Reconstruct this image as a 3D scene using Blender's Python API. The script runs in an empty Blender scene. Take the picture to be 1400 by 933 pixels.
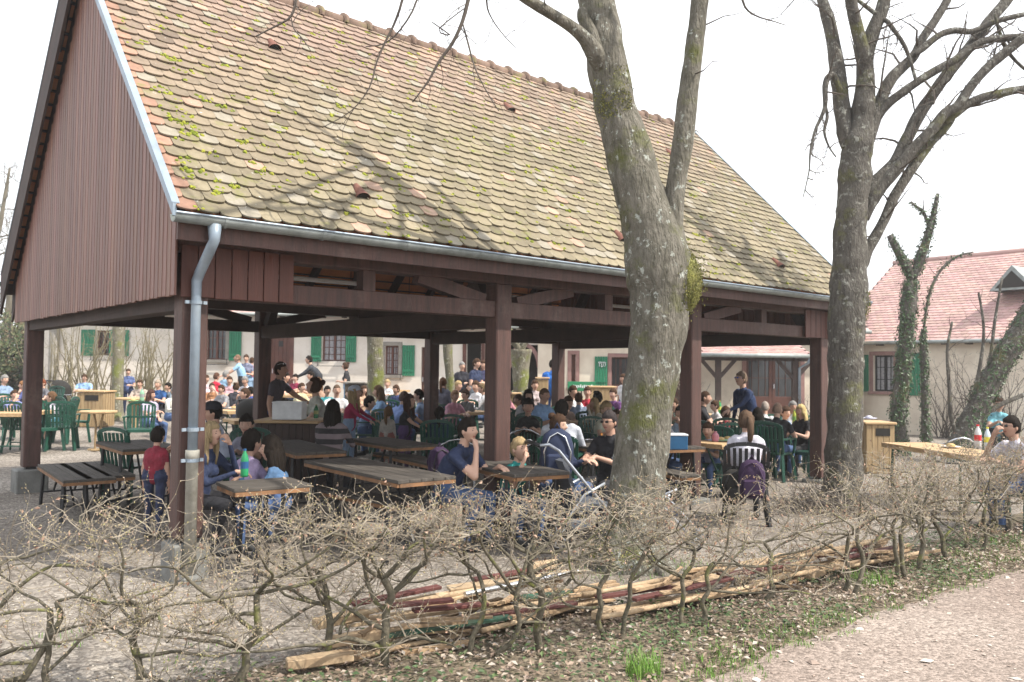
import bpy, bmesh, math, random
import numpy as np
from mathutils import Vector, Matrix, noise
R = math.radians
SC = bpy.context.scene
COL = SC.collection
rnd = random.Random(7)

# ---------------------------------------------------------------- camera
F, HOR, ROLL, CH = 1138.6, 505.6, R(0.69), 1.7        # focal length in photo pixels, horizon row, roll, eye height
PITCH = math.atan((HOR - 466.5) / F)
_R0, _F0 = Vector((1, 0, 0)), Vector((0, math.cos(PITCH), math.sin(PITCH)))
_U0 = _R0.cross(_F0)
RT = _R0 * math.cos(ROLL) + _U0 * math.sin(ROLL)
UP = -_R0 * math.sin(ROLL) + _U0 * math.cos(ROLL)
cam_d = bpy.data.cameras.new('camera'); cam = bpy.data.objects.new('camera', cam_d); COL.objects.link(cam)
cam.matrix_world = Matrix(((RT.x, UP.x, -_F0.x, 0), (RT.y, UP.y, -_F0.y, 0), (RT.z, UP.z, -_F0.z, CH), (0, 0, 0, 1)))
cam_d.sensor_width = 36; cam_d.lens = F / 1400 * 36
cam_d.clip_end = 3000; cam_d.clip_start = 0.05
cam_d.dof.use_dof = True; cam_d.dof.focus_distance = 6.0; cam_d.dof.aperture_fstop = 4.0
SC.camera = cam

def ray(px, py):
    return _F0 + RT * ((px - 700) / F) - UP * ((py - 466.5) / F)
def at(px, py, Y):                      # the world point seen at photo pixel px,py at depth Y
    d = ray(px, py)
    return Vector((0, 0, CH)) + d * (Y / d.y)
def gh(x, y):                           # height of the yard: falls gently to the right, rises to the left, far back
    k = min(max(y - 11.0, 0.0), 17.0)
    v = -0.0017 * (x - 4.5) * k
    return max(-0.42, min(0.5, v))
def gpt(px, py):                        # ground point under a photo pixel
    d = ray(px, py); p = None; z = 0.0
    for _ in range(6):
        k = (z - CH) / d.z; p = Vector((d.x * k, d.y * k, z)); z = gh(p.x, p.y)
    return p
def at_x(px, Y, z=None):                # stands at depth Y in the pixel column px
    p = at(px, 560, Y); zz = gh(p.x, Y) if z is None else z
    return Vector((p.x, Y, zz))

# ---------------------------------------------------------------- tagging
def tag(o, label=None, cat=None, group=None, kind=None):
    if label: o['label'] = label
    if cat: o['category'] = cat
    if group: o['group'] = group
    if kind: o['kind'] = kind
    return o
def thing(name, label, cat, loc=(0, 0, 0), rz=0, group=None):
    o = bpy.data.objects.new(name, None); COL.objects.link(o)
    o.location = loc; o.rotation_euler = (0, 0, rz); o.empty_display_size = .2
    return tag(o, label, cat, group)
def copy_tree(o, parent=None):
    c = o.copy(); COL.objects.link(c); c.parent = parent
    for ch in o.children: copy_tree(ch, c)
    return c

# ---------------------------------------------------------------- mesh builder
class MB:
    def __init__(s): s.v = []; s.f = []; s.m = []; s.c = []; s.mi = 0; s.col = (1., 1., 1.); s.sm = []; s.smooth = False
    def add(s, vs, fs):
        n = len(s.v); s.v.extend([tuple(v) for v in vs])
        for f in fs:
            s.f.append(tuple(i + n for i in f)); s.m.append(s.mi); s.c.append(s.col); s.sm.append(s.smooth)
        return s
    def quadbox(s, p):                  # eight corners: bottom ring then top ring
        return s.add(p, [(3, 2, 1, 0), (4, 5, 6, 7), (0, 1, 5, 4), (1, 2, 6, 5), (2, 3, 7, 6), (3, 0, 4, 7)])
    def box(s, c, d, M=None, bev=0.0):
        x, y, z = d[0] / 2, d[1] / 2, d[2] / 2; c = Vector(c)
        if bev > 0:
            b = min(bev, x * .9, y * .9, z * .9); vs = []; 
            bm = bmesh.new(); bmesh.ops.create_cube(bm, size=1)
            for v in bm.verts: v.co = Vector((v.co.x * 2 * x, v.co.y * 2 * y, v.co.z * 2 * z))
            bmesh.ops.bevel(bm, geom=bm.edges[:], offset=b, segments=1, affect='EDGES')
            vs = [v.co + c for v in bm.verts]; fs = [[v.index for v in f.verts] for f in bm.faces]; bm.free()
        else:
            vs = [c + Vector(q) for q in ((-x, -y, -z), (x, -y, -z), (x, y, -z), (-x, y, -z), (-x, -y, z), (x, -y, z), (x, y, z), (-x, y, z))]
            fs = [(3, 2, 1, 0), (4, 5, 6, 7), (0, 1, 5, 4), (1, 2, 6, 5), (2, 3, 7, 6), (3, 0, 4, 7)]
        if M is not None: vs = [M @ v for v in vs]
        return s.add(vs, fs)
    def beam(s, a, b, w, h, up=(0, 0, 1), bev=0.0):   # a bar from a to b, w sideways, h along up
        a = Vector(a); b = Vector(b); d = b - a; L = d.length
        if L < 1e-6: return s
        z = d / L; x = z.cross(Vector(up))
        if x.length < 1e-4: x = z.cross(Vector((1, 0, 0)))
        x.normalize(); y = x.cross(z)
        M = Matrix(((x.x, y.x, z.x, 0), (x.y, y.y, z.y, 0), (x.z, y.z, z.z, 0), (0, 0, 0, 1)))
        M.translation = (a + b) / 2
        return s.box((0, 0, 0), (w, h, L), M, bev)
    def tube(s, pts, rad, n=8, cap=True, jit=0.0, squash=None):
        pts = [Vector(p) for p in pts]
        if not hasattr(rad, '__len__'): rad = [rad] * len(pts)
        vs = []; fs = []; ref = None
        for i, p in enumerate(pts):
            d = (pts[min(i + 1, len(pts) - 1)] - pts[max(i - 1, 0)])
            if d.length < 1e-9: d = Vector((0, 0, 1))
            d.normalize()
            if ref is None:
                ref = Vector((0, 0, 1)) if abs(d.z) < .9 else Vector((1, 0, 0))
            a = (ref - d * ref.dot(d))
            if a.length < 1e-5: a = d.orthogonal()
            a.normalize(); ref = a; b = d.cross(a)
            for k in range(n):
                t = 2 * math.pi * k / n; r = rad[i]
                if jit: r *= 1 + jit * noise.noise(Vector((math.cos(t) * 1.3, math.sin(t) * 1.3, 0)) + p * 3.1)
                vs.append(p + a * (math.cos(t) * r) + b * (math.sin(t) * r))
        for i in range(len(pts) - 1):
            for k in range(n):
                k2 = (k + 1) % n
                fs.append((i * n + k, i * n + k2, (i + 1) * n + k2, (i + 1) * n + k))
        if cap:
            fs.append(tuple(range(n - 1, -1, -1))); fs.append(tuple((len(pts) - 1) * n + k for k in range(n)))
        return s.add(vs, fs)
    def lathe(s, prof, c=(0, 0, 0), n=12, M=None):     # prof: list of (radius, z)
        c = Vector(c); vs = []; fs = []
        for r, z in prof:
            for k in range(n):
                t = 2 * math.pi * k / n; v = c + Vector((r * math.cos(t), r * math.sin(t), z))
                vs.append(M @ v if M is not None else v)
        for i in range(len(prof) - 1):
            for k in range(n):
                k2 = (k + 1) % n; fs.append((i * n + k, i * n + k2, (i + 1) * n + k2, (i + 1) * n + k))
        fs.append(tuple(range(n - 1, -1, -1))); fs.append(tuple((len(prof) - 1) * n + k for k in range(n)))
        return s.add(vs, fs)
    def prism(s, poly, a, b):           # polygon of 2d points lifted by functions a,b (2d -> 3d)
        n = len(poly); vs = [a(q) for q in poly] + [b(q) for q in poly]
        fs = [tuple(range(n - 1, -1, -1)), tuple(range(n, 2 * n))] + [(i, (i + 1) % n, n + (i + 1) % n, n + i) for i in range(n)]
        return s.add(vs, fs)
    def build(s, name, mats, parent=None, smooth=None, attr=False):
        me = bpy.data.meshes.new(name); me.from_pydata(s.v, [], s.f)
        if not isinstance(mats, (list, tuple)): mats = [mats]
        for m in mats: me.materials.append(m)
        if len(mats) > 1: me.polygons.foreach_set('material_index', [min(i, len(mats) - 1) for i in s.m])
        sm = s.sm if smooth is None else [smooth] * len(s.f)
        me.polygons.foreach_set('use_smooth', sm)
        if attr:
            a = me.attributes.new('tint', 'FLOAT_COLOR', 'FACE')
            a.data.foreach_set('color', [q for c in s.c for q in (c[0], c[1], c[2], 1.0)])
        me.update(); me.validate()
        o = bpy.data.objects.new(name, me); COL.objects.link(o)
        if parent is not None: o.parent = parent
        return o

# ---------------------------------------------------------------- materials
def new_mat(name):
    m = bpy.data.materials.new(name); m.use_nodes = True; nt = m.node_tree
    b = nt.nodes['Principled BSDF']; return m, nt, b
def N(nt, t, **k):
    n = nt.nodes.new(t)
    for a, v in k.items(): setattr(n, a, v)
    return n
def mat(name, col, rough=.7, var=.18, scale=6., bump=.15, bscale=None, metal=0., col2=None, stretch=(1, 1, 1), tint=False, spec=.4, detail=6., bdist=.01, space='Object', thr=None):
    """colour varied by noise towards col2 (or darker), with a fine bump"""
    m, nt, b = new_mat(name); L = nt.links.new
    tc = N(nt, 'ShaderNodeTexCoord'); mp = N(nt, 'ShaderNodeMapping'); mp.inputs['Scale'].default_value = stretch
    L(tc.outputs[space], mp.inputs[0])
    n1 = N(nt, 'ShaderNodeTexNoise'); n1.inputs['Scale'].default_value = scale; n1.inputs['Detail'].default_value = detail; n1.inputs['Roughness'].default_value = .62
    L(mp.outputs[0], n1.inputs[0])
    rp = N(nt, 'ShaderNodeValToRGB'); c2 = col2 or tuple(c * (1 - var * 2) for c in col)
    lo, hi = thr or (.32, .68)
    rp.color_ramp.elements[0].position = lo; rp.color_ramp.elements[1].position = hi
    rp.color_ramp.elements[0].color = (*c2, 1); rp.color_ramp.elements[1].color = (*col, 1)
    L(n1.outputs[0], rp.inputs[0]); out = rp.outputs[0]
    if tint:
        at_ = N(nt, 'ShaderNodeAttribute', attribute_name='tint'); mx = N(nt, 'ShaderNodeMix', data_type='RGBA', blend_type='MULTIPLY'); mx.inputs[0].default_value = 1
        L(out, mx.inputs[6]); L(at_.outputs['Color'], mx.inputs[7]); out = mx.outputs[2]
    L(out, b.inputs['Base Color'])
    b.inputs['Roughness'].default_value = rough; b.inputs['Metallic'].default_value = metal; b.inputs['Specular IOR Level'].default_value = spec
    if bump:
        n2 = N(nt, 'ShaderNodeTexNoise'); n2.inputs['Scale'].default_value = bscale or scale * 6; n2.inputs['Detail'].default_value = 4
        L(mp.outputs[0], n2.inputs[0]); bp = N(nt, 'ShaderNodeBump'); bp.inputs['Strength'].default_value = bump; bp.inputs['Distance'].default_value = bdist
        L(n2.outputs[0], bp.inputs['Height']); L(bp.outputs[0], b.inputs['Normal'])
    return m
def flat(name, col, rough=.75, **k):
    return mat(name, col, rough, var=.1, scale=9, bump=.08, **k)
def add_patches(m, col, scale=3., lo=.55, hi=.62, detail=5., rough=None, z=None, seed=0):
    """lays patches of another colour (moss, lichen, dirt) over a material's base colour"""
    nt = m.node_tree; b = nt.nodes['Principled BSDF']; L = nt.links.new
    src = b.inputs['Base Color'].links[0].from_socket
    tc = N(nt, 'ShaderNodeTexCoord'); mp = N(nt, 'ShaderNodeMapping'); mp.inputs['Location'].default_value = (seed, seed * .7, seed * 1.3); L(tc.outputs['Object'], mp.inputs[0])
    n = N(nt, 'ShaderNodeTexNoise'); n.inputs['Scale'].default_value = scale; n.inputs['Detail'].default_value = detail; n.inputs['Roughness'].default_value = .7; L(mp.outputs[0], n.inputs[0])
    r = N(nt, 'ShaderNodeValToRGB'); r.color_ramp.elements[0].position = lo; r.color_ramp.elements[1].position = hi; L(n.outputs[0], r.inputs[0])
    mx = N(nt, 'ShaderNodeMix', data_type='RGBA'); L(r.outputs[0], mx.inputs[0]); L(src, mx.inputs[6]); mx.inputs[7].default_value = (*col, 1); L(mx.outputs[2], b.inputs['Base Color'])
    return m

M = {}
M['plank'] = mat('stained_planks', (.2, .102, .074), .5, scale=2.2, col2=(.145, .07, .052), stretch=(7, 7, .5), tint=True, bump=.25, bscale=14, spec=.35)
M['plank_red'] = mat('red_stained_planks', (.115, .04, .028), .55, scale=2.2, col2=(.07, .027, .02), stretch=(7, 7, .5), tint=True, bump=.25, bscale=14)
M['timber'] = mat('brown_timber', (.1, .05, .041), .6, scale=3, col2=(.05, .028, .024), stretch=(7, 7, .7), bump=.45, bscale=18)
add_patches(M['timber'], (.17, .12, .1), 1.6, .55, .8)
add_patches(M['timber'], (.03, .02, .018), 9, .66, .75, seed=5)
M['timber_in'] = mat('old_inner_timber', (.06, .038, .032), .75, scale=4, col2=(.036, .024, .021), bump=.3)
M['lath'] = mat('orange_tile_underside', (.58, .24, .1), .8, scale=4, col2=(.42, .16, .07), bump=.2)
M['zinc'] = mat('zinc', (.29, .35, .42), .45, scale=5, col2=(.21, .26, .31), bump=.08, metal=.25)
add_patches(M['zinc'], (.24, .27, .29), 4, .5, .75)
M['zinc_dull'] = mat('weathered_zinc', (.3, .33, .33), .5, scale=8, col2=(.18, .2, .19), bump=.08, metal=.25)
M['castpipe'] = mat('pale_cast_iron', (.34, .33, .29), .7, scale=9, col2=(.2, .19, .16), bump=.2)
M['concrete'] = mat('concrete', (.2, .2, .19), .9, scale=6, col2=(.12, .12, .11), bump=.5, bscale=50)
M['gravel'] = None
M['plaster'] = mat('cream_plaster', (.72, .67, .61), .95, scale=1.2, col2=(.6, .54, .47), bump=.3, bscale=40)
M['plaster_y'] = mat('yellow_plaster', (.7, .63, .52), .95, scale=1.5, col2=(.56, .48, .39), bump=.3, bscale=40)
add_patches(M['plaster'], (.5, .44, .37), .9, .56, .75, seed=3)
add_patches(M['plaster_y'], (.48, .41, .33), .8, .56, .75, seed=6)
M['green'] = mat('green_paint', (.018, .2, .1), .5, scale=4, col2=(.012, .13, .07), bump=.1, stretch=(6, 6, .6))
M['redbrown'] = mat('red_brown_paint', (.13, .05, .035), .55, scale=4, col2=(.08, .03, .022), bump=.15)
M['pinkstone'] = mat('pink_sandstone', (.32, .19, .17), .9, scale=5, col2=(.24, .14, .13), bump=.3)
M['greystone'] = mat('grey_stone', (.3, .28, .25), .9, scale=5, bump=.4)
M['glass'] = mat('dark_window_glass', (.035, .04, .045), .12, scale=2, bump=0, spec=.7)
M['lace'] = mat('lace_curtain', (.42, .42, .44), .9, scale=20, col2=(.2, .2, .22), bump=0)
M['dark'] = flat('dark_interior', (.02, .018, .016), .9)
M['black'] = flat('black_metal', (.018, .018, .02), .45)
M['chrome'] = flat('bright_metal', (.62, .64, .67), .25, metal=.9)
M['white'] = flat('white_plastic', (.72, .74, .76), .5)
M['greenplastic'] = mat('green_garden_plastic', (.014, .07, .048), .38, var=.1, scale=5, bump=.05)
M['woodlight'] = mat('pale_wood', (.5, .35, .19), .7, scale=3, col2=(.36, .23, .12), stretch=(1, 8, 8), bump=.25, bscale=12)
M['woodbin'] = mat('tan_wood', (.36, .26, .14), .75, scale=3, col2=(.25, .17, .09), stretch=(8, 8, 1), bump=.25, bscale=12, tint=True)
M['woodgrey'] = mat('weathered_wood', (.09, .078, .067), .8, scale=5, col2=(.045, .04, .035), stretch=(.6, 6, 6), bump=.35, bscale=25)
M['woodedge'] = mat('orange_wood_edge', (.3, .15, .065), .7, scale=7, col2=(.12, .07, .04), bump=.2)
M['timbernew'] = mat('peeled_pole', (.5, .39, .26), .85, scale=9, col2=(.27, .19, .12), bump=.35, bscale=22, tint=True)
M['maroon'] = mat('maroon_board', (.14, .045, .04), .7, scale=5, col2=(.08, .03, .028), bump=.3, tint=True)
# ================================================================ light and sky
w = bpy.data.worlds.new('World'); SC.world = w; w.use_nodes = True
nt = w.node_tree; bg = nt.nodes['Background']
sky = nt.nodes.new('ShaderNodeTexSky'); sky.sky_type = 'NISHITA'; sky.sun_disc = False
SUN_EL = R(50); SUN_V = Vector((1.0, -0.42, 0)).normalized()
sky.sun_elevation = SUN_EL; sky.sun_rotation = math.atan2(SUN_V.x, SUN_V.y)
sky.air_density = 1.0; sky.dust_density = 4.0; sky.ozone_density = .6; sky.altitude = 200
# thin bright cloud over the whole sky
tcw = nt.nodes.new('ShaderNodeTexCoord'); nz = nt.nodes.new('ShaderNodeTexNoise'); nz.inputs['Scale'].default_value = 1.6; nz.inputs['Detail'].default_value = 7
nt.links.new(tcw.outputs['Generated'], nz.inputs[0]); rw = nt.nodes.new('ShaderNodeValToRGB'); rw.color_ramp.elements[0].position = .3; rw.color_ramp.elements[1].position = .62
rw.color_ramp.elements[0].color = (.72, .72, .72, 1); rw.color_ramp.elements[1].color = (.97, .97, .97, 1); nt.links.new(nz.outputs[0], rw.inputs[0])
mw = nt.nodes.new('ShaderNodeMix'); mw.data_type = 'RGBA'; nt.links.new(rw.outputs[0], mw.inputs[0]); nt.links.new(sky.outputs[0], mw.inputs[6]); mw.inputs[7].default_value = (5.7, 5.85, 6.05, 1)
nt.links.new(mw.outputs[2], bg.inputs[0]); bg.inputs[1].default_value = .15
sd = bpy.data.lights.new('sun', 'SUN'); sd.energy = 3.5; sd.angle = R(.6); sd.color = (1, .94, .84)
so = bpy.data.objects.new('sun', sd); COL.objects.link(so)
to_sun = Vector((SUN_V.x * math.cos(SUN_EL), SUN_V.y * math.cos(SUN_EL), math.sin(SUN_EL)))
so.rotation_euler = to_sun.to_track_quat('Z', 'Y').to_euler()
so.location = (12, -3, 20)
SC.view_settings.view_transform = 'Standard'; SC.view_settings.look = 'None'; SC.view_settings.gamma = 1
SC.view_settings.exposure = 1.05
SC.render.engine = 'CYCLES'; SC.cycles.max_bounces = 6; SC.cycles.use_denoising = True

# ================================================================ ground
def ground_mat(name, ca, cb, cc, peb=38., bump=.6):
    m, nt, b = new_mat(name); L = nt.links.new
    tc = N(nt, 'ShaderNodeTexCoord')
    v = N(nt, 'ShaderNodeTexVoronoi'); v.inputs['Scale'].default_value = peb; L(tc.outputs['Object'], v.inputs[0])
    big = N(nt, 'ShaderNodeTexNoise'); big.inputs['Scale'].default_value = .55; big.inputs['Detail'].default_value = 8; L(tc.outputs['Object'], big.inputs[0])
    fine = N(nt, 'ShaderNodeTexNoise'); fine.inputs['Scale'].default_value = 14; fine.inputs['Detail'].default_value = 8; fine.inputs['Roughness'].default_value = .75; L(tc.outputs['Object'], fine.inputs[0])
    r1 = N(nt, 'ShaderNodeValToRGB'); r1.color_ramp.elements[0].position = .35; r1.color_ramp.elements[1].position = .65
    r1.color_ramp.elements[0].color = (*ca, 1); r1.color_ramp.elements[1].color = (*cb, 1); L(big.outputs[0], r1.inputs[0])
    sep = N(nt, 'ShaderNodeSeparateColor'); L(v.outputs['Color'], sep.inputs[0])
    r2 = N(nt, 'ShaderNodeValToRGB'); r2.color_ramp.elements[0].position = .0; r2.color_ramp.elements[1].position = 1
    r2.color_ramp.elements[0].color = (.42, .4, .38, 1); r2.color_ramp.elements[1].color = (1.45, 1.42, 1.4, 1); L(sep.outputs[0], r2.inputs[0])
    mx = N(nt, 'ShaderNodeMix', data_type='RGBA', blend_type='MULTIPLY'); mx.inputs[0].default_value = .85; L(r1.outputs[0], mx.inputs[6]); L(r2.outputs[0], mx.inputs[7])
    r3 = N(nt, 'ShaderNodeValToRGB'); r3.color_ramp.elements[0].position = .5; r3.color_ramp.elements[1].position = .7; L(fine.outputs[0], r3.inputs[0])
    mx2 = N(nt, 'ShaderNodeMix', data_type='RGBA'); L(r3.outputs[0], mx2.inputs[0]); L(mx.outputs[2], mx2.inputs[6]); mx2.inputs[7].default_value = (*cc, 1)
    L(mx2.outputs[2], b.inputs['Base Color']); b.inputs['Roughness'].default_value = .95; b.inputs['Specular IOR Level'].default_value = .2
    ad = N(nt, 'ShaderNodeMath', operation='MULTIPLY_ADD'); L(v.outputs['Distance'], ad.inputs[0]); ad.inputs[1].default_value = -1.; L(fine.outputs[0], ad.inputs[2])
    bp = N(nt, 'ShaderNodeBump'); bp.inputs['Strength'].default_value = bump; bp.inputs['Distance'].default_value = .02; L(ad.outputs[0], bp.inputs['Height']); L(bp.outputs[0], b.inputs['Normal'])
    return m
M['gravel'] = ground_mat('yard_gravel', (.165, .145, .125), (.29, .265, .235), (.12, .1, .085))
M['pathmat'] = ground_mat('packed_path', (.23, .185, .16), (.3, .255, .225), (.18, .145, .122), 60., .35)
M['litter'] = ground_mat('leaf_litter_soil', (.15, .125, .09), (.23, .19, .145), (.09, .09, .05), 30., .9)

def grid_sheet(name, xs, ys, m, dz=0.0, inside=None):
    b = MB(); idx = {}
    for j, y in enumerate(ys):
        for i, x in enumerate(xs):
            idx[i, j] = len(b.v); b.v.append((x, y, gh(x, y) + dz + (.012 * noise.noise(Vector((x * 1.3, y * 1.3, 0))) if abs(x) < 40 and y < 40 else 0)))
    for j in range(len(ys) - 1):
        for i in range(len(xs) - 1):
            if inside and not inside((xs[i] + xs[i + 1]) / 2, (ys[j] + ys[j + 1]) / 2): continue
            b.f.append((idx[i, j], idx[i + 1, j], idx[i + 1, j + 1], idx[i, j + 1])); b.m.append(0); b.c.append((1, 1, 1)); b.sm.append(True)
    return tag(b.build(name, m), kind='structure')
def axis(stops):
    out = []
    for a, b_, st in stops:
        n = max(1, round((b_ - a) / st)); out += [a + (b_ - a) * i / n for i in range(n)]
    return out + [stops[-1][1]]
xs = axis([(-900, -40, 120), (-40, -12, 2), (-12, 12, .4), (12, 40, 2), (40, 900, 120)])
ys = axis([(-60, -4, 8), (-4, 34, .5), (34, 60, 4), (60, 1500, 140)])
grid_sheet('ground', xs, ys, M['gravel'])

def path_edge(x):                        # y of the path's far edge at x (wavy)
    pts = [(-6, 1.6), (-1, 2.8), (.5, 4.1), (1.04, 4.56), (1.79, 5.23), (2.63, 5.95), (3.5, 6.6), (4.56, 7.35), (6, 8.4), (9, 10.6), (14, 13)]
    for (a, b_), (c, d_) in zip(pts, pts[1:]):
        if a <= x <= c:
            return b_ + (d_ - b_) * (x - a) / (c - a) + .12 * noise.noise(Vector((x * 2.1, 0, 0))) + .05 * noise.noise(Vector((x * 7, 3, 0)))
    return 13 if x > 14 else 1.0
def verge_edge(x):                       # y of the verge's far edge at x
    pts = [(-6, 3.0), (-2.5, 3.6), (-1.9, 4.3), (-1.2, 5.0), (-.3, 5.45), (.6, 5.95), (1.6, 6.5), (2.7, 7.3), (3.9, 8.2), (5.2, 9.4), (7, 10.9), (10, 13), (14, 16)]
    for (a, b_), (c, d_) in zip(pts, pts[1:]):
        if a <= x <= c:
            return b_ + (d_ - b_) * (x - a) / (c - a) + .25 * noise.noise(Vector((x * 1.7, 5, 0))) + .08 * noise.noise(Vector((x * 6, 8, 0)))
    return 16 if x > 14 else 2.0
fx = axis([(-6, 14, .06)])
def strip(name, lo, hi, m, dz, seg):
    b = MB(); n = seg
    for x in fx:
        a, c = lo(x), hi(x)
        for k in range(n + 1):
            y = a + (c - a) * k / n; e = (k == n or k == 0) and name != 'path'
            b.v.append((x, y, gh(x, y) + dz + .012 * noise.noise(Vector((x * 1.3, y * 1.3, 0)))))
    for i in range(len(fx) - 1):
        for k in range(n):
            q = i * (n + 1) + k; b.f.append((q, q + n + 1, q + n + 2, q + 1)); b.m.append(0); b.c.append((1, 1, 1)); b.sm.append(True)
    return tag(b.build(name, m), kind='structure')
strip('verge', lambda x: path_edge(x) - .15, verge_edge, M['litter'], .012, 12)
strip('path', lambda x: path_edge(x) - 6, path_edge, M['pathmat'], .02, 30)

# stones and chips on the yard, one uncountable mass
cg = [(.3, .27, .24), (.42, .38, .33), (.2, .17, .15), (.5, .46, .4), (.26, .2, .15)]
b = MB(); r = random.Random(3)
for _ in range(9000):
    y = 3.9 + 7.5 * r.random() ** 1.6; x = r.uniform(-.62, .62) * y * 1.1
    if y < verge_edge(x): 
        if r.random() < .8: continue
    s = r.uniform(.004, .013); h = s * r.uniform(.4, .8); t = r.uniform(0, 6.28); z = gh(x, y) + .002
    c, q = math.cos(t) * s, math.sin(t) * s; k = r.uniform(.5, 1)
    b.col = r.choice(cg)
    b.add([(x + c, y + q, z), (x - q * k, y + c * k, z), (x - c, y - q, z), (x + q * k, y - c * k, z), (x + c * .2, y, z + h)], [(0, 1, 4), (1, 2, 4), (2, 3, 4), (3, 0, 4)])
M['stones'] = mat('loose_stones', (1, 1, 1), .9, var=.1, tint=True, bump=0)
tag(b.build('yard_stones', M['stones'], attr=True), 'small loose stones and chips strewn over the gravel yard', 'gravel', kind='stuff')
b = MB()
for _ in range(1500):
    y = 3.6 + 5 * r.random(); x = r.uniform(.5, 6)
    if y > path_edge(x) - .05: continue
    s = r.uniform(.004, .02) if r.random() < .93 else r.uniform(.02, .05); h = s * r.uniform(.1, .35); t = r.uniform(0, 6.28); z = gh(x, y) + .024
    c, q = math.cos(t) * s, math.sin(t) * s; k = r.uniform(.4, 1); b.col = r.choice([(.5, .44, .38), (.58, .52, .46), (.4, .33, .28), (.3, .23, .19)])
    b.add([(x + c, y + q, z), (x - q * k, y + c * k, z), (x - c, y - q, z), (x + q * k, y - c * k, z), (x + c * .4, y, z + h), (x - c * .3, y, z + h)], [(0, 1, 4), (1, 5, 4), (1, 2, 5), (2, 3, 5), (3, 4, 5), (3, 0, 4)])
tag(b.build('path_stones', M['stones'], attr=True), 'pale flakes of stone bedded in the pink path', 'gravel', kind='stuff')

# leaf litter, ivy leaves and grass of the verge
def leaf(b, p, s, nrm, t, fold=.25):
    nrm = nrm.normalized(); a = nrm.orthogonal().normalized(); a = Matrix.Rotation(t, 3, nrm) @ a; c = nrm.cross(a)
    b.add([p - a * s, p - c * s * .55 + nrm * s * fold, p + a * s, p + c * s * .55 + nrm * s * fold], [(0, 1, 2), (0, 2, 3)])
M['leafmix'] = mat('mixed_leaves', (1, 1, 1), .6, var=.1, tint=True, bump=0, spec=.3)
dry = [(.26, .19, .14), (.33, .25, .19), (.2, .14, .1), (.38, .32, .26), (.25, .19, .155), (.42, .37, .32), (.18, .13, .1)]
grn = [(.06, .1, .04), (.08, .13, .05), (.05, .075, .035), (.11, .16, .06), (.1, .12, .06)]
b = MB(); g = MB()
for _ in range(22000):
    x = r.uniform(-3, 7.5); lo, hi = path_edge(x) - .1, verge_edge(x) + .25
    y = lo + (hi - lo) * r.random() ** .85
    if y < 3.7 or y > 9.5: continue
    e = noise.noise(Vector((x * 1.5, y * 1.5, 2)))
    if (y > hi - .3 or y < lo + .12) and r.random() < .6: continue
    nn = Vector((r.uniform(-.6, .6), r.uniform(-.6, .6), 1)); z = gh(x, y) + .02 + abs(r.gauss(0, .018))
    isg = r.random() < (.26 + e * .9)
    tgt = g if isg else b; tgt.col = r.choice(grn if isg else dry)
    if isg: z += r.uniform(0, .05)
    leaf(tgt, Vector((x, y, z)), r.uniform(.009, .026), nn, r.uniform(0, 6.28))
tag(b.build('leaf_litter', M['leafmix'], attr=True), 'dry brown leaves covering the strip under the hedge', 'leaf litter', kind='stuff')
tag(g.build('ground_ivy', M['leafmix'], attr=True), 'low green weeds and ivy leaves under the hedge', 'ground cover', kind='stuff')
M['grass'] = mat('grass_blades', (1, 1, 1), .6, var=.1, tint=True, bump=0)
b = MB()
def tuft(x, y, n, rad, h, cols):
    for _ in range(n):
        a = r.uniform(0, 6.28); q = rad * math.sqrt(r.random()); px, py = x + math.cos(a) * q, y + math.sin(a) * q
        hh = h * r.uniform(.5, 1.1); la, ll = r.uniform(0, 6.28), hh * r.uniform(.1, .6); w_ = .0025; z = gh(px, py) + .01
        dx, dy = math.cos(la), math.sin(la); b.col = r.choice(cols)
        b.add([(px - dy * w_, py + dx * w_, z), (px + dy * w_, py - dx * w_, z), (px + dx * ll * .4 + dy * w_ * .7, py + dy * ll * .4 - dx * w_ * .7, z + hh * .6), (px + dx * ll * .4 - dy * w_ * .7, py + dy * ll * .4 + dx * w_ * .7, z + hh * .6), (px + dx * ll, py + dy * ll, z + hh)], [(0, 1, 2, 3), (3, 2, 4)])
gc = [(.12, .26, .03), (.17, .33, .05), (.09, .2, .03), (.22, .34, .08)]
for px, py, n, rad, h in [(880, 925, 200, .1, .13), (1190, 800, 240, .2, .1), (1130, 850, 90, .2, .06), (1380, 745, 260, .35, .07), (1330, 765, 180, .3, .06), (1290, 775, 120, .3, .05), (905, 770, 160, .35, .05), (840, 785, 150, .4, .05), (1060, 870, 130, .25, .05), (1010, 900, 130, .2, .05), (960, 780, 90, .3, .04), (860, 900, 60, .2, .05), (720, 850, 40, .3, .05), (80, 880, 60, .2, .04), (290, 900, 70, .3, .04), (1000, 925, 150, .2, .05), (1130, 680, 60, .3, .06)]:
    q = gpt(px, py); tuft(q.x, q.y, n, rad, h, gc)
for _ in range(450):
    x = r.uniform(.5, 7); y = path_edge(x) + r.uniform(-.12, .35) + (r.random() < .2) * .5
    tuft(x, y, 6, .04, .045, gc)
tag(b.build('grass', M['grass'], attr=True), 'tufts of fresh green grass along the path edge', 'grass', kind='stuff')

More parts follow.
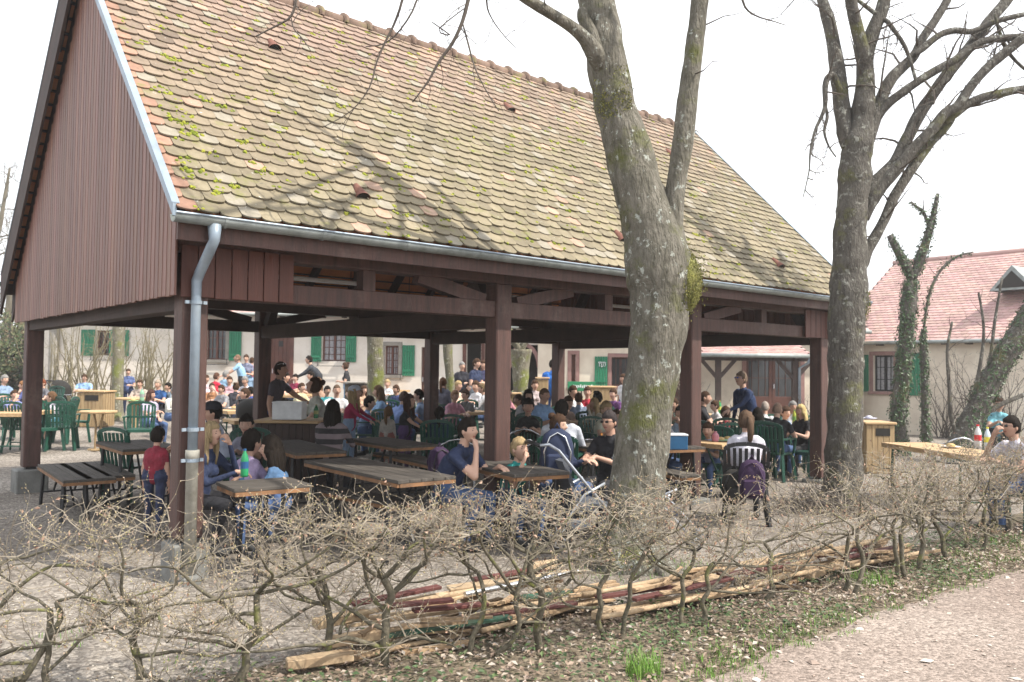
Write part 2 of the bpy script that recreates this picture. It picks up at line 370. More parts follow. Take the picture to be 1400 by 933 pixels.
# the hazy air of the yard: one closed box round the camera and everything built
hz = MB(); hz.box((0, 700, 18.7), (1860, 1640, 40)); 
hm = bpy.data.materials.new('pale_haze'); hm.use_nodes = True; hn = hm.node_tree; hn.nodes.remove(hn.nodes['Principled BSDF'])
pv = hn.nodes.new('ShaderNodeVolumePrincipled'); pv.inputs['Color'].default_value = (.95, .97, 1, 1); pv.inputs['Density'].default_value = .0013; pv.inputs['Anisotropy'].default_value = .35
hn.links.new(pv.outputs[0], hn.nodes['Material Output'].inputs['Volume'])
ho = hz.build('haze', hm); tag(ho, 'pale haze in the air over the whole yard', 'haze', kind='stuff')
SC.cycles.volume_bounces = 1
# ================================================================ the open timber shelter (local axes: x along the eave, y to the back)
TH = R(49.46); AX, AY = -2.603, 6.563
SL, S1, S2, SW, PS = 9.733, 3.218, 6.5, 5.888, .205
ZC, OE, OL, ORR, ZE, ZR, TP = 2.244, .40, .21, .367, 2.87, 6.237, 2.934
TB = SW + PS + OE                       # back eave
sh = thing('open_shelter', 'large open timber shelter with steep mossy tiled roof and boarded brown gable', 'shelter', (AX, AY, 0), R(90) - TH)
SHM = Matrix.Translation((AX, AY, 0)) @ Matrix.Rotation(R(90) - TH, 4, 'Z'); SHI = SHM.inverted()
def Wd(s, t, z=0): return SHM @ Vector((s, t, z))
bpy.context.view_layer.update()
SS = [0, S1, S2, SL]; r = random.Random(11)
def zfront(t): return ZE + (ZR - ZE) * (t + OE) / (TP + OE)
def zback(t): return ZE + (ZR - ZE) * (TB - t) / (TB - TP)
def zroof(t): return zfront(t) if t < TP else zback(t)
PZ = ZE - .27                            # top of the wall plates
for row, t in enumerate((0, SW)):
    for i, s in enumerate(SS):
        b = MB(); m_ = M['timber'] if row == 0 else M['timber_in']
        z0_ = .33 if (i == 0 or row == 1) else .09
        b.box((s + PS / 2, t + PS / 2, (PZ + z0_) / 2), (PS, PS, PZ - z0_), bev=.012); p = b.build('post', M['timber'], sh)
        fh = .34 if (i == 0 or row == 1) else .1
        b = MB(); b.box((s + PS / 2, t + PS / 2, fh / 2 - .04), (.38, .38, fh) if row == 1 or i else (.29, .29, fh), bev=.015); b.build('concrete_foot', M['concrete'], p)
        b = MB(); b.box((s + PS / 2, t + PS / 2, z0_ - .015), (.12, .12, .04)); b.build('steel_shoe', M['black'], p)
# wall plates, lower rails, struts, braces of front and back frames
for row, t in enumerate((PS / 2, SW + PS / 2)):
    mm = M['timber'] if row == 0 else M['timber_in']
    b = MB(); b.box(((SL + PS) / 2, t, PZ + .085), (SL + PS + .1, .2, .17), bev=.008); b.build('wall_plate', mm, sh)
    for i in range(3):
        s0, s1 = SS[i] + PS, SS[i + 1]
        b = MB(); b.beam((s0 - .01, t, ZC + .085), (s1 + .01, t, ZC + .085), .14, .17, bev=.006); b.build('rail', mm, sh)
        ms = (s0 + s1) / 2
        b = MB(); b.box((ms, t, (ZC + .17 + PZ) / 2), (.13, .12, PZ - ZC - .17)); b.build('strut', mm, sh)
        for a, sg in ((s0, 1), (s1, -1)):
            if row == 0 and ((i == 0 and sg == 1) or (i == 2 and sg == -1)): continue
            b = MB(); b.beam((a + sg * .12, t, ZC + .17), (a + sg * .95, t, PZ), .11, .13); b.build('brace', mm, sh)
# transverse ties, kneebraces, king posts, collars
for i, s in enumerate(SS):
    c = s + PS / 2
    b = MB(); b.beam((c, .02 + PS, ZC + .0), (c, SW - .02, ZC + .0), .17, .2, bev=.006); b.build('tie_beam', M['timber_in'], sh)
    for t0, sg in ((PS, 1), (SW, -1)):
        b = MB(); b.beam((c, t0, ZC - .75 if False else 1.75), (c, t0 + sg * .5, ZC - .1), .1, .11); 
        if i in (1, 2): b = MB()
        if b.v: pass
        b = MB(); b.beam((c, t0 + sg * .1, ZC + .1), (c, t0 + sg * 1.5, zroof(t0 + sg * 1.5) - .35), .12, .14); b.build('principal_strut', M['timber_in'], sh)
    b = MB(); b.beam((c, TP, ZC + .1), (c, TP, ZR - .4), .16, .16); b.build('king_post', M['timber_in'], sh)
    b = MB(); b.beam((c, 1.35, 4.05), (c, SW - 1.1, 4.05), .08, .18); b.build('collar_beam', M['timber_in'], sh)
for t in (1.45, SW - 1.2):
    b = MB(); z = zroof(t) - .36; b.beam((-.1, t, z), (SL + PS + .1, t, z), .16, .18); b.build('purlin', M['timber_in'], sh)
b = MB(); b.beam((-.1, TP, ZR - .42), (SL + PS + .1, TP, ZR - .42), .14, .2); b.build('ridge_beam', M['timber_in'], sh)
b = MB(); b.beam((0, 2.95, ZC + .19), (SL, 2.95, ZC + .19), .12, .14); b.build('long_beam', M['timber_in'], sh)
n = 13
for k in range(n):
    s = .1 + (SL + PS - .2) * k / (n - 1)
    if k == 0: s = .04
    if k == n - 1: s = SL + PS + .2
    for fr in (0, 1):
        t0, t1 = (-OE + .04, TP) if fr == 0 else (TB - .04, TP)
        dz = .17 if k != n - 1 else .11
        b = MB(); b.beam((s, t0, zroof(t0) - dz), (s, t1, ZR - dz), .08, .14 if dz > .15 else .06, up=(0, 0, 1)); b.build('rafter', M['timber_in'], sh)
# roof decks (laths and the orange undersides of the tiles)
S0R, S1R = -OL, SL + PS + ORR
def slab(b, t0, z0, t1, z1, s0, s1, lo, hi):
    b.quadbox([(s0, t0, z0 + lo), (s1, t0, z0 + lo), (s1, t1, z1 + lo), (s0, t1, z1 + lo), (s0, t0, z0 + hi), (s1, t0, z0 + hi), (s1, t1, z1 + hi), (s0, t1, z1 + hi)])
b = MB(); slab(b, -OE + .02, ZE - .0, TP, ZR, S0R + .03, S1R - .03, -.075, -.05); slab(b, TB - .02, ZE, TP, ZR, S0R + .03, S1R - .03, -.075, -.05)
b.build('roof_underside', M['lath'], sh)
b = MB()
for fr in (0, 1):
    for k in range(26):
        q = (k + .5) / 26; t = (-OE + (TP + OE) * q) if fr == 0 else (TB - (TB - TP) * q); z = zroof(t) - .092
        b.beam((S0R + .04, t, z), (S1R - .04, t, z), .04, .024)
b.build('roof_laths', M['timber_in'], sh)

# beaver-tail tiles
LF = math.hypot(TP + OE, ZR - ZE); LB = math.hypot(TB - TP, ZR - ZE)
def tile_field(front, nseg):
    b = MB(); r = random.Random(5 if front else 6)
    L_ = LF if front else LB; t0 = -OE if front else TB
    e = Vector((0, (TP - t0) / L_, (ZR - ZE) / L_)); x = Vector((1, 0, 0)); nrm = x.cross(e) if front else e.cross(x)
    nrm.normalize()
    if nrm.z < 0: nrm = -nrm
    exp_, wd, ln, th = .1435, .1665, .27, .013
    rows = int((L_ + .02) / exp_) + 1
    for k in range(rows):
        base = k * exp_ - .035
        off = (wd / 2 if k % 2 else 0); nn = int((S1R - S0R) / wd) + 2
        for i in range(nn):
            sc = S0R + off + i * wd + (0 if not off else -wd) + wd / 2
            lo = max(sc - wd / 2 + .0015, S0R + .005); hi = min(sc + wd / 2 - .0015, S1R - .005)
            if hi - lo < .03: continue
            top = min(base + ln, L_ - .0); 
            if top - base < .05: continue
            lift = .030 + r.uniform(-.003, .006); ro = r.uniform(-.012, .012); jb = r.uniform(-.008, .008) + (r.uniform(-.03, .0) if r.random() < .03 else 0) + .012 * noise.noise(Vector((sc * .8, k * .4, 4)))
            pts = [(lo, top), (lo, base + .05)]
            for q in range(1, nseg):
                a = math.pi * q / nseg; xx = sc - math.cos(a) * (wd / 2 - .0015)
                if xx <= lo or xx >= hi: continue
                pts.append((xx, base + .05 - .05 * math.sin(a) ** .8))
            pts += [(hi, base + .05), (hi, top)]
            f = k / rows; u = i / nn
            # weathering: pinkish upper left, olive lower and right; single odd tiles
            g = min(1, max(0, 1.15 - f * 1.25 + u * .55 + .35 * noise.noise(Vector((sc * .5, base * .7, 1)))))
            if not front: g = .8
            c1, c2 = Vector((.31, .215, .175)), Vector((.255, .215, .145))
            c = c1.lerp(c2, g) * r.uniform(.7, 1.05); 
            h = r.random()
            if h < .06 * (1.4 - g): c = Vector((.38, .255, .19)) * r.uniform(.85, 1.15)
            elif h < .13: c = Vector((.28, .25, .2))
            elif h < .18: c *= .7
            if i == 0 and off == 0 and front or (lo < S0R + .02 and hi - lo < wd * .7): c = Vector((.36, .21, .15)) * r.uniform(.75, 1.05)
            b.col = tuple(c)
            def P(q, dz):
                s_, l_ = q; s2 = s_ + ro * (l_ - base); hgt = lift * (1 - (l_ - base) / ln) + dz
                return Vector((0, t0, ZE)) + Vector((s2, 0, 0)) + e * (l_ + jb) + nrm * (hgt - .02)
            m = len(pts); vs = [P(q, th) for q in pts] + [P(q, 0) for q in pts]
            order = range(m) if front else range(m - 1, -1, -1)
            fs = [tuple(order)] + [((j + 1) % m, j, j + m, (j + 1) % m + m) for j in range(1, m - 2)]
            b.add(vs, fs)
    return b
M['tile'] = mat('weathered_clay_tile', (1, 1, 1), .9, scale=14, col2=(.74, .74, .72), tint=True, bump=.35, bscale=70, bdist=.004)
add_patches(M['tile'], (.45, .45, .41), 19, .65, .7, seed=3)
add_patches(M['tile'], (.1, .09, .06), 13, .63, .72, seed=13)
add_patches(M['tile'], (.17, .165, .06), 5., .56, .72, seed=9)
tf = tile_field(True, 8).build('tiled_roof', M['tile'], sh, attr=True)
tb_ = tile_field(False, 4).build('tiled_roof', M['tile'], sh, attr=True)
# moss cushions on the tiles
nF = Vector((0, -(ZR - ZE), TP + OE)).normalized(); eF = Vector((0, TP + OE, ZR - ZE)).normalized()
def roof_pt(s, l, h=0): return Vector((s, -OE, ZE)) + eF * l + nF * h
def roof_hit(px, py):
    o = SHI @ Vector((0, 0, CH)); d = (SHI.to_3x3() @ ray(px, py)); k = (Vector((0, -OE, ZE)) - o).dot(nF) / d.dot(nF); p = o + d * k
    return p.x, (p - Vector((0, -OE, ZE))).dot(eF)
b = MB(); b.smooth = True; r = random.Random(21)
def cushion(s, l, rad):
    for _ in range(max(3, int(rad * 160))):
        a = r.uniform(0, 6.28); q = rad * math.sqrt(r.random()); s2, l2 = s + math.cos(a) * q * 1.3, l + math.sin(a) * q * .7
        rr = r.uniform(.008, .022); h = rr * .75; c0 = roof_pt(s2, l2, .012); b.col = r.choice([(.22, .26, .02), (.3, .33, .03), (.16, .2, .02), (.36, .36, .05)])
        vs = []
        for ring, (kr, kh) in enumerate(((1, 0), (.75, .7), (.25, 1))):
            for j in range(6):
                t = j * math.pi / 3 + ring * .5; jr = rr * kr * r.uniform(.8, 1.2)
                vs.append(c0 + Vector((math.cos(t) * jr, 0, 0)) + eF * (math.sin(t) * jr) + nF * (h * kh))
        fs = [(ring * 6 + j, ring * 6 + (j + 1) % 6, ring * 6 + 6 + (j + 1) % 6, ring * 6 + 6 + j) for ring in range(2) for j in range(6)] + [(12, 13, 14, 15, 16, 17)]
        b.add(vs, fs)
for px, py, rad in [(240, 155, .11), (248, 168, .1), (220, 127, .07), (212, 43, .05), (232, 82, .08), (250, 98, .08), (278, 137, .07), (308, 150, .07), (262, 185, .08), (268, 180, .06), (290, 212, .06), (328, 196, .05), (247, 222, .06), (268, 238, .06), (293, 250, .05), (320, 257, .05), (305, 262, .06), (400, 50, .06), (462, 45, .08), (465, 60, .07), (425, 80, .04), (370, 128, .05), (468, 148, .07), (540, 158, .07), (360, 238, .07), (425, 242, .06), (550, 294, .08), (515, 240, .05), (660, 115, .06), (690, 120, .06), (715, 135, .09), (700, 187, .06), (718, 235, .08), (757, 195, .07), (705, 108, .06), (795, 195, .08), (590, 70, .06), (560, 130, .06), (640, 115, .05), (945, 268, .09), (950, 322, .06), (735, 235, .05), (745, 262, .05), (455, 160, .04), (690, 210, .04)]:
    s, l = roof_hit(px, py)
    if 0 < l < LF: cushion(s, l, rad)
for _ in range(420): cushion(S0R + .1 + (S1R - S0R - .2) * r.random() ** 1.25, LF * r.random() ** 1.2 * .97, r.uniform(.012, .04))
M['moss'] = mat('moss', (1, 1, 1), .95, scale=40, var=.2, tint=True, bump=.6, bscale=200)
mo = b.build('moss', M['moss'], sh, attr=True); mo['kind'] = 'stuff'
# hooded vent tiles
M['claydark'] = mat('dark_clay', (.2, .085, .06), .85, scale=12, bump=.3)
for px, py in [(373, 65), (492, 267), (695, 150), (848, 327), (1063, 363), (916, 212)]:
    s, l = roof_hit(px, py); b = MB(); b.smooth = True; vs = []; n_ = 9
    for j in range(4):
        q = j / 3; rr = .062 * (1 - .55 * q); 
        for k in range(n_):
            a = math.pi * k / (n_ - 1); vs.append(roof_pt(s + math.cos(a) * (rr + .012 * (1 - q)), l - .07 + .2 * q, .012 + math.sin(a) * rr * 1.05))
    fs = [(j * n_ + k, j * n_ + k + 1, (j + 1) * n_ + k + 1, (j + 1) * n_ + k) for j in range(3) for k in range(n_ - 1)] + [tuple(3 * n_ + k for k in range(n_))]
    b.add(vs, fs); o = b.build('vent_tile', M['claydark'], sh)
    b = MB(); b.add([roof_pt(s + math.cos(math.pi * k / 8) * .05, l - .055, .012 + math.sin(math.pi * k / 8) * .052) for k in range(9)], [tuple(range(9))]); b.build('vent_opening', M['dark'], o)
# ridge tiles with raised collars
b = MB(); b.smooth = True; r = random.Random(2)
k = S0R
while k < S1R - .05:
    L1 = .37; x0, x1 = k, min(k + L1, S1R); q_ = r.uniform(.7, 1.1); b.col = (.2 * q_, .135 * q_, .105 * q_)
    for (xa, xb, ra, rb) in ((x0 + .05, x1, .085, .08), (x0, x0 + .055, .118, .112)):
        vs = []
        for xx, rr in ((xa, ra), (xb, rb)):
            for j in range(9):
                a = math.pi * (j / 8 * 1.2 - .1); vs.append((xx, TP - math.cos(a) * rr * 1.1, ZR - .035 + math.sin(a) * rr))
        b.add(vs, [(j, j + 1, 9 + j + 1, 9 + j) for j in range(8)] + [tuple(range(8, -1, -1)), tuple(range(9, 18))])
    k += L1 - .02
b.build('ridge_tiles', M['tile'], sh, attr=True)
# verge boards with zinc flashing
for s0, s1, nm in ((S0R - .018, S0R + .012, 0), (S1R - .012, S1R + .018, 1)):
    for t0, L_ in ((-OE, LF), (TB, LB)):
        mm = M['zinc'] if nm == 0 and t0 < 0 else M['black']
        b = MB(); slab(b, t0, ZE, TP, ZR, s0, s1, -.06 if t0 < 0 else -.5, .03); vb = b.build('verge_board', M['timber_in'] if t0 > 0 else M['zinc'], sh, attr=True)
        b = MB(); slab(b, t0, ZE, TP, ZR, s0 - .008 if nm == 0 else s0 - .02, s1 + .02 if nm == 0 else s1 + .008, .034, .042); b.build('flashing', M['zinc'], vb)
for s0, s1 in ((S0R + .014, -.115), (SL + PS + .028, S1R - .014)):
    for t0 in (-OE, TB):
        b = MB(); slab(b, t0, ZE, TP, ZR, s0, s1, -.08, -.06); b.build('soffit', M['timber_in'], sh)
# eaves fascia and gutters
for t, sg in ((-OE, -1), (TB, 1)):
    b = MB(); b.box(((S0R + S1R) / 2, t - sg * .035, ZE - .155), (S1R - S0R - .06, .03, .15)); fb = b.build('eaves_board', M['timber'], sh)
    g = MB(); g.smooth = True; r0 = .062; gc_ = t + sg * .05; gz_ = ZE - .055; vs = []
    ss = [S0R - .03 + (S1R - S0R + .06) * i / 30 for i in range(31)]
    for s in ss:
        for j in range(9):
            a = math.pi + math.pi * j / 8; vs.append((s, gc_ + math.cos(a) * r0, gz_ + math.sin(a) * r0 - .006 * (s / SL)))
        for j in range(9):
            a = 2 * math.pi - math.pi * j / 8; vs.append((s, gc_ + math.cos(a) * (r0 - .006), gz_ + .001 + math.sin(a) * (r0 - .006) - .006 * (s / SL)))
    fs = [(i * 18 + j, i * 18 + (j + 1) % 18, (i + 1) * 18 + (j + 1) % 18, (i + 1) * 18 + j) for i in range(30) for j in range(18)]
    fs += [tuple(range(18)), tuple(30 * 18 + j for j in range(17, -1, -1))]
    g.add(vs, fs); go = g.build('gutter', M['zinc_dull'], sh)
    bb = MB(); bb.tube([(S0R - .03, gc_ + sg * (r0 + .001), gz_ + .004), (S1R + .03, gc_ + sg * (r0 + .001), gz_ - .002)], .009, 8); bb.build('gutter_bead', M['zinc'], go)
    for k in range(13):
        s = S0R + .35 + k * .82; b = MB()
        vs = []
        for ds in (-.012, .012):
            for j in range(9):
                a = math.pi + math.pi * j / 8; vs.append((s + ds, gc_ + math.cos(a) * (r0 + .004), gz_ + math.sin(a) * (r0 + .004) - .003))
        b.add(vs, [(j, j + 1, 9 + j + 1, 9 + j) for j in range(8)]); b.build('gutter_bracket', M['zinc_dull'], go)
# downpipe at the near corner
gx, gt = None, -OE - .05
s_, l_ = .0, 0
o_ = SHI @ Vector((0, 0, CH)); d_ = SHI.to_3x3() @ ray(293, 330); k_ = (gt - o_.y) / d_.y; sp = (o_ + d_ * k_).x
d_ = SHI.to_3x3() @ ray(266, 500); tlow = -.07; k_ = (tlow - o_.y) / d_.y; sl_ = (o_ + d_ * k_).x
dp = MB(); dp.smooth = True; pts = [(sp, gt, ZE - .1), (sp, gt, ZE - .22), (sp - .01, gt + .03, ZE - .27), (sl_ + .01, tlow - .03, ZE - .44), (sl_, tlow, ZE - .5), (sl_, tlow, ZE - .6), (sl_, tlow, 1.0)]
dp.tube(pts, [.052, .04, .04, .04, .04, .038, .038], 14); dpo = dp.build('downpipe', M['zinc'], sh)
b = MB(); b.smooth = True; b.tube([(sl_, tlow, 1.04), (sl_, tlow, .98), (sl_, tlow, .97), (sl_, tlow, -.02)], [.054, .054, .046, .045], 14); b.build('cast_iron_pipe', M['castpipe'], dpo)
for z in (2.2, 1.2, .96):
    b = MB(); b.lathe([(.046 if z > 1 else .05, -.014), (.046 if z > 1 else .05, .014)], (sl_, tlow, z), 14); b.box((sl_ - .07, tlow, z), (.03, .02, .025)); b.box((sl_ + .07, tlow, z), (.03, .02, .025)); b.build('pipe_clamp', M['zinc'], dpo)
b = MB(); b.box((sl_ + .0, tlow - .0, .0), (.17, .15, .14), bev=.02); b.build('drain_block', M['concrete'], sh)
# boarding: near gable, far gable, and the boarded corner panels of the front
def boards_gable(s, flip):
    b = MB(); r = random.Random(9 + flip); t = -.12; w_ = .098
    while t < SW + PS + .03:
        t1 = min(t + w_, SW + PS + .03); tm = (t + t1) / 2
        z1 = min(zroof(t), zroof(t1)) - .085; z1 = min(z1, ZR - .2)
        if flip == 0 and tm > TP: z1 -= .34 * min(1, (tm - TP) / .5)
        dz = r.uniform(-.006, .006); k = r.uniform(.8, 1.2); b.col = (k, k * r.uniform(.95, 1.03), k * r.uniform(.95, 1.05))
        b.box((s, (t + t1) / 2, (ZC + dz + z1) / 2), (.022, t1 - t - .008, z1 - ZC - dz), bev=.004)
        b.box((s - (.009 if flip == 0 else -.009), t, (ZC + .004 + z1) / 2), (.01, .022, z1 - ZC - .004))
        t = t1
    return b
b = boards_gable(-.1, 0); b.build('gable_boarding', M['plank'], sh, attr=True)
b = MB(); slab(b, TB, ZE, TP, ZR, -.085, -.06, -.6, -.09); b.build('barge_shadow_board', M['timber_in'], sh)  # dark board added to give the shaded band below the back roof edge
b = boards_gable(SL + PS + .014, 1); b.build('gable_boarding', M['plank'], sh, attr=True)
for (s0, s1, zt) in ((-.03, .93, 0), (SL - .5, SL + PS + .03, 0)):
    b = MB(); w_ = (s1 - s0) / round((s1 - s0) / .138); s = s0
    for k in range(round((s1 - s0) / w_)):
        c = r.uniform(.8, 1.2); b.col = (c, c, c)
        b.box((s + w_ / 2, -.012, (ZC + PZ + .06) / 2 + r.uniform(-.003, .003)), (w_ - .008, .022, PZ + .06 - ZC), bev=.004); s += w_
    b.build('corner_boarding', M['plank_red'], sh, attr=True)
b = MB(); b.box((-.04, SW + .02, 2.72), (.1, .12, .14), bev=.02); b.build('alarm_box', M['black'], sh)
# strip lights under the roof
for s, t in ((2.4, 2.2), (5.1, 2.2), (7.9, 2.2), (4.2, 3.9)):
    b = MB(); b.box((s, t, 2.72), (1.25, .07, .05), bev=.01); so_ = b.build('strip_light', M['white'], sh)
    b = MB(); b.tube([(s - .5, t, 2.74), (s - .5, t, zroof(t) - .1)], .006, 5); b.tube([(s + .5, t, 2.74), (s + .5, t, zroof(t) - .1)], .006, 5); b.build('hanger', M['black'], so_)
# ================================================================ farmhouse behind the yard
def wall_frame(p0, p1, z0):              # local frame: x along the wall (left to right), y into the house, z up
    p0 = Vector(p0); p1 = Vector(p1); d = (p1 - p0); d.z = 0; a = math.atan2(d.y, d.x)
    return Matrix.Translation((p0.x, p0.y, z0)) @ Matrix.Rotation(a, 4, 'Z')
class House:
    def __init__(s, name, label, p0, p1, z0):
        s.M = wall_frame(p0, p1, z0); s.I = s.M.inverted(); s.o = thing(name, label, 'house'); s.o.matrix_world = s.M
        s.L = (Vector(p1) - Vector(p0)).length; s.holes = []
    def px(s, x, y, off=0):              # photo pixel -> wall coordinates (x along, z up)
        o = s.I @ Vector((0, 0, CH)); d = s.I.to_3x3() @ ray(x, y); k = (off - o.y) / d.y; p = o + d * k; return p.x, p.z
    def rect(s, x0, y0, x1, y1):
        a = s.px(x0, y1); c = s.px(x1, y0); return a[0], a[1], c[0], c[1]
    def wall(s, H, m, th=.35, zb=-1.0):  # wall with the openings cut out
        b = MB(); xs_ = sorted({0, s.L} | {h[0] for h in s.holes} | {h[2] for h in s.holes}); zs = sorted({zb, H} | {h[1] for h in s.holes} | {h[3] for h in s.holes})
        inside = lambda x, z: any(h[0] < x < h[2] and h[1] < z < h[3] for h in s.holes)
        for x0, x1 in zip(xs_, xs_[1:]):
            for z0, z1 in zip(zs, zs[1:]):
                if x1 - x0 < 1e-4 or z1 - z0 < 1e-4 or inside((x0 + x1) / 2, (z0 + z1) / 2): continue
                b.add([(x0, 0, z0), (x1, 0, z0), (x1, 0, z1), (x0, 0, z1)], [(0, 1, 2, 3)])
        for x0, z0, x1, z1 in s.holes:
            b.add([(x0, 0, z0), (x1, 0, z0), (x1, 0, z1), (x0, 0, z1), (x0, .22, z0), (x1, .22, z0), (x1, .22, z1), (x0, .22, z1)], [(0, 4, 5, 1), (1, 5, 6, 2), (2, 6, 7, 3), (3, 7, 4, 0)])
        return b.build('wall', m, s.o)
    def window(s, r4, surround, frame, nx=2, ny=3, lace=True, shutters=(0, 0), sill=True, shm=None, grille=False):
        x0, z0, x1, z1 = r4; s.holes.append(r4); w, h = x1 - x0, z1 - z0
        b = MB(); t = .055
        for c, d in (((x0 + t / 2, .15, (z0 + z1) / 2), (t, .06, h)), ((x1 - t / 2, .15, (z0 + z1) / 2), (t, .06, h)), (((x0 + x1) / 2, .15, z0 + t / 2), (w - 2 * t, .06, t)), (((x0 + x1) / 2, .15, z1 - t / 2), (w - 2 * t, .06, t)), (((x0 + x1) / 2, .148, (z0 + z1) / 2), (.07, .065, h - 2 * t))): b.box(c, d)
        wo = b.build('window', frame, s.o)
        b = MB()
        for i in range(1, nx * 2):
            if i == nx: continue
            xx = x0 + w * i / (nx * 2); b.box((xx, .15, (z0 + z1) / 2), (.022, .03, h - 2 * t))
        for j in range(1, ny): b.box(((x0 + x1) / 2, .152, z0 + h * j / ny), (w - 2 * t, .028, .022))
        b.build('glazing_bars', frame, wo)
        b = MB(); b.box(((x0 + x1) / 2, .165, (z0 + z1) / 2), (w - t, .008, h - t)); b.build('pane', M['glass'], wo)
        if lace:
            b = MB()
            for q in (0, 1):
                xa = x0 + t + q * (w / 2); n = 10; ww = w / 2 - t * 1.2
                vs = [(xa + ww * i / n, .156 + .002 * math.sin(i * 1.9), z) for z in (z0 + t, z1 - t) for i in range(n + 1)]
                b.add(vs, [(i, i + 1, n + 2 + i, n + 1 + i) for i in range(n)])
            b.build('curtain', M['lace'], wo)
        if surround:
            b = MB(); q = .13
            for c, d in (((x0 - q / 2, -.012, (z0 + z1) / 2), (q, .03, h)), ((x1 + q / 2, -.012, (z0 + z1) / 2), (q, .03, h)), (((x0 + x1) / 2, -.013, z1 + q / 2), (w + 2 * q, .032, q)), (((x0 + x1) / 2, -.03, z0 - .05), (w + 2 * q + .06, .1, .1))): b.box(c, d, bev=.008)
            b.build('surround', surround, wo)
        if grille:
            b = MB()
            for i in range(9): b.box((x0 + w * (i + .5) / 9, .05, (z0 + z1) / 2), (.015, .015, h))
            for j in range(2): b.box(((x0 + x1) / 2, .05, z0 + h * (j + 1) / 3), (w, .012, .02))
            b.build('grille', M['black'], wo)
        if sill:
            b = MB(); b.beam((x0 - .15, -.14, z0 + .02), (x1 + .15, -.14, z0 + .02), .02, .02); b.beam((x0 - .15, -.14, z0 - .16), (x1 + .15, -.14, z0 - .16), .02, .02)
            for xx in (x0 - .1, x1 + .1): b.beam((xx, -.14, z0 - .17), (xx, -.14, z0 + .03), .015, .015); b.beam((xx, -.14, z0 - .1), (xx, 0, z0 - .1), .012, .012)
            b.build('flower_box_rail', M['black'], wo)
        for sd, on in ((-1, shutters[0]), (1, shutters[1])):
            if not on: continue
            sw = on if on > .1 and on != 1 else w / 2
            q = .14 if surround else .01
            xa = x0 - q - sw if sd < 0 else x1 + q
            b = MB(); n = 5
            for i in range(n): b.box((xa + sw * (i + .5) / n, -.045, (z0 + z1) / 2), (sw / n - .008, .03, h + .04), bev=.004)
            for zz in (z0 + h * .16, z0 + h * .84): b.box((xa + sw / 2, -.07, zz), (sw - .04, .02, .07))
            b.build('shutter', shm or M['green'], wo)
        return wo
    def door(s, r4, m, panes=False, surround=None, name='door', leaves=1):
        x0, z0, x1, z1 = r4; s.holes.append(r4); w, h = x1 - x0, z1 - z0
        b = MB()
        for k in range(leaves):
            xa = x0 + w * k / leaves; ww = w / leaves
            if not panes:
                n = 5
                for i in range(n): b.box((xa + ww * (i + .5) / n, .14, (z0 + z1) / 2), (ww / n - .006, .04, h), bev=.004)
            else:
                t = .1
                for c, d in (((xa + t / 2 + .005, .14, (z0 + z1) / 2), (t, .05, h)), ((xa + ww - t / 2 - .005, .14, (z0 + z1) / 2), (t, .05, h)), ((xa + ww / 2, .14, z0 + h * .17), (ww - 2 * t, .045, h * .34)), ((xa + ww / 2, .14, z1 - t / 2), (ww - 2 * t, .05, t))): b.box(c, d, bev=.004)
                for j in range(1, 4): b.box((xa + ww * j / 4, .14, z0 + h * .65), (.02, .03, h * .6))
                b.box((xa + ww / 2, .142, z0 + h * .65), (ww - 2 * t, .03, .025))
        do = b.build(name, m, s.o)
        if panes:
            b = MB(); b.box(((x0 + x1) / 2, .15, z0 + h * .65), (w - .1, .006, h * .64)); b.build('pane', M['glass'], do)
        else:
            b = MB(); b.box(((x0 + x1) / 2, .115, z0 + h * .72), (w * .22, .02, w * .28)); b.build('peephole_grille', M['black'], do)
        b = MB(); b.box((x0 + w * (.12 if leaves == 1 else .53), .1, z0 + 1.0), (.03, .04, .16), bev=.005); b.build('handle', M['chrome'], do)
        if surround:
            b = MB(); q = .14
            for c, d in (((x0 - q / 2, -.012, (z0 + z1) / 2), (q, .03, h)), ((x1 + q / 2, -.012, (z0 + z1) / 2), (q, .03, h)), (((x0 + x1) / 2, -.013, z1 + q / 2), (w + 2 * q, .032, q))): b.box(c, d, bev=.008)
            b.build('surround', surround, do)
        return do
    def roof(s, ze, zr, depth, m, over=.35, xl=-.4, xr=.4, back=True):
        b = MB(); r = random.Random(4); ye = -over; Lr = math.hypot(depth + over, zr - ze); ex = .17; rows = int(Lr / ex); W_ = s.L + xr - xl; nseg = int(W_ / .21)
        e = Vector((0, (depth + over) / Lr, (zr - ze) / Lr)); nn = Vector((0, -e.z, e.y))
        for k in range(rows):
            off = .105 if k % 2 else 0
            for i in range(nseg):
                x0 = xl + i * .21 + off * .999; x1 = x0 + .206
                if x1 > s.L + xr: continue
                f = r.uniform(.82, 1.12) * (1 + .12 * noise.noise(Vector((x0 * .4, k * .2, 0)))); b.col = (f, f * r.uniform(.94, 1.05), f)
                p = [Vector((x0, ye, ze)) + e * (k * ex - .03), Vector((x1, ye, ze)) + e * (k * ex - .03)]
                q = [Vector((x1, ye, ze)) + e * (k * ex + ex + .01), Vector((x0, ye, ze)) + e * (k * ex + ex + .01)]
                vs = [p[0] + nn * .02, (p[0] + p[1]) / 2 + nn * .028 - e * .02, p[1] + nn * .02, q[0], q[1]]
                b.add(vs + [p[0] + nn * .0, (p[0] + p[1]) / 2 - e * .02, p[1] + nn * 0], [(0, 1, 2, 3, 4), (0, 5, 6, 1), (1, 6, 7, 2)])
        ro = b.build('roof', m, s.o, attr=True)
        b = MB(); b.quadbox([(xl, ye + .02, ze - .1), (s.L + xr, ye + .02, ze - .1), (s.L + xr, depth, zr - .1), (xl, depth, zr - .1), (xl, ye + .02, ze - .02), (s.L + xr, ye + .02, ze - .02), (s.L + xr, depth, zr - .02), (xl, depth, zr - .02)])
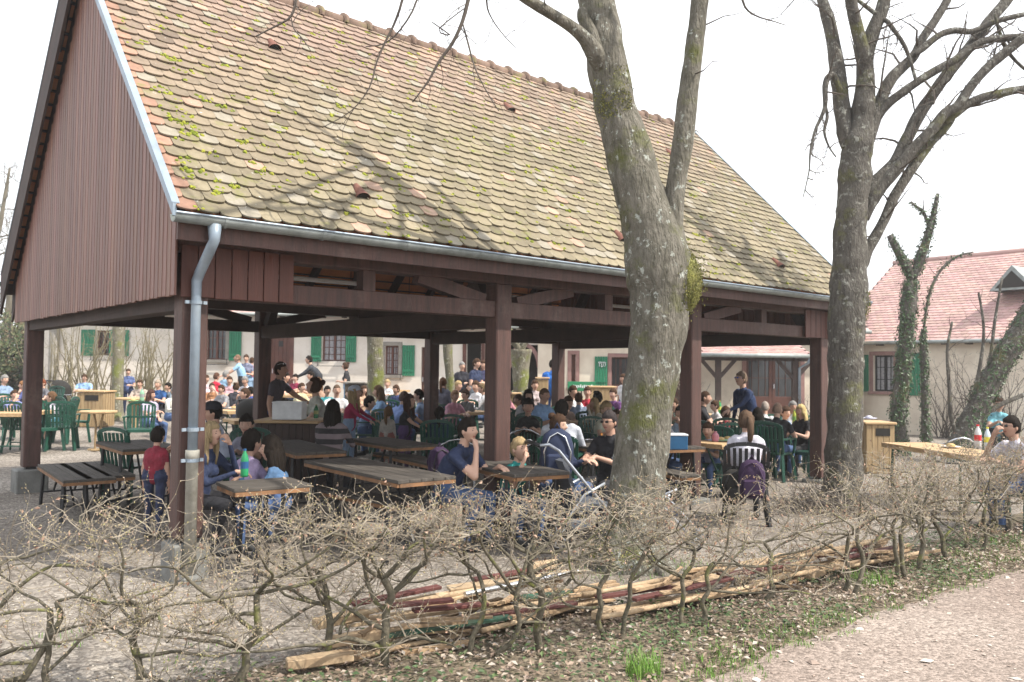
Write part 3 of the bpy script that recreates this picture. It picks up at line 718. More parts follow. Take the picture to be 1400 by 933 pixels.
        if back: b.quadbox([(xl, depth, zr - .1), (s.L + xr, depth, zr - .1), (s.L + xr, 2 * depth + over, ze - .1), (xl, 2 * depth + over, ze - .1), (xl, depth, zr - .0), (s.L + xr, depth, zr - .0), (s.L + xr, 2 * depth + over, ze), (xl, 2 * depth + over, ze)])
        b.build('roof_deck', M['timber_in'], ro)
        b = MB(); b.smooth = True; b.tube([(xl, depth, zr + .02), (s.L + xr, depth, zr + .02)], .09, 8); b.build('ridge_cap', m, ro, attr=True)
        g = MB(); g.smooth = True; g.tube([(xl, ye - .05, ze - .05), (s.L + xr, ye - .05, ze - .05)], .06, 8); g.build('gutter', M['zinc_dull'], s.o)
        b = MB()
        for i in range(int(s.L / .7) + 1): b.box((i * .7 + .1, -over / 2, ze - .09), (.09, over, .1))
        b.build('rafter_ends', M['timber_in'], ro)
        return ro
M['roofpink'] = mat('pink_clay_tiles', (.47, .31, .28), .9, scale=1.2, col2=(.4, .26, .235), tint=True, bump=.2)
def shell(h, H, depth, m, zb=-1.0):      # the side and back walls
    b = MB()
    b.box((-.001 - .1, depth, (H + zb) / 2), (.2, depth * 2, H - zb)); b.box((h.L + .101, depth, (H + zb) / 2), (.2, depth * 2, H - zb)); b.box((h.L / 2, depth * 2, (H + zb) / 2), (h.L, .2, H - zb))
    b.build('side_wall', m, h.o)
    for x in (-.1, h.L + .1):
        pass
# --- long left wing, raised windows
hA = House('farmhouse', 'long cream farmhouse wing with green shutters and a brown door behind the shelter', at_x(52, 28.6, 0), at_x(497, 28.0, 0), 0)
hA.window(hA.rect(281, 447, 309, 492), M['greystone'], M['redbrown'], shutters=(1, .42), lace=False)
hA.window(hA.rect(440, 456, 473, 494), None, M['redbrown'], shutters=(.36, .36), ny=4)
hA.door(hA.rect(367, 440, 397, 548), M['redbrown'], surround=M['redbrown'])
hA.window(hA.rect(131, 452, 150, 486), None, M['redbrown'], shutters=(.5, .7), lace=False)
hA.wall(3.55, M['plaster'])
hA.roof(3.5, 6.3, 4.2, M['roofpink'], xr=.0); shell(hA, 3.5, 4.2, M['plaster'])
b = MB(); b.tube([(hA.px(76, 500)[0], -.12, -.3), (hA.px(76, 500)[0], -.12, 3.5)], .16, 10); b.build('corner_column', M['greystone'], hA.o)
# --- middle house
hB = House('farmhouse', 'cream middle farmhouse with lace-curtained window and open dark entrance', at_x(499, 28.0, 0), at_x(741, 27.6, 0), 0)
hB.window(hB.rect(526, 473, 545, 513), M['greystone'], M['redbrown'], shutters=(0, .42), ny=4)
hB.door(hB.rect(575, 475, 590, 560), M['redbrown'])
x0, z0, x1, z1 = hB.rect(637, 460, 658, 556); hB.holes.append((x0, z0, x1, z1))
b = MB(); b.box(((x0 + x1) / 2, .5, (z0 + z1) / 2), (x1 - x0 + .3, .02, z1 - z0 + .3)); b.build('dark_entrance', M['dark'], hB.o)
b = MB(); b.box((x0 - .07, -.02, (z0 + z1) / 2), (.12, .06, z1 - z0)); b.box((x1 + .07, -.02, (z0 + z1) / 2), (.12, .06, z1 - z0)); b.build('entrance_frame', M['redbrown'], hB.o)
# the arched gateway
x0, z0, x1, z1 = hB.rect(696, 472, 737, 560); hB.holes.append((x0, z0, x1, z1))
b = MB(); b.box(((x0 + x1) / 2, .7, (z0 + z1) / 2), (x1 - x0 + .3, .02, z1 - z0 + .3)); b.build('dark_gateway', M['dark'], hB.o)
b = MB(); n = 10; cx, hw = (x0 + x1) / 2, (x1 - x0) / 2
for i in range(n):
    a0, a1 = math.pi * i / n, math.pi * (i + 1) / n
    b.beam((cx + math.cos(a0) * hw, -.03, z1 - .75 + math.sin(a0) * .75), (cx + math.cos(a1) * hw, -.03, z1 - .75 + math.sin(a1) * .75), .12, .16, up=(0, 1, 0))
b.build('gateway_arch', M['pinkstone'], hB.o)
hB.wall(3.2, M['plaster']); hB.roof(3.15, 6.0, 4.2, M['roofpink'], xl=0, xr=0); shell(hB, 3.15, 4.2, M['plaster'])
# --- right house with the menu window
hC = House('farmhouse', 'pale farmhouse with pink stone window surrounds and a hand-marked green shutter', at_x(743, 27.4, 0), at_x(1172, 27.2, 0), 0)
hC.window(hC.rect(781, 485, 787, 530), M['pinkstone'], M['redbrown'], nx=1, lace=True, sill=False)
cw = hC.window(hC.rect(836, 489, 862, 528), M['pinkstone'], M['redbrown'], shutters=(.42, 0), lace=False, sill=False, grille=True)
for c in cw.children:
    if c.name.startswith('shutter'): c['label'] = 'green shutter with white hand-painted marks'; shx = c
b = MB(); r = random.Random(4); xx, zz = hC.px(823, 499)
for (ax, az, bx, bz) in ((-.13, .06, -.04, .05), (-.09, .05, -.1, -.06), (-.02, .07, -.03, -.07), (-.03, -.07, .04, -.04), (.04, .06, .03, -.05), (.07, .06, .12, .03), (.12, .03, .08, -.06), (-.13, .09, .13, .08)):
    b.beam((xx + ax, -.083, zz + az), (xx + bx, -.083, zz + bz), .018, .006, up=(0, 1, 0))
b.build('painted_marks', M['white'], shx)
hC.door(hC.rect(922, 487, 941, 566), M['redbrown'], surround=M['redbrown'])
hC.door(hC.rect(1020, 489, 1094, 570), M['redbrown'], panes=True, leaves=2, surround=M['pinkstone'])
hC.wall(3.1, M['plaster_y']); hC.roof(3.1, 5.9, 4.2, M['roofpink'], xl=0, xr=.3); shell(hC, 3.1, 4.2, M['plaster_y'])
# small tiled porch in front of the double door
pr = House('porch', 'small tiled porch on brown posts in front of the glazed double door', at_x(955, 24.6, 0), at_x(1106, 24.6, 0), 0)
_, ze = pr.px(1000, 484); _, zr = pr.px(1000, 468)
pr.roof(ze, ze + .75, 2.2, M['roofpink'], over=.25, xl=0, xr=0, back=False)
for x in (pr.px(983, 500)[0], pr.px(1088, 500)[0]):
    b = MB(); b.box((x, .1, ze / 2 - .3), (.15, .15, ze + .5)); p = b.build('post', M['timber_in'], pr.o)
    b = MB()
    for sg in (-1, 1): b.beam((x, .1, ze - .75), (x + sg * .5, .1, ze - .18), .08, .1)
    b.build('bracket', M['timber_in'], p)
b = MB(); b.beam((0, .1, ze - .12), (pr.L, .1, ze - .12), .14, .16); b.build('beam', M['timber_in'], pr.o)
x = pr.px(1093, 500)[0]; b = MB(); b.smooth = True; b.tube([(pr.L - .05, -.3, ze - .08), (pr.L - .1, -.2, ze - .25), (x, .0, ze - .4), (x, -.05, -.5)], .04, 8); b.build('downpipe', M['zinc'], pr.o)
# --- right wing, turned towards us
hD = House('farmhouse', 'right farmhouse wing with long pink tiled roof, red window and green shutters', at_x(1150, 28.6, 0), at_x(1520, 22.3, 0), 0)
hD.window(hD.rect(1194, 486, 1222, 535), M['pinkstone'], M['maroon'], shutters=(.42, 0), lace=True, sill=False)
q = hD.rect(1244, 483, 1259, 541)
b = MB()
for i in range(4): b.box((q[0] + (q[2] - q[0]) * (i + .5) / 4, -.04, (q[1] + q[3]) / 2), ((q[2] - q[0]) / 4 - .01, .03, q[3] - q[1]), bev=.004)
b.build('shutter', M['green'], hD.o)
_, ze = hD.px(1290, 465, -.35); _, zr = hD.px(1290, 354, 4.2)
hD.wall(ze, M['plaster_y']); hD.roof(ze, zr, 4.2, M['roofpink']); shell(hD, ze - .1, 4.2, M['plaster_y'])
b = MB(); xx = hD.px(1395, 400, 1.5)[0]; zz = hD.px(1395, 397, 1.2)[1]
dz = .75; b.add([(xx - .65, .9, zz), (xx + .65, .9, zz), (xx, .9, zz + dz), (xx - .65, 3.2, zz), (xx + .65, 3.2, zz), (xx, 3.2, zz + dz)], [(0, 1, 2), (0, 2, 5, 3), (1, 4, 5, 2)]); dm = b.build('dormer', M['zinc_dull'], hD.o)
b = MB(); b.add([(xx - .47, .89, zz + .07), (xx + .47, .89, zz + .07), (xx, .89, zz + dz - .16)], [(0, 1, 2)]); b.build('dormer_opening', M['dark'], dm)
# signs and wooden boxes
M['signgreen'] = flat('green_sign', (.02, .2, .09), .5)
def at_box(name, label, cat, px, py0, py1, wpx, Y, dep, m, group=None, rz=0, top=None, hole=True):
    p = at_x(px, Y); z1 = at(px, py0, Y).z - p.z; w_ = wpx / F * Y
    t = thing(name, label, cat, p, rz, group); n = max(4, int(w_ / .09)); b = MB(); r = random.Random(int(px))
    for i in range(n):
        k = r.uniform(.85, 1.15); b.col = (k, k, k)
        b.box((-w_ / 2 + w_ * (i + .5) / n, -dep / 2, z1 / 2 - .02), (w_ / n - .006, .025, z1 - .06), bev=.004)
        b.box((-w_ / 2 + w_ * (i + .5) / n, dep / 2, z1 / 2 - .02), (w_ / n - .006, .025, z1 - .06))
    nd = max(3, int(dep / .1))
    for i in range(nd):
        for sx in (-1, 1): k = r.uniform(.85, 1.15); b.col = (k, k, k); b.box((sx * (w_ / 2 - .014), -dep / 2 + dep * (i + .5) / nd, z1 / 2 - .02), (.025, dep / nd - .02, z1 - .06))
    b.build('planked_body', m, t, attr=True)
    b = MB(); b.box((0, 0, z1 - .02), (w_ + .06, dep + .08, .04), bev=.008); b.build('top', top or M['woodlight'], t)
    if hole:
        b = MB(); b.box((.04, -dep / 2 - .016, z1 - .17), (w_ * .5, .01, .13)); b.build('slot', M['dark'], t)
    for sx in (-1, 1):
        b = MB(); b.box((sx * (w_ / 2 - .05), -dep / 2 + .02, .01), (.07, .07, .06)); b.build('foot', m, t)
    return t
# ================================================================ trees
def smooth_path(pts, rad, per=4):
    """Catmull-Rom through the points"""
    P = [Vector(p) for p in pts]; out = []; ro = []
    for i in range(len(P) - 1):
        p0, p1, p2, p3 = P[max(i - 1, 0)], P[i], P[i + 1], P[min(i + 2, len(P) - 1)]
        for k in range(per):
            t = k / per; t2, t3 = t * t, t * t * t
            out.append(.5 * ((2 * p1) + (p2 - p0) * t + (2 * p0 - 5 * p1 + 4 * p2 - p3) * t2 + (3 * p1 - p0 - 3 * p2 + p3) * t3)); ro.append(rad[i] + (rad[i + 1] - rad[i]) * t)
    return out + [P[-1]], ro + [rad[-1]]
def bark(name, base, dark, lich, moss, l_lo=.56, m_lo=.6, sc=1.0):
    m = mat(name, base, .95, scale=9 * sc, col2=dark, stretch=(1.8, 1.8, .55), bump=1.0, bscale=30, bdist=.035)
    add_patches(m, moss, 2.2, m_lo, m_lo + .12, 8, seed=4); add_patches(m, lich, 11, l_lo, l_lo + .05, 6, seed=1); add_patches(m, tuple(c * .4 for c in dark), 28, .66, .72, 3, seed=7)
    return m
M['bark1'] = bark('lichened_bark', (.19, .175, .145), (.075, .07, .052), (.36, .38, .34), (.1, .105, .035), .585, .53)
M['bark2'] = bark('grey_bark', (.125, .115, .1), (.05, .044, .037), (.24, .24, .21), (.12, .12, .05), .57, .54)
M['bark3'] = bark('yard_tree_bark', (.24, .22, .17), (.13, .12, .08), (.4, .4, .33), (.17, .19, .05), .58, .5)
M['twig'] = mat('twig_bark', (.11, .09, .075), .85, scale=20, col2=(.06, .05, .042), bump=0)
M['twigpale'] = mat('pale_twigs', (.36, .3, .2), .8, scale=12, col2=(.2, .16, .1), bump=0)
M['ivy'] = mat('ivy_leaves', (1, 1, 1), .45, var=.15, tint=True, bump=0, spec=.5)
def px_path(rows, Y, dY=None):           # rows of (px, py, width px) at depth Y (+dY per row)
    P = []; Rr = []
    for i, q in enumerate(rows):
        y = Y + (dY(i / (len(rows) - 1)) if dY else 0) + (q[3] if len(q) > 3 else 0)
        P.append(at(q[0], q[1], y)); Rr.append(q[2] / 2 / F * y)
    return P, Rr
def gnarl(b, P, Rr, n=14, amp=.12, per=5, flare=None, cap=True):
    p, q = smooth_path(P, Rr, per); b.smooth = True
    n0 = len(b.v); b.tube(p, q, n, cap)
    for i in range(n0, len(b.v)):
        v = Vector(b.v[i]); k = (i - n0) // n; k = min(k, len(p) - 1); d = v - p[k]; rr = d.length
        nz = noise.noise(v * 4.5) * .7 + noise.noise(v * 13) * .35
        b.v[i] = tuple(p[k] + d * (1 + amp * nz * 1.6))
    return p, q
def twigs(b, p, q, r, dens=3.0, ln=.5, up=.2, start=.2, sub=2, thin=.004, spread=1.0, depth=0):
    """side twigs with side twigs of their own, along a limb"""
    tot = 0
    for i in range(1, len(p)):
        tot += (p[i] - p[i - 1]).length
    acc = 0; nxt = tot * start
    for i in range(1, len(p)):
        seg = p[i] - p[i - 1]; L_ = seg.length
        while acc + L_ > nxt:
            t = (nxt - acc) / max(L_, 1e-6); o = p[i - 1] + seg * t; d = seg.normalized()
            a = Vector((r.gauss(0, 1), r.gauss(0, 1), r.gauss(0, 1) + up)); a = (a - d * a.dot(d) * .5).normalized()
            dr = (d * r.uniform(.3, .9) + a * spread).normalized(); l = ln * r.uniform(.4, 1.3) * (1 - .4 * nxt / tot); r0 = min(max(thin, q[i] * .35), thin * 2.2)
            pts = [o]; n_ = 5
            for k in range(n_):
                dr = (dr + Vector((r.gauss(0, .22), r.gauss(0, .22), r.gauss(0, .22) + up * .12))).normalized(); pts.append(pts[-1] + dr * (l / n_))
            rr = [r0 * (1 - .75 * k / n_) for k in range(n_ + 1)]
            b.tube(pts, rr, 4 if r0 > .006 else 3, False)
            if sub > 0: twigs(b, pts, rr, r, dens * 2.2, l * .5, up, .25, sub - 1, max(thin * .6, .0016), spread, depth + 1)
            nxt += 1 / dens * r.uniform(.6, 1.4)
        acc += L_
def rest_on_ground(P, Rr, fl):           # carry the trunk down into the soil with a root flare
    g = gh(P[0].x, P[0].y); a = P[0]
    return [Vector((a.x, a.y, g - .15)), Vector((a.x, a.y, g + .06))] + P[1:], [Rr[0] * fl * 1.1, Rr[0] * fl] + Rr[1:]

# ---- near tree in front of the shelter
r = random.Random(31); Y1 = 7.35
t1 = thing('big_tree', 'thick grey forked trunk with mossy swelling standing in front of the tiled roof', 'tree', gpt(862, 775))
b = MB(); base = Vector(t1.location)
def loc(P, o): return [p - Vector(o.location) for p in P]
rows = [(862, 776, 102), (866, 735, 86), (869, 690, 76), (876, 620, 73), (885, 550, 72), (896, 480, 72), (903, 420, 80), (903, 385, 90), (897, 350, 90), (889, 310, 78), (873, 260, 68), (858, 200, 62), (842, 150, 56), (832, 100, 55), (824, 50, 52), (815, 0, 50), (800, -80, 46), (785, -160, 36), (770, -230, 22)]
P, Q = px_path(rows, Y1); P, Q = rest_on_ground(P, Q, 1.12)
tp, tq = gnarl(b, P, Q, 22, .1, 6)
for a_, w_ in ((.5, .09), (1.6, .1), (2.9, .08), (4.1, .1), (5.3, .09)):
    x, y = math.cos(a_), math.sin(a_); c = Vector((P[1].x, P[1].y, gh(P[1].x, P[1].y)))
    gnarl(b, [c + Vector((x * .12, y * .12, .34)), c + Vector((x * .28, y * .28, .12)), c + Vector((x * .48, y * .48, -.06))], [.13, w_, .03], 8, .2, 3)
b.v = [tuple(Vector(v) - base) for v in b.v]; trk = b.build('trunk', M['bark1'], t1)
def limb(tree, rows, Y, m, dY=None, name='limb', n=10, amp=.1, tw=None, root=None, per=4):
    b = MB(); P, Q = px_path(rows, Y, dY); Q[0] *= .5; p, q = gnarl(b, P, Q, n, amp, per)
    o_ = Vector(tree.location); b.v = [tuple(Vector(v) - o_) for v in b.v]; L_ = b.build(name, m, tree)
    if tw:
        c = MB(); twigs(c, p, q, r, **tw); 
        if c.v: c.v = [tuple(Vector(v) - o_) for v in c.v]; k = c.build('twigs', M['twig'], L_); k['kind'] = 'stuff'
    return p, q
tw = dict(dens=1.6, ln=.5, up=.1, start=.35, sub=2, thin=.005)
limb(t1, [(918, 395, 60), (922, 350, 42), (920, 310, 30), (922, 270, 27), (928, 230, 28), (935, 185, 29), (940, 140, 29), (946, 90, 26), (951, 50, 25), (957, 0, 24), (966, -80, 22), (985, -200, 18), (1000, -320, 12)], Y1 - .05, M['bark1'], tw=dict(dens=2.2, ln=.45, up=.1, start=.3, sub=2, thin=.004))
limb(t1, [(822, 95, 36), (812, 72, 28), (798, 52, 20), (780, 36, 17), (755, 20, 16), (735, 8, 15), (715, -4, 14), (680, -30, 12), (640, -50, 9), (600, -60, 6)], Y1 - .1, M['bark1'], lambda t: -t * .8, tw=dict(dens=3, ln=.6, up=-.3, start=.4, sub=2, thin=.004))
limb(t1, [(795, 12, 20), (798, 25, 18), (808, 45, 18), (818, 70, 16)], Y1 - .15, M['bark1'])
for rows in ([(792, -110, 16), (740, -180, 12), (690, -230, 8), (640, -260, 4)],): limb(t1, rows, Y1, M['bark1'], tw=dict(dens=2.5, ln=1.0, up=-.1, start=.2, sub=2, thin=.006))
# spreading crown above and towards the path (throws the branch shadows on the yard)
top = at(785, -150, Y1); rc = random.Random(8)
for ax, ay, az, w_ in [(1.6, 2.2, 6.8, .035), (3.0, 2.0, 6.4, .04), (2.1, 1.0, 7.3, .035), (4.3, 3.0, 6.8, .04), (4.8, 5.0, 7.6, .035)]:
    e = Vector((ax, ay, az)); P = [top + Vector((0, 0, rc.uniform(-.5, .3)))]; 
    for k in (1, 2, 3, 4): P.append(P[0].lerp(e, k / 4) + Vector((rc.gauss(0, .16), rc.gauss(0, .16), .5 * math.sin(k / 4 * 3.1) + rc.gauss(0, .1))))
    P.append(e + (e - P[0]) * .25 + Vector((0, 0, -.2))); b = MB(); p, q = gnarl(b, P, [w_ * (1 - .16 * k) for k in range(6)], 8, .1, 3); o_ = Vector(t1.location); b.v = [tuple(Vector(v) - o_) for v in b.v]; L_ = b.build('limb', M['bark1'], t1)
    c = MB(); twigs(c, p, q, rc, 2.0, 1.1, 0, .25, 2, .012); c.v = [tuple(Vector(v) - o_) for v in c.v if True]; k = c.build('twigs', M['twig'], L_); k['kind'] = 'stuff'
# thin hanging branches from the crown, in front of the roof
for rows, dy in (([(650, -60, 7), (642, -10, 6), (632, 30, 5.5), (618, 60, 5), (600, 85, 4), (585, 112, 3), (564, 140, 2)], -.9), ([(632, 30, 4), (640, 60, 3), (650, 95, 2.2), (668, 130, 1.6), (682, 152, 1.2)], -.9), ([(560, -60, 5), (550, 0, 4), (538, 35, 3.4), (528, 55, 3), (515, 85, 2.6), (505, 120, 2), (480, 152, 1.5), (440, 175, 1)], -1.1), ([(575, -60, 4), (570, 0, 3), (548, 40, 2.4), (525, 60, 2), (500, 64, 1.2)], -1.0),
                 ([(415, -60, 5), (405, 0, 4), (398, 22, 3.4), (385, 32, 3), (365, 42, 2.5), (350, 50, 2)], -1.3), ([(398, 24, 3), (402, 40, 2), (415, 55, 1.5), (425, 70, 1)], -1.3), ([(668, -60, 4), (665, 0, 3), (672, 25, 2), (690, 50, 1.5), (706, 66, 1)], -.6), ([(590, 30, 3), (615, 48, 2.2), (600, 40, 2), (640, 8, 1.5)], -.8), ([(1010, -60, 5), (1015, 0, 3.5), (1030, 20, 2.5), (1060, 30, 1.5), (1075, 35, 1)], -.2)):
    limb(t1, rows, Y1 + dy, M['twig'], name='hanging_branch', n=5, amp=.05, tw=dict(dens=6, ln=.42, up=-.25, start=.15, sub=1, thin=.0035), per=3)
# swelling with moss at the fork, and the mossy knot higher up
def moss_mass(tree, c, rad, sq, n, r, name='moss'):
    b = MB(); o_ = Vector(tree.location)
    for _ in range(n):
        u = Vector((r.gauss(0, 1), r.gauss(0, 1), r.gauss(0, 1))).normalized(); 
        if u.y > .35: continue
        p = c + Vector((u.x * rad * sq[0], u.y * rad * sq[1], u.z * rad * sq[2])) * r.uniform(.85, 1.05)
        b.col = r.choice([(.2, .2, .05), (.28, .27, .07), (.15, .16, .04), (.34, .32, .1), (.12, .13, .03)])
        s = r.uniform(.005, .014); leaf(b, p - o_, s, u + Vector((r.uniform(-.9, .9), r.uniform(-.9, .9), r.uniform(-.3, .9))), r.uniform(0, 6), .6)
    k = b.build(name, M['moss'], tree, attr=True); k['kind'] = 'stuff'
kb = MB(); c = at(930, 385, Y1 - .02); o_ = Vector(t1.location)
vs = []; kb.smooth = True
kb.lathe([(.01, -.3), (.1, -.26), (.17, -.12), (.19, .02), (.15, .16), (.07, .26), (.01, .3)], c - o_, 16)
kb.v = [tuple(Vector(v) + (Vector(v) - (c - o_)).normalized() * .05 * noise.noise(Vector(v) * 7)) for v in kb.v]; M['mossbark'] = bark('mossy_bark', (.2, .19, .07), (.09, .09, .03), (.3, .29, .14), (.25, .25, .07), .6, .5); kb.build('swelling', M['mossbark'], t1)
moss_mass(t1, c, .2, (.95, 1.05, 1.45), 3200, r); moss_mass(t1, c, .22, (1.15, 1.1, 1.7), 500, r); moss_mass(t1, at(842, 143, Y1 - .1), .13, (1.1, .9, 1.3), 900, r); moss_mass(t1, at(838, 130, Y1 - .08), .17, (1.05, 1, 1.9), 500, r); moss_mass(t1, at(858, 755, Y1 - .05), .34, (1, 1, .42), 1500, r)

# ---- second tree, right of the shelter
r = random.Random(77); Y2 = 10.9
t2 = thing('big_tree', 'tall bare grey tree with many spreading limbs at the right end of the shelter', 'tree', gpt(1150, 690))
rows = [(1148, 692, 62), (1152, 650, 50), (1154, 600, 47), (1155, 540, 46), (1156, 480, 46), (1158, 430, 50), (1160, 400, 51), (1161, 360, 45), (1163, 310, 42), (1166, 270, 42), (1169, 235, 44), (1172, 200, 40), (1177, 175, 32), (1181, 145, 22), (1184, 120, 12)]
b = MB(); P, Q = px_path(rows, Y2); Q[0] *= .8; P, Q = rest_on_ground(P, Q, 1.02); gnarl(b, P, Q, 20, .13, 6); o_ = Vector(t2.location); b.v = [tuple(Vector(v) - o_) for v in b.v]; b.build('trunk', M['bark2'], t2)
T2 = [
 [(1158, 205, 26), (1155, 180, 24), (1150, 140, 22), (1147, 112, 22), (1141, 70, 19), (1135, 36, 18), (1124, 0, 15), (1112, -60, 12), (1090, -180, 7)],
 [(1176, 190, 34), (1180, 150, 32), (1183, 115, 26), (1184, 76, 22), (1195, 40, 20), (1207, 8, 18), (1216, -50, 14), (1220, -200, 7)],
 [(1183, 110, 24), (1181, 80, 19), (1174, 50, 18), (1167, 20, 17), (1160, -20, 15), (1150, -120, 10)],
 [(1188, 200, 22), (1194, 165, 20), (1205, 135, 17), (1218, 108, 16), (1234, 92, 14), (1250, 76, 13), (1262, 52, 12), (1279, 27, 11), (1295, 0, 11), (1320, -50, 8)],
 [(1250, 76, 11), (1262, 66, 10), (1285, 48, 9), (1306, 42, 9), (1330, 43, 8), (1360, 30, 8), (1400, 20, 7), (1450, 10, 5)],
 [(1196, 170, 15), (1211, 145, 13), (1232, 128, 12), (1256, 111, 11), (1282, 95, 11), (1306, 82, 11), (1325, 68, 11), (1350, 55, 10), (1400, 50, 10), (1460, 40, 7)],
 [(1180, 275, 24), (1192, 256, 20), (1208, 238, 17), (1225, 220, 17), (1240, 190, 17), (1256, 158, 17), (1276, 128, 16), (1297, 99, 16), (1318, 74, 16), (1337, 50, 16), (1355, 26, 15), (1373, 5, 15), (1395, -30, 13), (1440, -100, 9)],
 [(1182, 300, 26), (1193, 272, 19), (1212, 248, 16), (1234, 222, 16), (1252, 200, 15), (1274, 178, 15), (1292, 155, 14), (1308, 146, 13), (1325, 122, 13), (1340, 103, 13), (1365, 80, 13), (1400, 52, 13), (1450, 20, 10)],
 [(1292, 168, 14), (1306, 155, 13), (1325, 142, 12), (1346, 133, 12), (1372, 127, 12), (1400, 122, 11), (1450, 118, 8)],
 [(1172, 385, 24), (1178, 360, 20), (1186, 342, 16), (1200, 318, 14), (1212, 294, 15), (1222, 270, 14), (1238, 244, 14), (1254, 220, 14), (1272, 195, 14), (1288, 178, 14), (1300, 162, 13)],
 [(1150, 128, 16), (1140, 104, 9), (1132, 106, 9), (1128, 120, 8), (1128, 145, 6), (1122, 162, 5), (1114, 180, 4), (1108, 207, 3), (1106, 235, 2), (1098, 270, 1.2)],
 [(1128, 140, 6), (1131, 160, 5), (1127, 180, 4), (1133, 200, 3), (1143, 215, 2)],
 [(1172, 0, 10), (1205, 25, 8), (1215, 32, 7), (1235, 60, 6), (1245, 85, 5), (1252, 110, 5)],
 [(1360, 20, 8), (1372, 60, 6), (1390, 85, 5), (1420, 110, 4)],
]
for i, rows in enumerate(T2):
    d = (.35, 0, -.3, .25, .1, -.2, .3, -.25, -.1, .2, -.3, -.3, -.2, .1)[i]
    limb(t2, rows, Y2, M['bark2'], (lambda t, d=d: d * t), n=10 if i < 10 else 6, tw=dict(dens=(3.2 if i < 10 else 6), ln=1.0 if i < 10 else .5, up=.02, start=.2, sub=2, thin=.008))
moss_mass(t2, at(1176, 415, Y2 - .05), .17, (.7, .9, 1.8), 1200, r); moss_mass(t2, at(1160, 395, Y2 - .1), .12, (.8, .9, 1.5), 400, r)

# ---- ivy-clad trees behind, at the right
def ivy_on(tree, p, q, r, dens, t_end=1.0, s=(.02, .045)):
    b = MB(); o_ = Vector(tree.location)
    for i in range(1, len(p)):
        if i / len(p) > t_end: break
        d = p[i] - p[i - 1]; n_ = int(dens * d.length * q[i] * 70)
        for _ in range(n_):
            a = r.uniform(0, 6.283); t = r.random(); dd = d.normalized(); u = dd.orthogonal().normalized(); v_ = dd.cross(u); w_ = u * math.cos(a) + v_ * math.sin(a)
            if noise.noise((p[i - 1] + w_ * .4) * 2.3) < -.28: continue
            b.col = r.choice([(.035, .075, .02), (.05, .1, .03), (.025, .055, .018), (.07, .12, .04)])
            leaf(b, p[i - 1] + d * t + w_ * (q[i] + abs(r.gauss(0, .035))) - o_, r.uniform(*s), w_ + Vector((r.uniform(-.5, .5), r.uniform(-.5, .5), r.uniform(-.2, .8))), r.uniform(0, 6))
    if b.v: k = b.build('ivy', M['ivy'], tree, attr=True); k['kind'] = 'stuff'
def plain_tree(label, rows, Y, limbs, m, ivy=0, tw=None, ivy_end=1.0, cat='tree', name='tree', group=None, flare=1.15, n=12):
    g = at_x(rows[0][0], Y); t = thing(name, label, cat, g, 0, group); b = MB(); P, Q = px_path(rows, Y); P, Q = rest_on_ground(P, Q, flare)
    p, q = gnarl(b, P, Q, n, .12, 4); o_ = Vector(t.location); b.v = [tuple(Vector(v) - o_) for v in b.v]; b.build('trunk', m, t)
    if tw and not limbs:
        c = MB(); twigs(c, p, q, r, **tw); c.v = [tuple(Vector(v) - o_) for v in c.v]; k = c.build('twigs', M['twig'], t); k['kind'] = 'stuff'
    if ivy: ivy_on(t, p, q, r, ivy, ivy_end)
    for L_ in limbs:
        pp, qq = limb(t, L_, Y, m, n=8, tw=tw)
        if ivy and ivy_end >= 1: ivy_on(t, pp, qq, r, ivy * .8)
    return t
r = random.Random(5)
plain_tree('upright trunk wrapped in green ivy with a broken forked top by the pink roof', [(1228, 618, 26), (1228, 590, 20), (1230, 550, 20), (1236, 500, 20), (1240, 450, 20), (1243, 410, 20), (1246, 385, 18)], 18.0,
    [[(1246, 388, 16), (1240, 366, 14), (1228, 345, 12), (1216, 322, 8)], [(1246, 388, 16), (1256, 360, 14), (1268, 325, 12), (1276, 295, 8), (1282, 265, 5)], [(1270, 310, 8), (1262, 290, 5), (1252, 282, 4), (1245, 276, 3)]], M['bark2'], 60, dict(dens=2, ln=.5, up=.1, start=.5, sub=1, thin=.006))
plain_tree('slim ivy-covered trunk with one thin arching branch beside the forked ivy trunk', [(1268, 606, 12), (1265, 580, 10), (1264, 520, 9), (1262, 470, 9), (1263, 450, 6)], 18.8,
    [[(1263, 455, 5), (1267, 420, 4), (1275, 390, 4), (1290, 365, 3.5), (1310, 350, 3), (1330, 345, 2)]], M['bark2'], 60, dict(dens=2, ln=.6, up=.1, start=.2, sub=2, thin=.006))
plain_tree('thick mossy ivy-clad trunk leaning far to the right behind the table', [(1312, 612, 40), (1322, 590, 30), (1336, 560, 28), (1352, 525, 27), (1372, 490, 28), (1395, 455, 30), (1430, 400, 30), (1480, 340, 28)], 16.5,
    [[(1318, 600, 10), (1335, 575, 9), (1365, 555, 7), (1400, 540, 6), (1450, 520, 4)], [(1312, 604, 10), (1300, 570, 6), (1298, 530, 5), (1295, 480, 4), (1302, 440, 3)], [(1325, 590, 9), (1330, 550, 6), (1340, 500, 5), (1345, 450, 4), (1338, 400, 3)], [(1320, 600, 8), (1332, 560, 6), (1352, 500, 5), (1360, 440, 4), (1370, 380, 3)]], M['bark2'], 34, dict(dens=2.2, ln=.8, up=.3, start=.2, sub=2, thin=.006), ivy_end=.99)
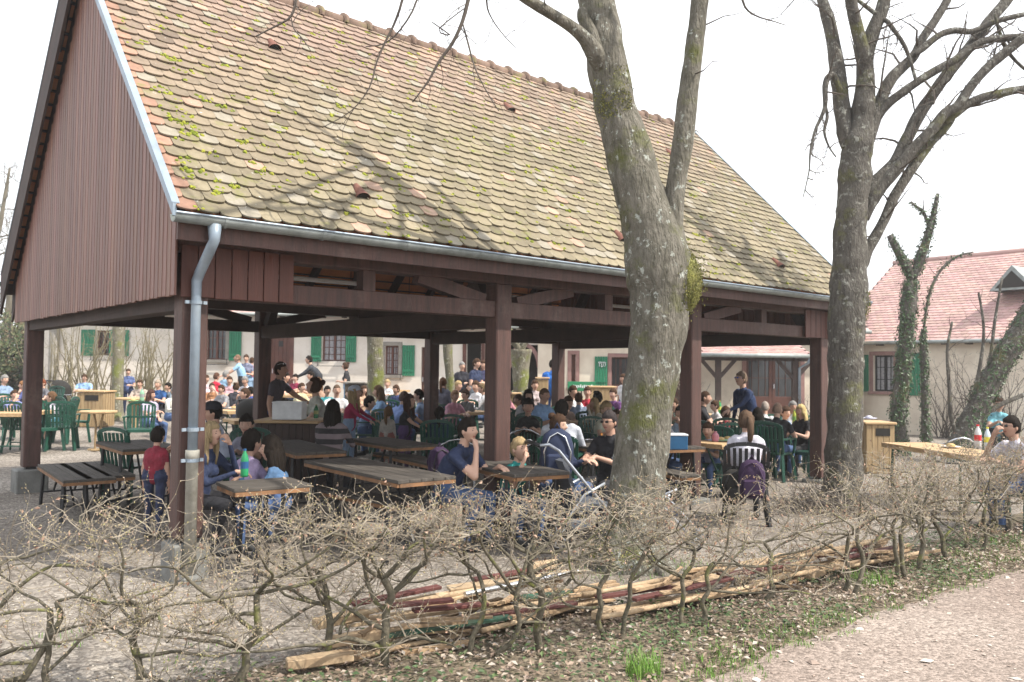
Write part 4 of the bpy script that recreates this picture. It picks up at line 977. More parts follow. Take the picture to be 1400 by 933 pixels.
# ---- trees in the yard under and behind the shelter roof
M['leafnew'] = flat('fresh_buds', (.3, .36, .08), .6)
for lab, rows, Y, lb in [
    ('grey yard trunk rising in front of the cream wall beside the planked bin', [(160, 588, 18), (160, 560, 15), (161, 520, 15), (162, 480, 15), (163, 440, 16)], 21.5, [[(163, 442, 12), (150, 425, 9), (135, 400, 6)], [(163, 442, 12), (180, 420, 9), (200, 395, 6)]]),
    ('mossy green yard trunk between the two lace-curtained windows', [(514, 600, 28), (514, 560, 24), (514, 520, 23), (513, 480, 22), (512, 445, 22)], 17.5, [[(512, 447, 14), (500, 430, 12), (480, 415, 8)], [(512, 447, 14), (530, 425, 12), (560, 405, 8)]]),
    ('slender yellow-lichened yard trunk right behind the middle back post', [(615, 594, 14), (616, 570, 12), (616, 530, 12), (613, 495, 12), (612, 460, 14)], 18.5, [[(612, 462, 10), (590, 440, 8), (570, 425, 6)], [(612, 462, 10), (630, 440, 8), (655, 430, 6)]]),
    ('stout pollarded trunk with knobbly head in front of the dark archway', [(712, 590, 28), (713, 560, 22), (712, 530, 21), (712, 500, 24), (712, 478, 30)], 20.5, [[(712, 480, 16), (700, 462, 12), (690, 440, 8)], [(712, 480, 16), (722, 460, 12), (738, 445, 8)]])]:
    plain_tree(lab, rows, Y, lb, M['bark3'], tw=dict(dens=2.5, ln=.6, up=.2, start=.2, sub=1, thin=.006), name='yard_tree')
# ---- bare shrubs trained on the left wall
for i, (px, wd, hh, Y) in enumerate([(72, 34, 120, 25.5), (98, 30, 128, 25), (127, 36, 125, 25.3), (146, 24, 110, 26), (184, 36, 128, 24.5), (212, 34, 120, 25), (236, 26, 115, 26)]):
    g = at_x(px, Y); t = thing('bare_shrub', ('bare many-stemmed shrub against the cream wall, %s' % ['beside the grey corner column', 'left of the planked bin', 'straight behind the planked bin', 'between bin and yard trunk', 'just right of the yard trunk', 'midway between yard trunk and downpipe', 'nearest the downpipe']
        [i]), 'shrub', g, 0, 'bare shrubs along the left wall'); b = MB()
    for k in range(11):
        a = r.uniform(-1, 1); pts = [Vector((a * .12, r.uniform(-.1, .1), -.05))]; d = Vector((a * .45, r.uniform(-.2, .2), 1)).normalized(); H = hh / F * Y * r.uniform(.75, 1.15)
        for q in range(9): d = (d + Vector((r.gauss(0, .13) + a * .02, r.gauss(0, .08), .12))).normalized(); pts.append(pts[-1] + d * H / 9)
        rr = [.028 * (1 - .8 * q / 9) for q in range(10)]; b.tube(pts, rr, 5, False); twigs(b, pts, rr, r, 3.2, .7, .5, .25, 1, .006)
    b.build('stems', mat('shrub_bark', (.24, .21, .13), .9, scale=5, col2=(.13, .11, .07), bump=0) if i == 0 else bpy.data.materials['shrub_bark'], t)
# ---- planting in front of the right walls
for i, (px, Y, h_, n_, lab) in enumerate([(935, 25, 1.6, 12, 'dry flowering bush with pale heads beside the dark red door'), (1110, 24, 1.3, 14, 'bare bush at the foot of the wall right of the porch'), (1290, 25, 2.0, 16, 'tangled bare bush against the right wing wall'), (1335, 22, 2.6, 14, 'tall thin bare bush beside the leaning trunk'), (1385, 21, 2.2, 16, 'dense twiggy bush at the right edge below the long roof'), (1010, 25.5, 1.0, 10, 'low dry plant at the porch post')]):
    t = thing('bare_shrub', lab, 'shrub', at_x(px, Y), 0); b = MB()
    for k in range(n_):
        d = Vector((r.uniform(-.5, .5), r.uniform(-.4, .4), 1)).normalized(); pts = [Vector((r.uniform(-.15, .15), r.uniform(-.15, .15), -.05))]
        for q in range(7): d = (d + Vector((r.gauss(0, .18), r.gauss(0, .12), .08))).normalized(); pts.append(pts[-1] + d * h_ / 7)
        rr = [.018 * (1 - .8 * q / 7) for q in range(8)]; b.tube(pts, rr, 4, False); twigs(b, pts, rr, r, 4, .5, .3, .15, 1, .005)
    b.build('stems', M['twig'], t)
    if i == 0:
        c = MB()
        for _ in range(40): a = Vector((r.gauss(0, .35), r.gauss(0, .2), r.uniform(.5, 1.7))); [leaf(c, a + Vector((r.gauss(0, .05), r.gauss(0, .05), r.gauss(0, .05))), .05, Vector((r.gauss(0, 1), -1, r.gauss(0, 1))), r.uniform(0, 6)) for _ in range(5)]
        c.build('flower_heads', flat('dry_flower_heads', (.42, .35, .26)), t)
# ---- far trees and hedge at the left edge
M['fartree'] = mat('far_branches', (.16, .14, .1), .9, scale=4, bump=0)
def far_tree(px, Y, h, label, m, wd=.32, leafy=0):
    t = thing('far_tree', label, 'tree', at_x(px, Y), 0, 'trees beyond the left corner of the yard'); b = MB(); rr_ = r
    P = [Vector((0, 0, -.2))]; d = Vector((0, 0, 1))
    for k in range(8): d = (d + Vector((r.gauss(0, .07), r.gauss(0, .07), .1))).normalized(); P.append(P[-1] + d * h / 8)
    Q = [wd * (1 - .85 * k / 8) for k in range(9)]; p, q = gnarl(b, P, Q, 8, .1, 3); b.build('trunk', m, t); c = MB(); twigs(c, p, q, r, 1.7, h * .42, .5, .2, 2, .022, 1.1); k = c.build('crown', m, t); k['kind'] = 'stuff'
    return t
far_tree(-25, 40, 11.0, 'bare grey tree farthest left, showing above the gable edge', M['fartree'])
far_tree(8, 46, 11.5, 'bare tree behind the left gable corner, its twigs against the sky', M['fartree'])
far_tree(22, 36, 6.0, 'small bushy bare tree seen left of the near left post', M['fartree'])
for i, (px, Y, w_, h_, lab) in enumerate([(-40, 34, 6, 3.6, 'dense dark evergreen at the far left edge'), (10, 33, 4.5, 3.3, 'olive green thicket behind the seated people at far left'), (48, 35, 4, 3.0, 'green shrub mass left of the cream wall'), (1480, 34, 9, 4.5, 'dense thicket beyond the right wing')]):
    t = thing('evergreen_shrub', lab, 'shrub', at_x(px, Y), 0); b = MB()
    for _ in range(5200):
        a = r.uniform(0, 6.28); u = r.uniform(-1, 1); q = r.random() ** .35; x = math.cos(a) * math.sqrt(1 - u * u) * q; y = math.sin(a) * math.sqrt(1 - u * u) * q
        p = Vector((x * w_ / 2, y * w_ * .35, h_ * (.5 + .5 * u * q))); p += Vector((1, 0, 1)) * .5 * noise.noise(p * .9 + Vector((i * 9, 0, 0)))
        if noise.noise(p * 1.4) < -.22: continue
        b.col = r.choice([(.06, .085, .03), (.09, .11, .045), (.04, .06, .025), (.14, .14, .07), (.12, .09, .05)]); leaf(b, p, r.uniform(.04, .1), Vector((x, y - .4, .6 + r.gauss(0, .5))), r.uniform(0, 6))
    b.build('foliage', M['leafmix'], t, attr=True)
    b = MB(); 
    for k in range(9): a = r.uniform(-1, 1); b.tube([(a * w_ * .3, 0, -.1), (a * w_ * .4, r.uniform(-.3, .3), h_ * .5), (a * w_ * .5, r.uniform(-.3, .3), h_ * .95)], [.06, .04, .01], 5)
    b.build('stems', M['twig'], t)
# ================================================================ the pleached hedge in the foreground
r = random.Random(101)
M['hedgebark'] = mat('mossy_hedge_bark', (.15, .13, .095), .95, scale=14, col2=(.06, .055, .038), bump=.7, bscale=60)
add_patches(M['hedgebark'], (.17, .18, .05), 7, .55, .68, seed=2)
M['hedgetwig'] = mat('pale_hedge_twigs', (.31, .27, .21), .8, scale=6, col2=(.12, .1, .078), bump=0)
M['bud'] = mat('hedge_buds', (1, 1, 1), .7, var=.1, tint=True, bump=0)
HL = [(-3.6, 4.6), (-2.35, 4.4), (-1.5, 4.45), (-.6, 4.75), (.1, 5.05), (1.3, 5.6), (2.0, 6.15), (2.7, 6.6), (3.3, 7.1), (4.1, 7.7), (5.2, 8.8), (7.0, 10.3)]
def hedge_dir(x):
    for (a, b_), (c, d_) in zip(HL, HL[1:]):
        if a <= x <= c: return Vector((c - a, d_ - b_, 0)).normalized()
    return Vector((.8, .6, 0))
buds_col = [(.42, .34, .2), (.5, .42, .25), (.34, .26, .15), (.4, .36, .16), (.5, .37, .27)]
dry_col = [(.36, .22, .15), (.44, .31, .23), (.3, .19, .14), (.48, .37, .29), (.4, .26, .19)]
def hedge_plant(px, Y, label, lean=0, top=1.02, nb=7, dens=1.0, dry=.15, two=False, xpos=None, span=.62, htrunk=.52):
    p = at(px, 800, Y) if xpos is None else Vector((xpos, Y, 0)); p = Vector((p.x, Y, gh(p.x, Y)))
    t = thing('hedge_plant', label, 'hedge plant', p, 0, 'bare pruned hedge plants'); hd = hedge_dir(p.x); side = Vector((-hd.y, hd.x, 0))
    b = MB(); b.smooth = True; tw_ = MB(); bu = MB()
    stems = []
    for k in range(2 if two else 1):
        x0 = (k - .5) * .13 if two else 0; P = [Vector((x0, 0, -.08))]; z = 0; d = Vector((lean * .3 + r.gauss(0, .1), r.gauss(0, .05), 1)); n_ = 6; ht = htrunk * r.uniform(.85, 1.15)
        for q in range(n_):
            d2 = Vector((lean * .35 + r.gauss(0, .3), r.gauss(0, .16), 1)).normalized(); P.append(P[-1] + d2 * (ht + .08) / n_)
        R0 = r.uniform(.018, .024) * (.8 if two else 1); stems.append((P, [R0 * (1.15 - .35 * q / n_) for q in range(n_ + 1)]))
        gnarl(b, P, stems[-1][1], 9, .2, 3)
    arms = []
    for k in range(nb):
        P, Q = stems[k % len(stems)]; i = r.choice([2, 3, 4, 5, 6, 6] if px < 600 else [3, 4, 5, 6, 6]); o = P[i]; sg = 1 if k % 2 else -1
        if k < 2: i = 6; o = P[6]
        d = (hd * sg * r.uniform(.5, 1.0) + side * r.gauss(0, .3) + Vector((0, 0, r.uniform(.0, .6)))).normalized(); pts = [o]; L_ = span * r.uniform(.6, 1.3); n_ = 7
        for q in range(n_):
            d = (d + Vector((r.gauss(0, .28), r.gauss(0, .2), r.gauss(.03, .22)))).normalized(); nx = pts[-1] + d * L_ / n_
            if nx.z > top - .1: nx.z = top - .1 - r.random() * .04
            pts.append(nx)
        rr = [Q[i] * .62 * (1 - .7 * q / n_) for q in range(n_ + 1)]; gnarl(b, pts, rr, 7, .18, 2); arms.append((pts, rr))
    def twig(o, d, l, r0, lvl):
        n_ = 4 if lvl else 5; pts = [o]
        for q in range(n_):
            d = (d + Vector((r.gauss(0, .24), r.gauss(0, .2), r.gauss(.03, .2)))).normalized(); nx = pts[-1] + d * (l / n_)
            if nx.z > top + .06 * lvl and lvl < 2: d.z *= -.2
            if px > 600 and nx.z < .4: d.z = abs(d.z) + .3; nx.z = pts[-1].z + .01
            pts.append(nx)
        tw_.tube(pts, [r0 * (1 - .6 * q / n_) for q in range(n_ + 1)], 3, False)
        if lvl >= 1:
            for q in range(1, n_ + 1):
                if r.random() < .6:
                    bu.col = r.choice(buds_col); s = r.uniform(.009, .015); bd = (d + Vector((r.gauss(0, .4), r.gauss(0, .4), r.gauss(0, .4)))).normalized(); a = bd.orthogonal().normalized() * s * .24; c = bd.cross(a).normalized() * s * .24; m_ = pts[q] + bd * s * .45; e = pts[q] + bd * s
                    bu.add([pts[q], m_ + a, m_ + c, m_ - a, m_ - c, e], [(0, 1, 2), (0, 2, 3), (0, 3, 4), (0, 4, 1), (5, 2, 1), (5, 3, 2), (5, 4, 3), (5, 1, 4)])
            if r.random() < dry:
                bu.col = r.choice(dry_col); leaf(bu, pts[-1] + Vector((0, 0, -.01)), r.uniform(.008, .016), Vector((r.gauss(0, 1), r.gauss(0, 1), r.gauss(0, .6))), r.uniform(0, 6), .5)
        if lvl < 2:
            for q in range(1, n_ + 1):
                for _ in range(1 if r.random() < .44 * dens else 0):
                    dd = (d * .6 + Vector((r.gauss(0, .75), r.gauss(0, .6), r.gauss(.25, .55)))).normalized(); twig(pts[q], dd, l * r.uniform(.35, .75), max(r0 * .55, .0013), lvl + 1)
    for pts, rr in arms:
        for q in range(2, len(pts)):
            for _ in range(2 if r.random() < .5 * dens else 1):
                dd = (hd * r.gauss(0, .8) + side * r.gauss(0, .55) + Vector((0, 0, r.uniform(-.15, .9)))).normalized(); twig(pts[q], dd, r.uniform(.14, .36), max(rr[q] * .45, .0034), 0)
    # a few long shoots standing above the cut line
    for _ in range(5):
        pts, rr = r.choice(arms); twig(pts[-2], Vector((r.gauss(0, .5), r.gauss(0, .3), 1)).normalized(), r.uniform(.2, .34), .0035, 1)
    b.build('trunk', M['hedgebark'], t)
    k = tw_.build('twigs', M['hedgetwig'], t); k['kind'] = 'stuff'; k = bu.build('buds', M['bud'], t, attr=True); k['kind'] = 'stuff'
    return t
HP = [(-40, 4.45, 0, .98, 1.0, .1, False, 'hedge plant cut off by the left frame edge'),
      (38, 4.4, .5, 1.02, 1.0, .12, True, 'forked hedge plant nearest the bottom left corner'),
      (205, 4.38, -.3, 1.0, 1.0, .12, False, 'hedge plant with crooked stem before the shaded gravel, second of the left ones'),
      (330, 4.45, .35, 1.02, .9, .1, False, 'hedge plant leaning right just right of the downpipe'),
      (462, 4.8, -.2, .98, 1.0, .15, False, 'slim hedge plant over the left end of the timber pile'),
      (530, 4.75, .3, .98, 1.1, .18, False, 'hedge plant with low arching arm behind the nearer timber pile'),
      (655, 4.95, .1, 1.0, 1.3, .3, True, 'double-stemmed bushy hedge plant in front of the nearer timber pile'),
      (735, 5.1, 0, .98, 1.3, .35, False, 'dense hedge plant left of the thick trunk'),
      (832, 5.3, .1, .99, 1.2, .3, True, 'hedge plant standing before the thick forked trunk'),
      (950, 5.57, 0, .99, 1.2, .5, True, 'double-stemmed hedge plant with rust brown leaves between the two timber piles'),
      (1052, 6.2, .7, .98, 1.2, .55, False, 'hedge plant leaning right over the farther timber pile'),
      (1155, 6.5, .5, .98, 1.2, .35, True, 'hedge plant in front of the tall bare grey tree'),
      (1232, 6.95, .2, .98, 1.2, .3, True, 'hedge plant at the right end of the farther timber pile'),
      (1262, 7.25, 0, .99, 1.4, .25, False, 'thin hedge plant just beyond the right end of the farther timber pile'),
      (1292, 7.6, 0, 1.0, 1.4, .25, False, 'hedge plant below the pale table at right'),
      (1328, 8.1, .2, 1.0, 1.4, .25, True, 'double hedge plant under the near corner of the long pale table'),
      (1362, 8.6, 0, 1.02, 1.4, .25, False, 'hedge plant at the right edge by the man in white'),
      (1395, 9.0, 0, 1.02, 1.4, .25, True, 'double hedge plant touching the right frame edge'),
      (1440, 9.5, 0, 1.0, 1.2, .25, False, 'hedge plant cut off by the right frame edge')]
for px, Y, lean, top, dn, dry, two, lab in HP: hedge_plant(px, Y, lab, lean, top - .05, 10 if dn >= 1.1 else 9, 1.0 if dn < 1.15 else (.92 if dn < 1.35 else 1.05), dry, two, span=.72 if px < 600 else .78, htrunk=.52 if px < 600 else .56)
# heap of cut twigs at the foot of the second tree
hp = gpt(1118, 700); t = thing('brush_heap', 'heap of grey cut twigs at the foot of the tall bare tree', 'brushwood', hp); b = MB()
for _ in range(420):
    a = Vector((r.gauss(0, .32), r.gauss(0, .22), 0)); a.z = max(.02, .36 * math.exp(-(a.x ** 2 / .12 + a.y ** 2 / .08)) * r.random()); d = Vector((r.gauss(0, 1), r.gauss(0, .6), r.gauss(.15, .3))).normalized(); pts = [a]
    for q in range(4): d = (d + Vector((r.gauss(0, .2), r.gauss(0, .2), r.gauss(0, .15)))).normalized(); pts.append(pts[-1] + d * r.uniform(.05, .12)); pts[-1].z = max(.01, pts[-1].z)
    b.tube(pts, [.006, .005, .004, .003, .002], 3, False)
k = b.build('twigs', M['twig'], t); k['kind'] = 'stuff'
# ================================================================ furniture
r = random.Random(55)
def zpt(px, py, z):                      # point of the horizontal plane at height z above the yard seen at a photo pixel
    d = ray(px, py); zz = z; p = None
    for _ in range(6):
        k = (zz - CH) / d.z; p = Vector((d.x * k, d.y * k, 0)); zz = z + gh(p.x, p.y)
    return Vector((p.x, p.y, gh(p.x, p.y)))
def make_garden_chair(name, label, m):
    t = thing(name, label, 'chair')
    b = MB(); b.box((0, 0, .425), (.44, .43, .03), bev=.01); b.box((0, -.215, .405), (.44, .02, .05)); b.build('seat', m, t)
    b = MB(); n = 7
    for i in range(n):
        x = -.18 + .36 * i / (n - 1); b.beam((x, .205 + .02 * math.cos(x * 8), .43), (x * 1.06, .30, .86), .036, .012, up=(0, 1, 0))
    b.beam((-.22, .2, .44), (-.235, .3, .84), .04, .02, up=(0, 1, 0)); b.beam((.22, .2, .44), (.235, .3, .84), .04, .02, up=(0, 1, 0))
    for i in range(6):
        a0, a1 = math.pi * i / 6, math.pi * (i + 1) / 6
        b.beam((-math.cos(a0) * .235, .3, .84 + math.sin(a0) * .07), (-math.cos(a1) * .235, .3, .84 + math.sin(a1) * .07), .045, .02, up=(0, 1, 0))
    b.box((0, .25, .64), (.42, .018, .035)); b.build('backrest', m, t)
    for sx in (-1, 1):
        for y in (-.19, .19):
            b = MB(); b.beam((sx * .2, y, .43), (sx * .245, y * 1.25, 0), .045, .045); b.build('leg', m, t)
        b = MB(); b.beam((sx * .22, .25, .66), (sx * .26, -.2, .66), .05, .022); b.beam((sx * .26, -.2, .66), (sx * .23, -.2, .42), .04, .03); b.build('armrest', m, t)
    return t
def make_bistro_chair(name, label):
    t = thing(name, label, 'chair'); m = M['chrome']
    b = MB(); b.box((0, 0, .43), (.42, .42, .03), bev=.01); b.build('seat', M['black'], t)
    b = MB(); b.smooth = True; pts = [(-.24, -.2, .66), (-.25, .1, .67), (-.2, .22, .72), (-.1, .27, .78), (0, .28, .8), (.1, .27, .78), (.2, .22, .72), (.25, .1, .67), (.24, -.2, .66)]
    b.tube(pts, .014, 8); b.build('arm_hoop', m, t)
    b = MB()
    for i in range(9): a = -.18 + .36 * i / 8; b.tube([(a, .2, .44), (a * 1.05, .25 - a * a, .74 - abs(a) * .25)], .008, 5)
    b.build('backrest', M['greenplastic'], t)
    for sx in (-1, 1):
        for y in (-.19, .19):
            b = MB(); b.tube([(sx * .23, y, .67 if y < 0 else .68), (sx * .21, y, .42), (sx * .22, y * 1.15, 0)], .012, 6); b.build('leg', m, t)
    return t
def make_table(name, label, L_, W_, h, top, leg, edge=None, style='folding', cat='table'):
    t = thing(name, label, cat); b = MB(); rr = random.Random(len(label)); n = max(1, round(W_ / .13))
    for i in range(n): b.box((0, -W_ / 2 + W_ * (i + .5) / n, h - .016), (L_, W_ / n - .005, .03), bev=.003)
    b.build('tabletop' if cat == 'table' else 'seat', top, t)
    b = MB(); e = edge or top
    for y in (-1, 1): b.box((0, y * (W_ / 2 - .012), h - .048), (L_ - .02, .022, .032))
    for x in (-1, 1): b.box((x * (L_ / 2 - .012), 0, h - .048), (.022, W_ - .05, .032))
    b.build('apron', e, t)
    for sx in (-1, 1):
        x = sx * (L_ / 2 - .22)
        for sy in (-1, 1):
            b = MB(); b.beam((x, sy * (W_ / 2 - .04), h - .05), (x + sx * .03, sy * (W_ / 2 - .02), 0), .03, .025); b.build('leg', leg, t)
        b = MB(); b.beam((x, -W_ / 2 + .03, .16), (x, W_ / 2 - .03, .16), .022, .022); b.beam((x, 0, h - .05), (x - sx * .3, 0, h - .05), .02, .02); b.beam((x, 0, .16), (x - sx * .35, 0, h - .06), .02, .02); b.build('stretcher', leg, t)
    return t
def table_between(p0, p1, W_, label, h=.75, top=None, edge=None, cat='table', name='beer_table', group=None, leg=None):
    a = zpt(*p0, h); c = zpt(*p1, h); L_ = (a - c).length; m = (a + c) / 2; d = c - a
    t = make_table(name, label, L_, W_, h, top or M['woodgrey'], leg or M['black'], edge or M['woodedge'], cat=cat); t.location = (m.x, m.y, gh(m.x, m.y)); t.rotation_euler.z = math.atan2(d.y, d.x)
    if group: t['group'] = group
    return t
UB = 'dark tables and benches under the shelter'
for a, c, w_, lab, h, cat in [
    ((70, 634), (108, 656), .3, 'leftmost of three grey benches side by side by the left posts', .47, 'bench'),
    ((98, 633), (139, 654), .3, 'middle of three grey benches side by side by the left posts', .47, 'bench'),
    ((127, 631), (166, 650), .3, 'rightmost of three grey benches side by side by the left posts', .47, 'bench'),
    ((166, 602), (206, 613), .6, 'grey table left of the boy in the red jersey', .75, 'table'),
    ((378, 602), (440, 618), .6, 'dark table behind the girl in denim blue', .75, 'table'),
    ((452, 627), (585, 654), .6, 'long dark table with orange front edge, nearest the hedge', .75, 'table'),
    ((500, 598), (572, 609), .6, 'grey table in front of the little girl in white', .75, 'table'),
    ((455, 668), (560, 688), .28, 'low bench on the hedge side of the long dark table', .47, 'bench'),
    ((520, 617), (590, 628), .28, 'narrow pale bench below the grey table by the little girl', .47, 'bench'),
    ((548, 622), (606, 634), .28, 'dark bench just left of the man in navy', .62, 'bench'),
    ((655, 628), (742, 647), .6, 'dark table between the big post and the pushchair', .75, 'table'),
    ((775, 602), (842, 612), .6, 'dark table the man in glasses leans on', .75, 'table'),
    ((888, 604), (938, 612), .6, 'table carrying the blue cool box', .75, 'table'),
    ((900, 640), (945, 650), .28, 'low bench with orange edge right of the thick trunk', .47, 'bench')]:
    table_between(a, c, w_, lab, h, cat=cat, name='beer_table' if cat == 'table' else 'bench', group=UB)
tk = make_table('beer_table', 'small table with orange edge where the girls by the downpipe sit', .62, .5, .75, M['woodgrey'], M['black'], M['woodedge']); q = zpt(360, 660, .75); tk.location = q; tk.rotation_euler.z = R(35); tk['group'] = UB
YT = 'pale wooden tables in the sunny yard'
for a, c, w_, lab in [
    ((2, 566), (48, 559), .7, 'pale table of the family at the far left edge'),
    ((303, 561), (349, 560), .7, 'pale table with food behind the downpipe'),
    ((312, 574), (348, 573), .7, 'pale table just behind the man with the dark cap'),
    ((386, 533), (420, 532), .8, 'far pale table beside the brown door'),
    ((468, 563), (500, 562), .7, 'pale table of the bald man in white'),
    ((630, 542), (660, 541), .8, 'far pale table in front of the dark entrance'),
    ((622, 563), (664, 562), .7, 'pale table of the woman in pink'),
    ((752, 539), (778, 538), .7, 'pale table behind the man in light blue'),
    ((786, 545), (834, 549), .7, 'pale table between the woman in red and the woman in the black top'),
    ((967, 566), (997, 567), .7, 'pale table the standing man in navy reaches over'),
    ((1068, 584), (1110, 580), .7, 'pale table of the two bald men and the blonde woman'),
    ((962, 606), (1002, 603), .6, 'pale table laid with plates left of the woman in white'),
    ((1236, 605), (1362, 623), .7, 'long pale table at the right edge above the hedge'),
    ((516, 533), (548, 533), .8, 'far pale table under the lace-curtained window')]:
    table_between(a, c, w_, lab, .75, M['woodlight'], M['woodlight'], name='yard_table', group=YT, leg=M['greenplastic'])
def round_table(px, Y, rad, label, taper):
    t = thing('round_table', label, 'table', at_x(px, Y), 0, 'round pedestal tables'); b = MB(); b.lathe([(rad - .02, .70), (rad, .715), (rad, .735), (rad - .01, .745)], n=8 if not taper else 20); b.build('tabletop', M['woodlight'], t)
    if taper: b = MB(); b.lathe([(.05, 0), (.16, .02), (.045, .03), (.07, .4), (.14, .68), (.16, .7)], n=12); b.build('pedestal', M['woodbin'], t, attr=True)
    else:
        for sx in (-1, 1): b = MB(); b.tube([(sx * .05, 0, .0), (sx * .045, 0, .5), (sx * .09, 0, .7)], .022, 6); b.build('leg', M['woodbin'], t, attr=True)
        b = MB(); b.box((0, 0, .02), (.34, .1, .035), bev=.008); b.box((0, 0, .022), (.09, .34, .035), bev=.008); b.build('foot', M['woodbin'], t, attr=True)
round_table(135, 15.6, .34, 'small pedestal table standing empty in front of the planked bin', False)
round_table(801, 15.4, .36, 'round table on a tapered wooden pedestal behind the man in glasses', True)
round_table(184, 19.5, .42, 'small round table beside the thin yard trunk', True)

BN = 'planked wooden bins and boxes'
at_box('planked_bin', 'tall planked waste bin with slot and loose black bags, left of the thin yard trunk', 'bin', 131, 534, 586, 36, 20, .55, M['woodbin'], BN)
at_box('planked_bin', 'small planked bin topped with a pale green tray beside the big post', 'bin', 703, 537, 560, 16, 19, .5, M['woodbin'], BN)
at_box('planked_bin', 'planked double bin right of the tall bare tree', 'bin', 1193, 576, 622, 38, 14.6, .6, M['woodbin'], BN)
at_box('planked_bin', 'tall tan planked panel box beside the man in bright blue', 'box', 741, 516, 560, 16, 22, .4, M['woodbin'], BN, hole=False)
at_box('planked_bin', 'grey planked box behind the bald man in white', 'box', 487, 522, 560, 26, 20.5, .6, M['woodgrey'], BN, hole=False, top=M['greystone'])
at_box('planked_bin', 'pale planked box with a tilted board on top under the marked shutter', 'box', 822, 528, 560, 34, 22, .6, M['woodbin'], BN, hole=False)
ct = at_box('serving_counter', 'big wooden serving counter with pale top under the shelter, a white box on it', 'counter', 401, 573, 640, 82, 12.1, .75, M['timber_in'], None, hole=False)
def small_box(name, label, cat, px, py, z, dims, m, group=None, rz=0, lid=None):
    p = zpt(px, py, z); t = thing(name, label, cat, (p.x, p.y, p.z + z), rz, group); b = MB(); b.box((0, 0, dims[2] / 2), dims, bev=.008); b.build('body', m, t)
    b = MB(); b.box((0, 0, dims[2] + .006), (dims[0] + .01, dims[1] + .01, .02), bev=.004); b.build('lid', lid or m, t); return t
p = at_x(396, 11.95); zt = at(401, 573, 12.1).z
t = thing('white_box', 'plain white box standing on the serving counter', 'box', (p.x, p.y, zt + .004)); b = MB(); b.box((0, 0, .12), (.42, .3, .24), bev=.01); b.build('body', M['white'], t); b = MB(); b.box((0, 0, .245), (.43, .31, .015)); b.build('lid', M['white'], t)
M['blueplastic'] = flat('blue_plastic', (.015, .09, .2), .5)
small_box('cool_box', 'blue cool box on the table beside the third post', 'cool box', 921, 614, .76, (.3, .22, .17), M['blueplastic'], lid=M['white'])
p = at_x(800, 26.9); t = thing('green_sign', 'small dark green board leaning against the cream wall', 'sign', (p.x, p.y, p.z + .1)); z1 = at(795, 522, 26.9).z - p.z - .1; z0 = at(795, 535, 26.9).z - p.z - .1
t.location.x = at(795, 530, 26.9).x
b = MB(); b.box((0, 0, (z0 + z1) / 2), (.9, .03, z1 - z0), bev=.005); b.build('board', M['signgreen'], t); b = MB(); b.box((0, .03, z0 / 2), (.05, .03, z0)); b.build('stake', M['woodgrey'], t)
b = MB()
for i in range(12): b.box((-.33 + i * .06, -.018, (z0 + z1) / 2 + (i % 3 - 1) * .012), (.035, .004, .1 if i % 2 else .07))
b.build('lettering', M['white'], t)
# chairs
gc0 = make_garden_chair('garden_chair', 'x', M['greenplastic']); bc0 = make_bistro_chair('bistro_chair', 'x'); used = {gc0: False, bc0: False}
def put_chair(proto, x, y, rz, label, group):
    if not used[proto]: o = proto; used[proto] = True
    else: o = copy_tree(proto)
    o.location = (x, y, gh(x, y)); o.rotation_euler.z = rz; o['label'] = label; o['group'] = group; return o
GG, BG = 'green plastic garden chairs', 'metal hoop-backed chairs'
for px, Y, rz, lab in [(86, 15.6, R(200), 'empty green chair in the sun just right of the near left post'), (62, 15.4, R(60), 'green chair seen beside the right edge of the left post'), (33, 15.2, R(170), 'green chair behind the boy at the far left'), (99, 16.8, R(150), 'green chair with its back to the black pushchair'), (192, 15.5, R(20), 'pale lit green chair under the woman in jeans by the downpipe'), (181, 10.6, R(160), 'green chair pushed to the grey table left of the boy in red'),
    (395, 16.5, R(180), 'green chair behind the serving counter'), (476, 18, R(90), 'green chair beside the bald man'), (534, 18.5, R(180), 'green chair right of the mossy yard trunk'), (548, 21, R(170), 'farthest green chair under the window'), (577, 20, R(150), 'green chair near the narrow brown door'), (610, 14.0, R(200), 'green chair behind the navy man, bag on it'), (640, 19.5, R(180), 'green chair at the table of the woman in pink'), (700, 16.5, R(150), 'green chair right of the big post'), (1000, 13.0, R(170), 'green chair between the standing man and the ponytail woman'), (1088, 15.8, R(200), 'green chair at the far side of the bald men’s table'), (955, 16.5, R(140), 'green chair half hidden by the third post'), (820, 18.3, R(190), 'green chair by the marked shutter'), (1108, 13.6, R(-70), 'green chair of the blonde woman')]:
    p = at_x(px, Y); put_chair(gc0, p.x, p.y, rz, lab, GG)
for px, Y, rz, lab in [(717, 12.8, R(180), 'hoop-backed chair right of the big post'), (767, 13.5, R(170), 'hoop-backed chair beside the man in light blue'), (744, 11.2, R(185), 'hoop-backed chair behind the woman with the backpack'), (757, 14.6, R(200), 'hoop-backed chair next to the round table'), (785, 12.5, R(140), 'hoop-backed chair below the round table'), (628, 11.0, R(180), 'hoop-backed chair behind the navy man'), (1302, 12.3, R(180), 'hoop-backed chair behind the long pale table at right')]:
    p = at_x(px, Y); put_chair(bc0, p.x, p.y, rz, lab, BG)
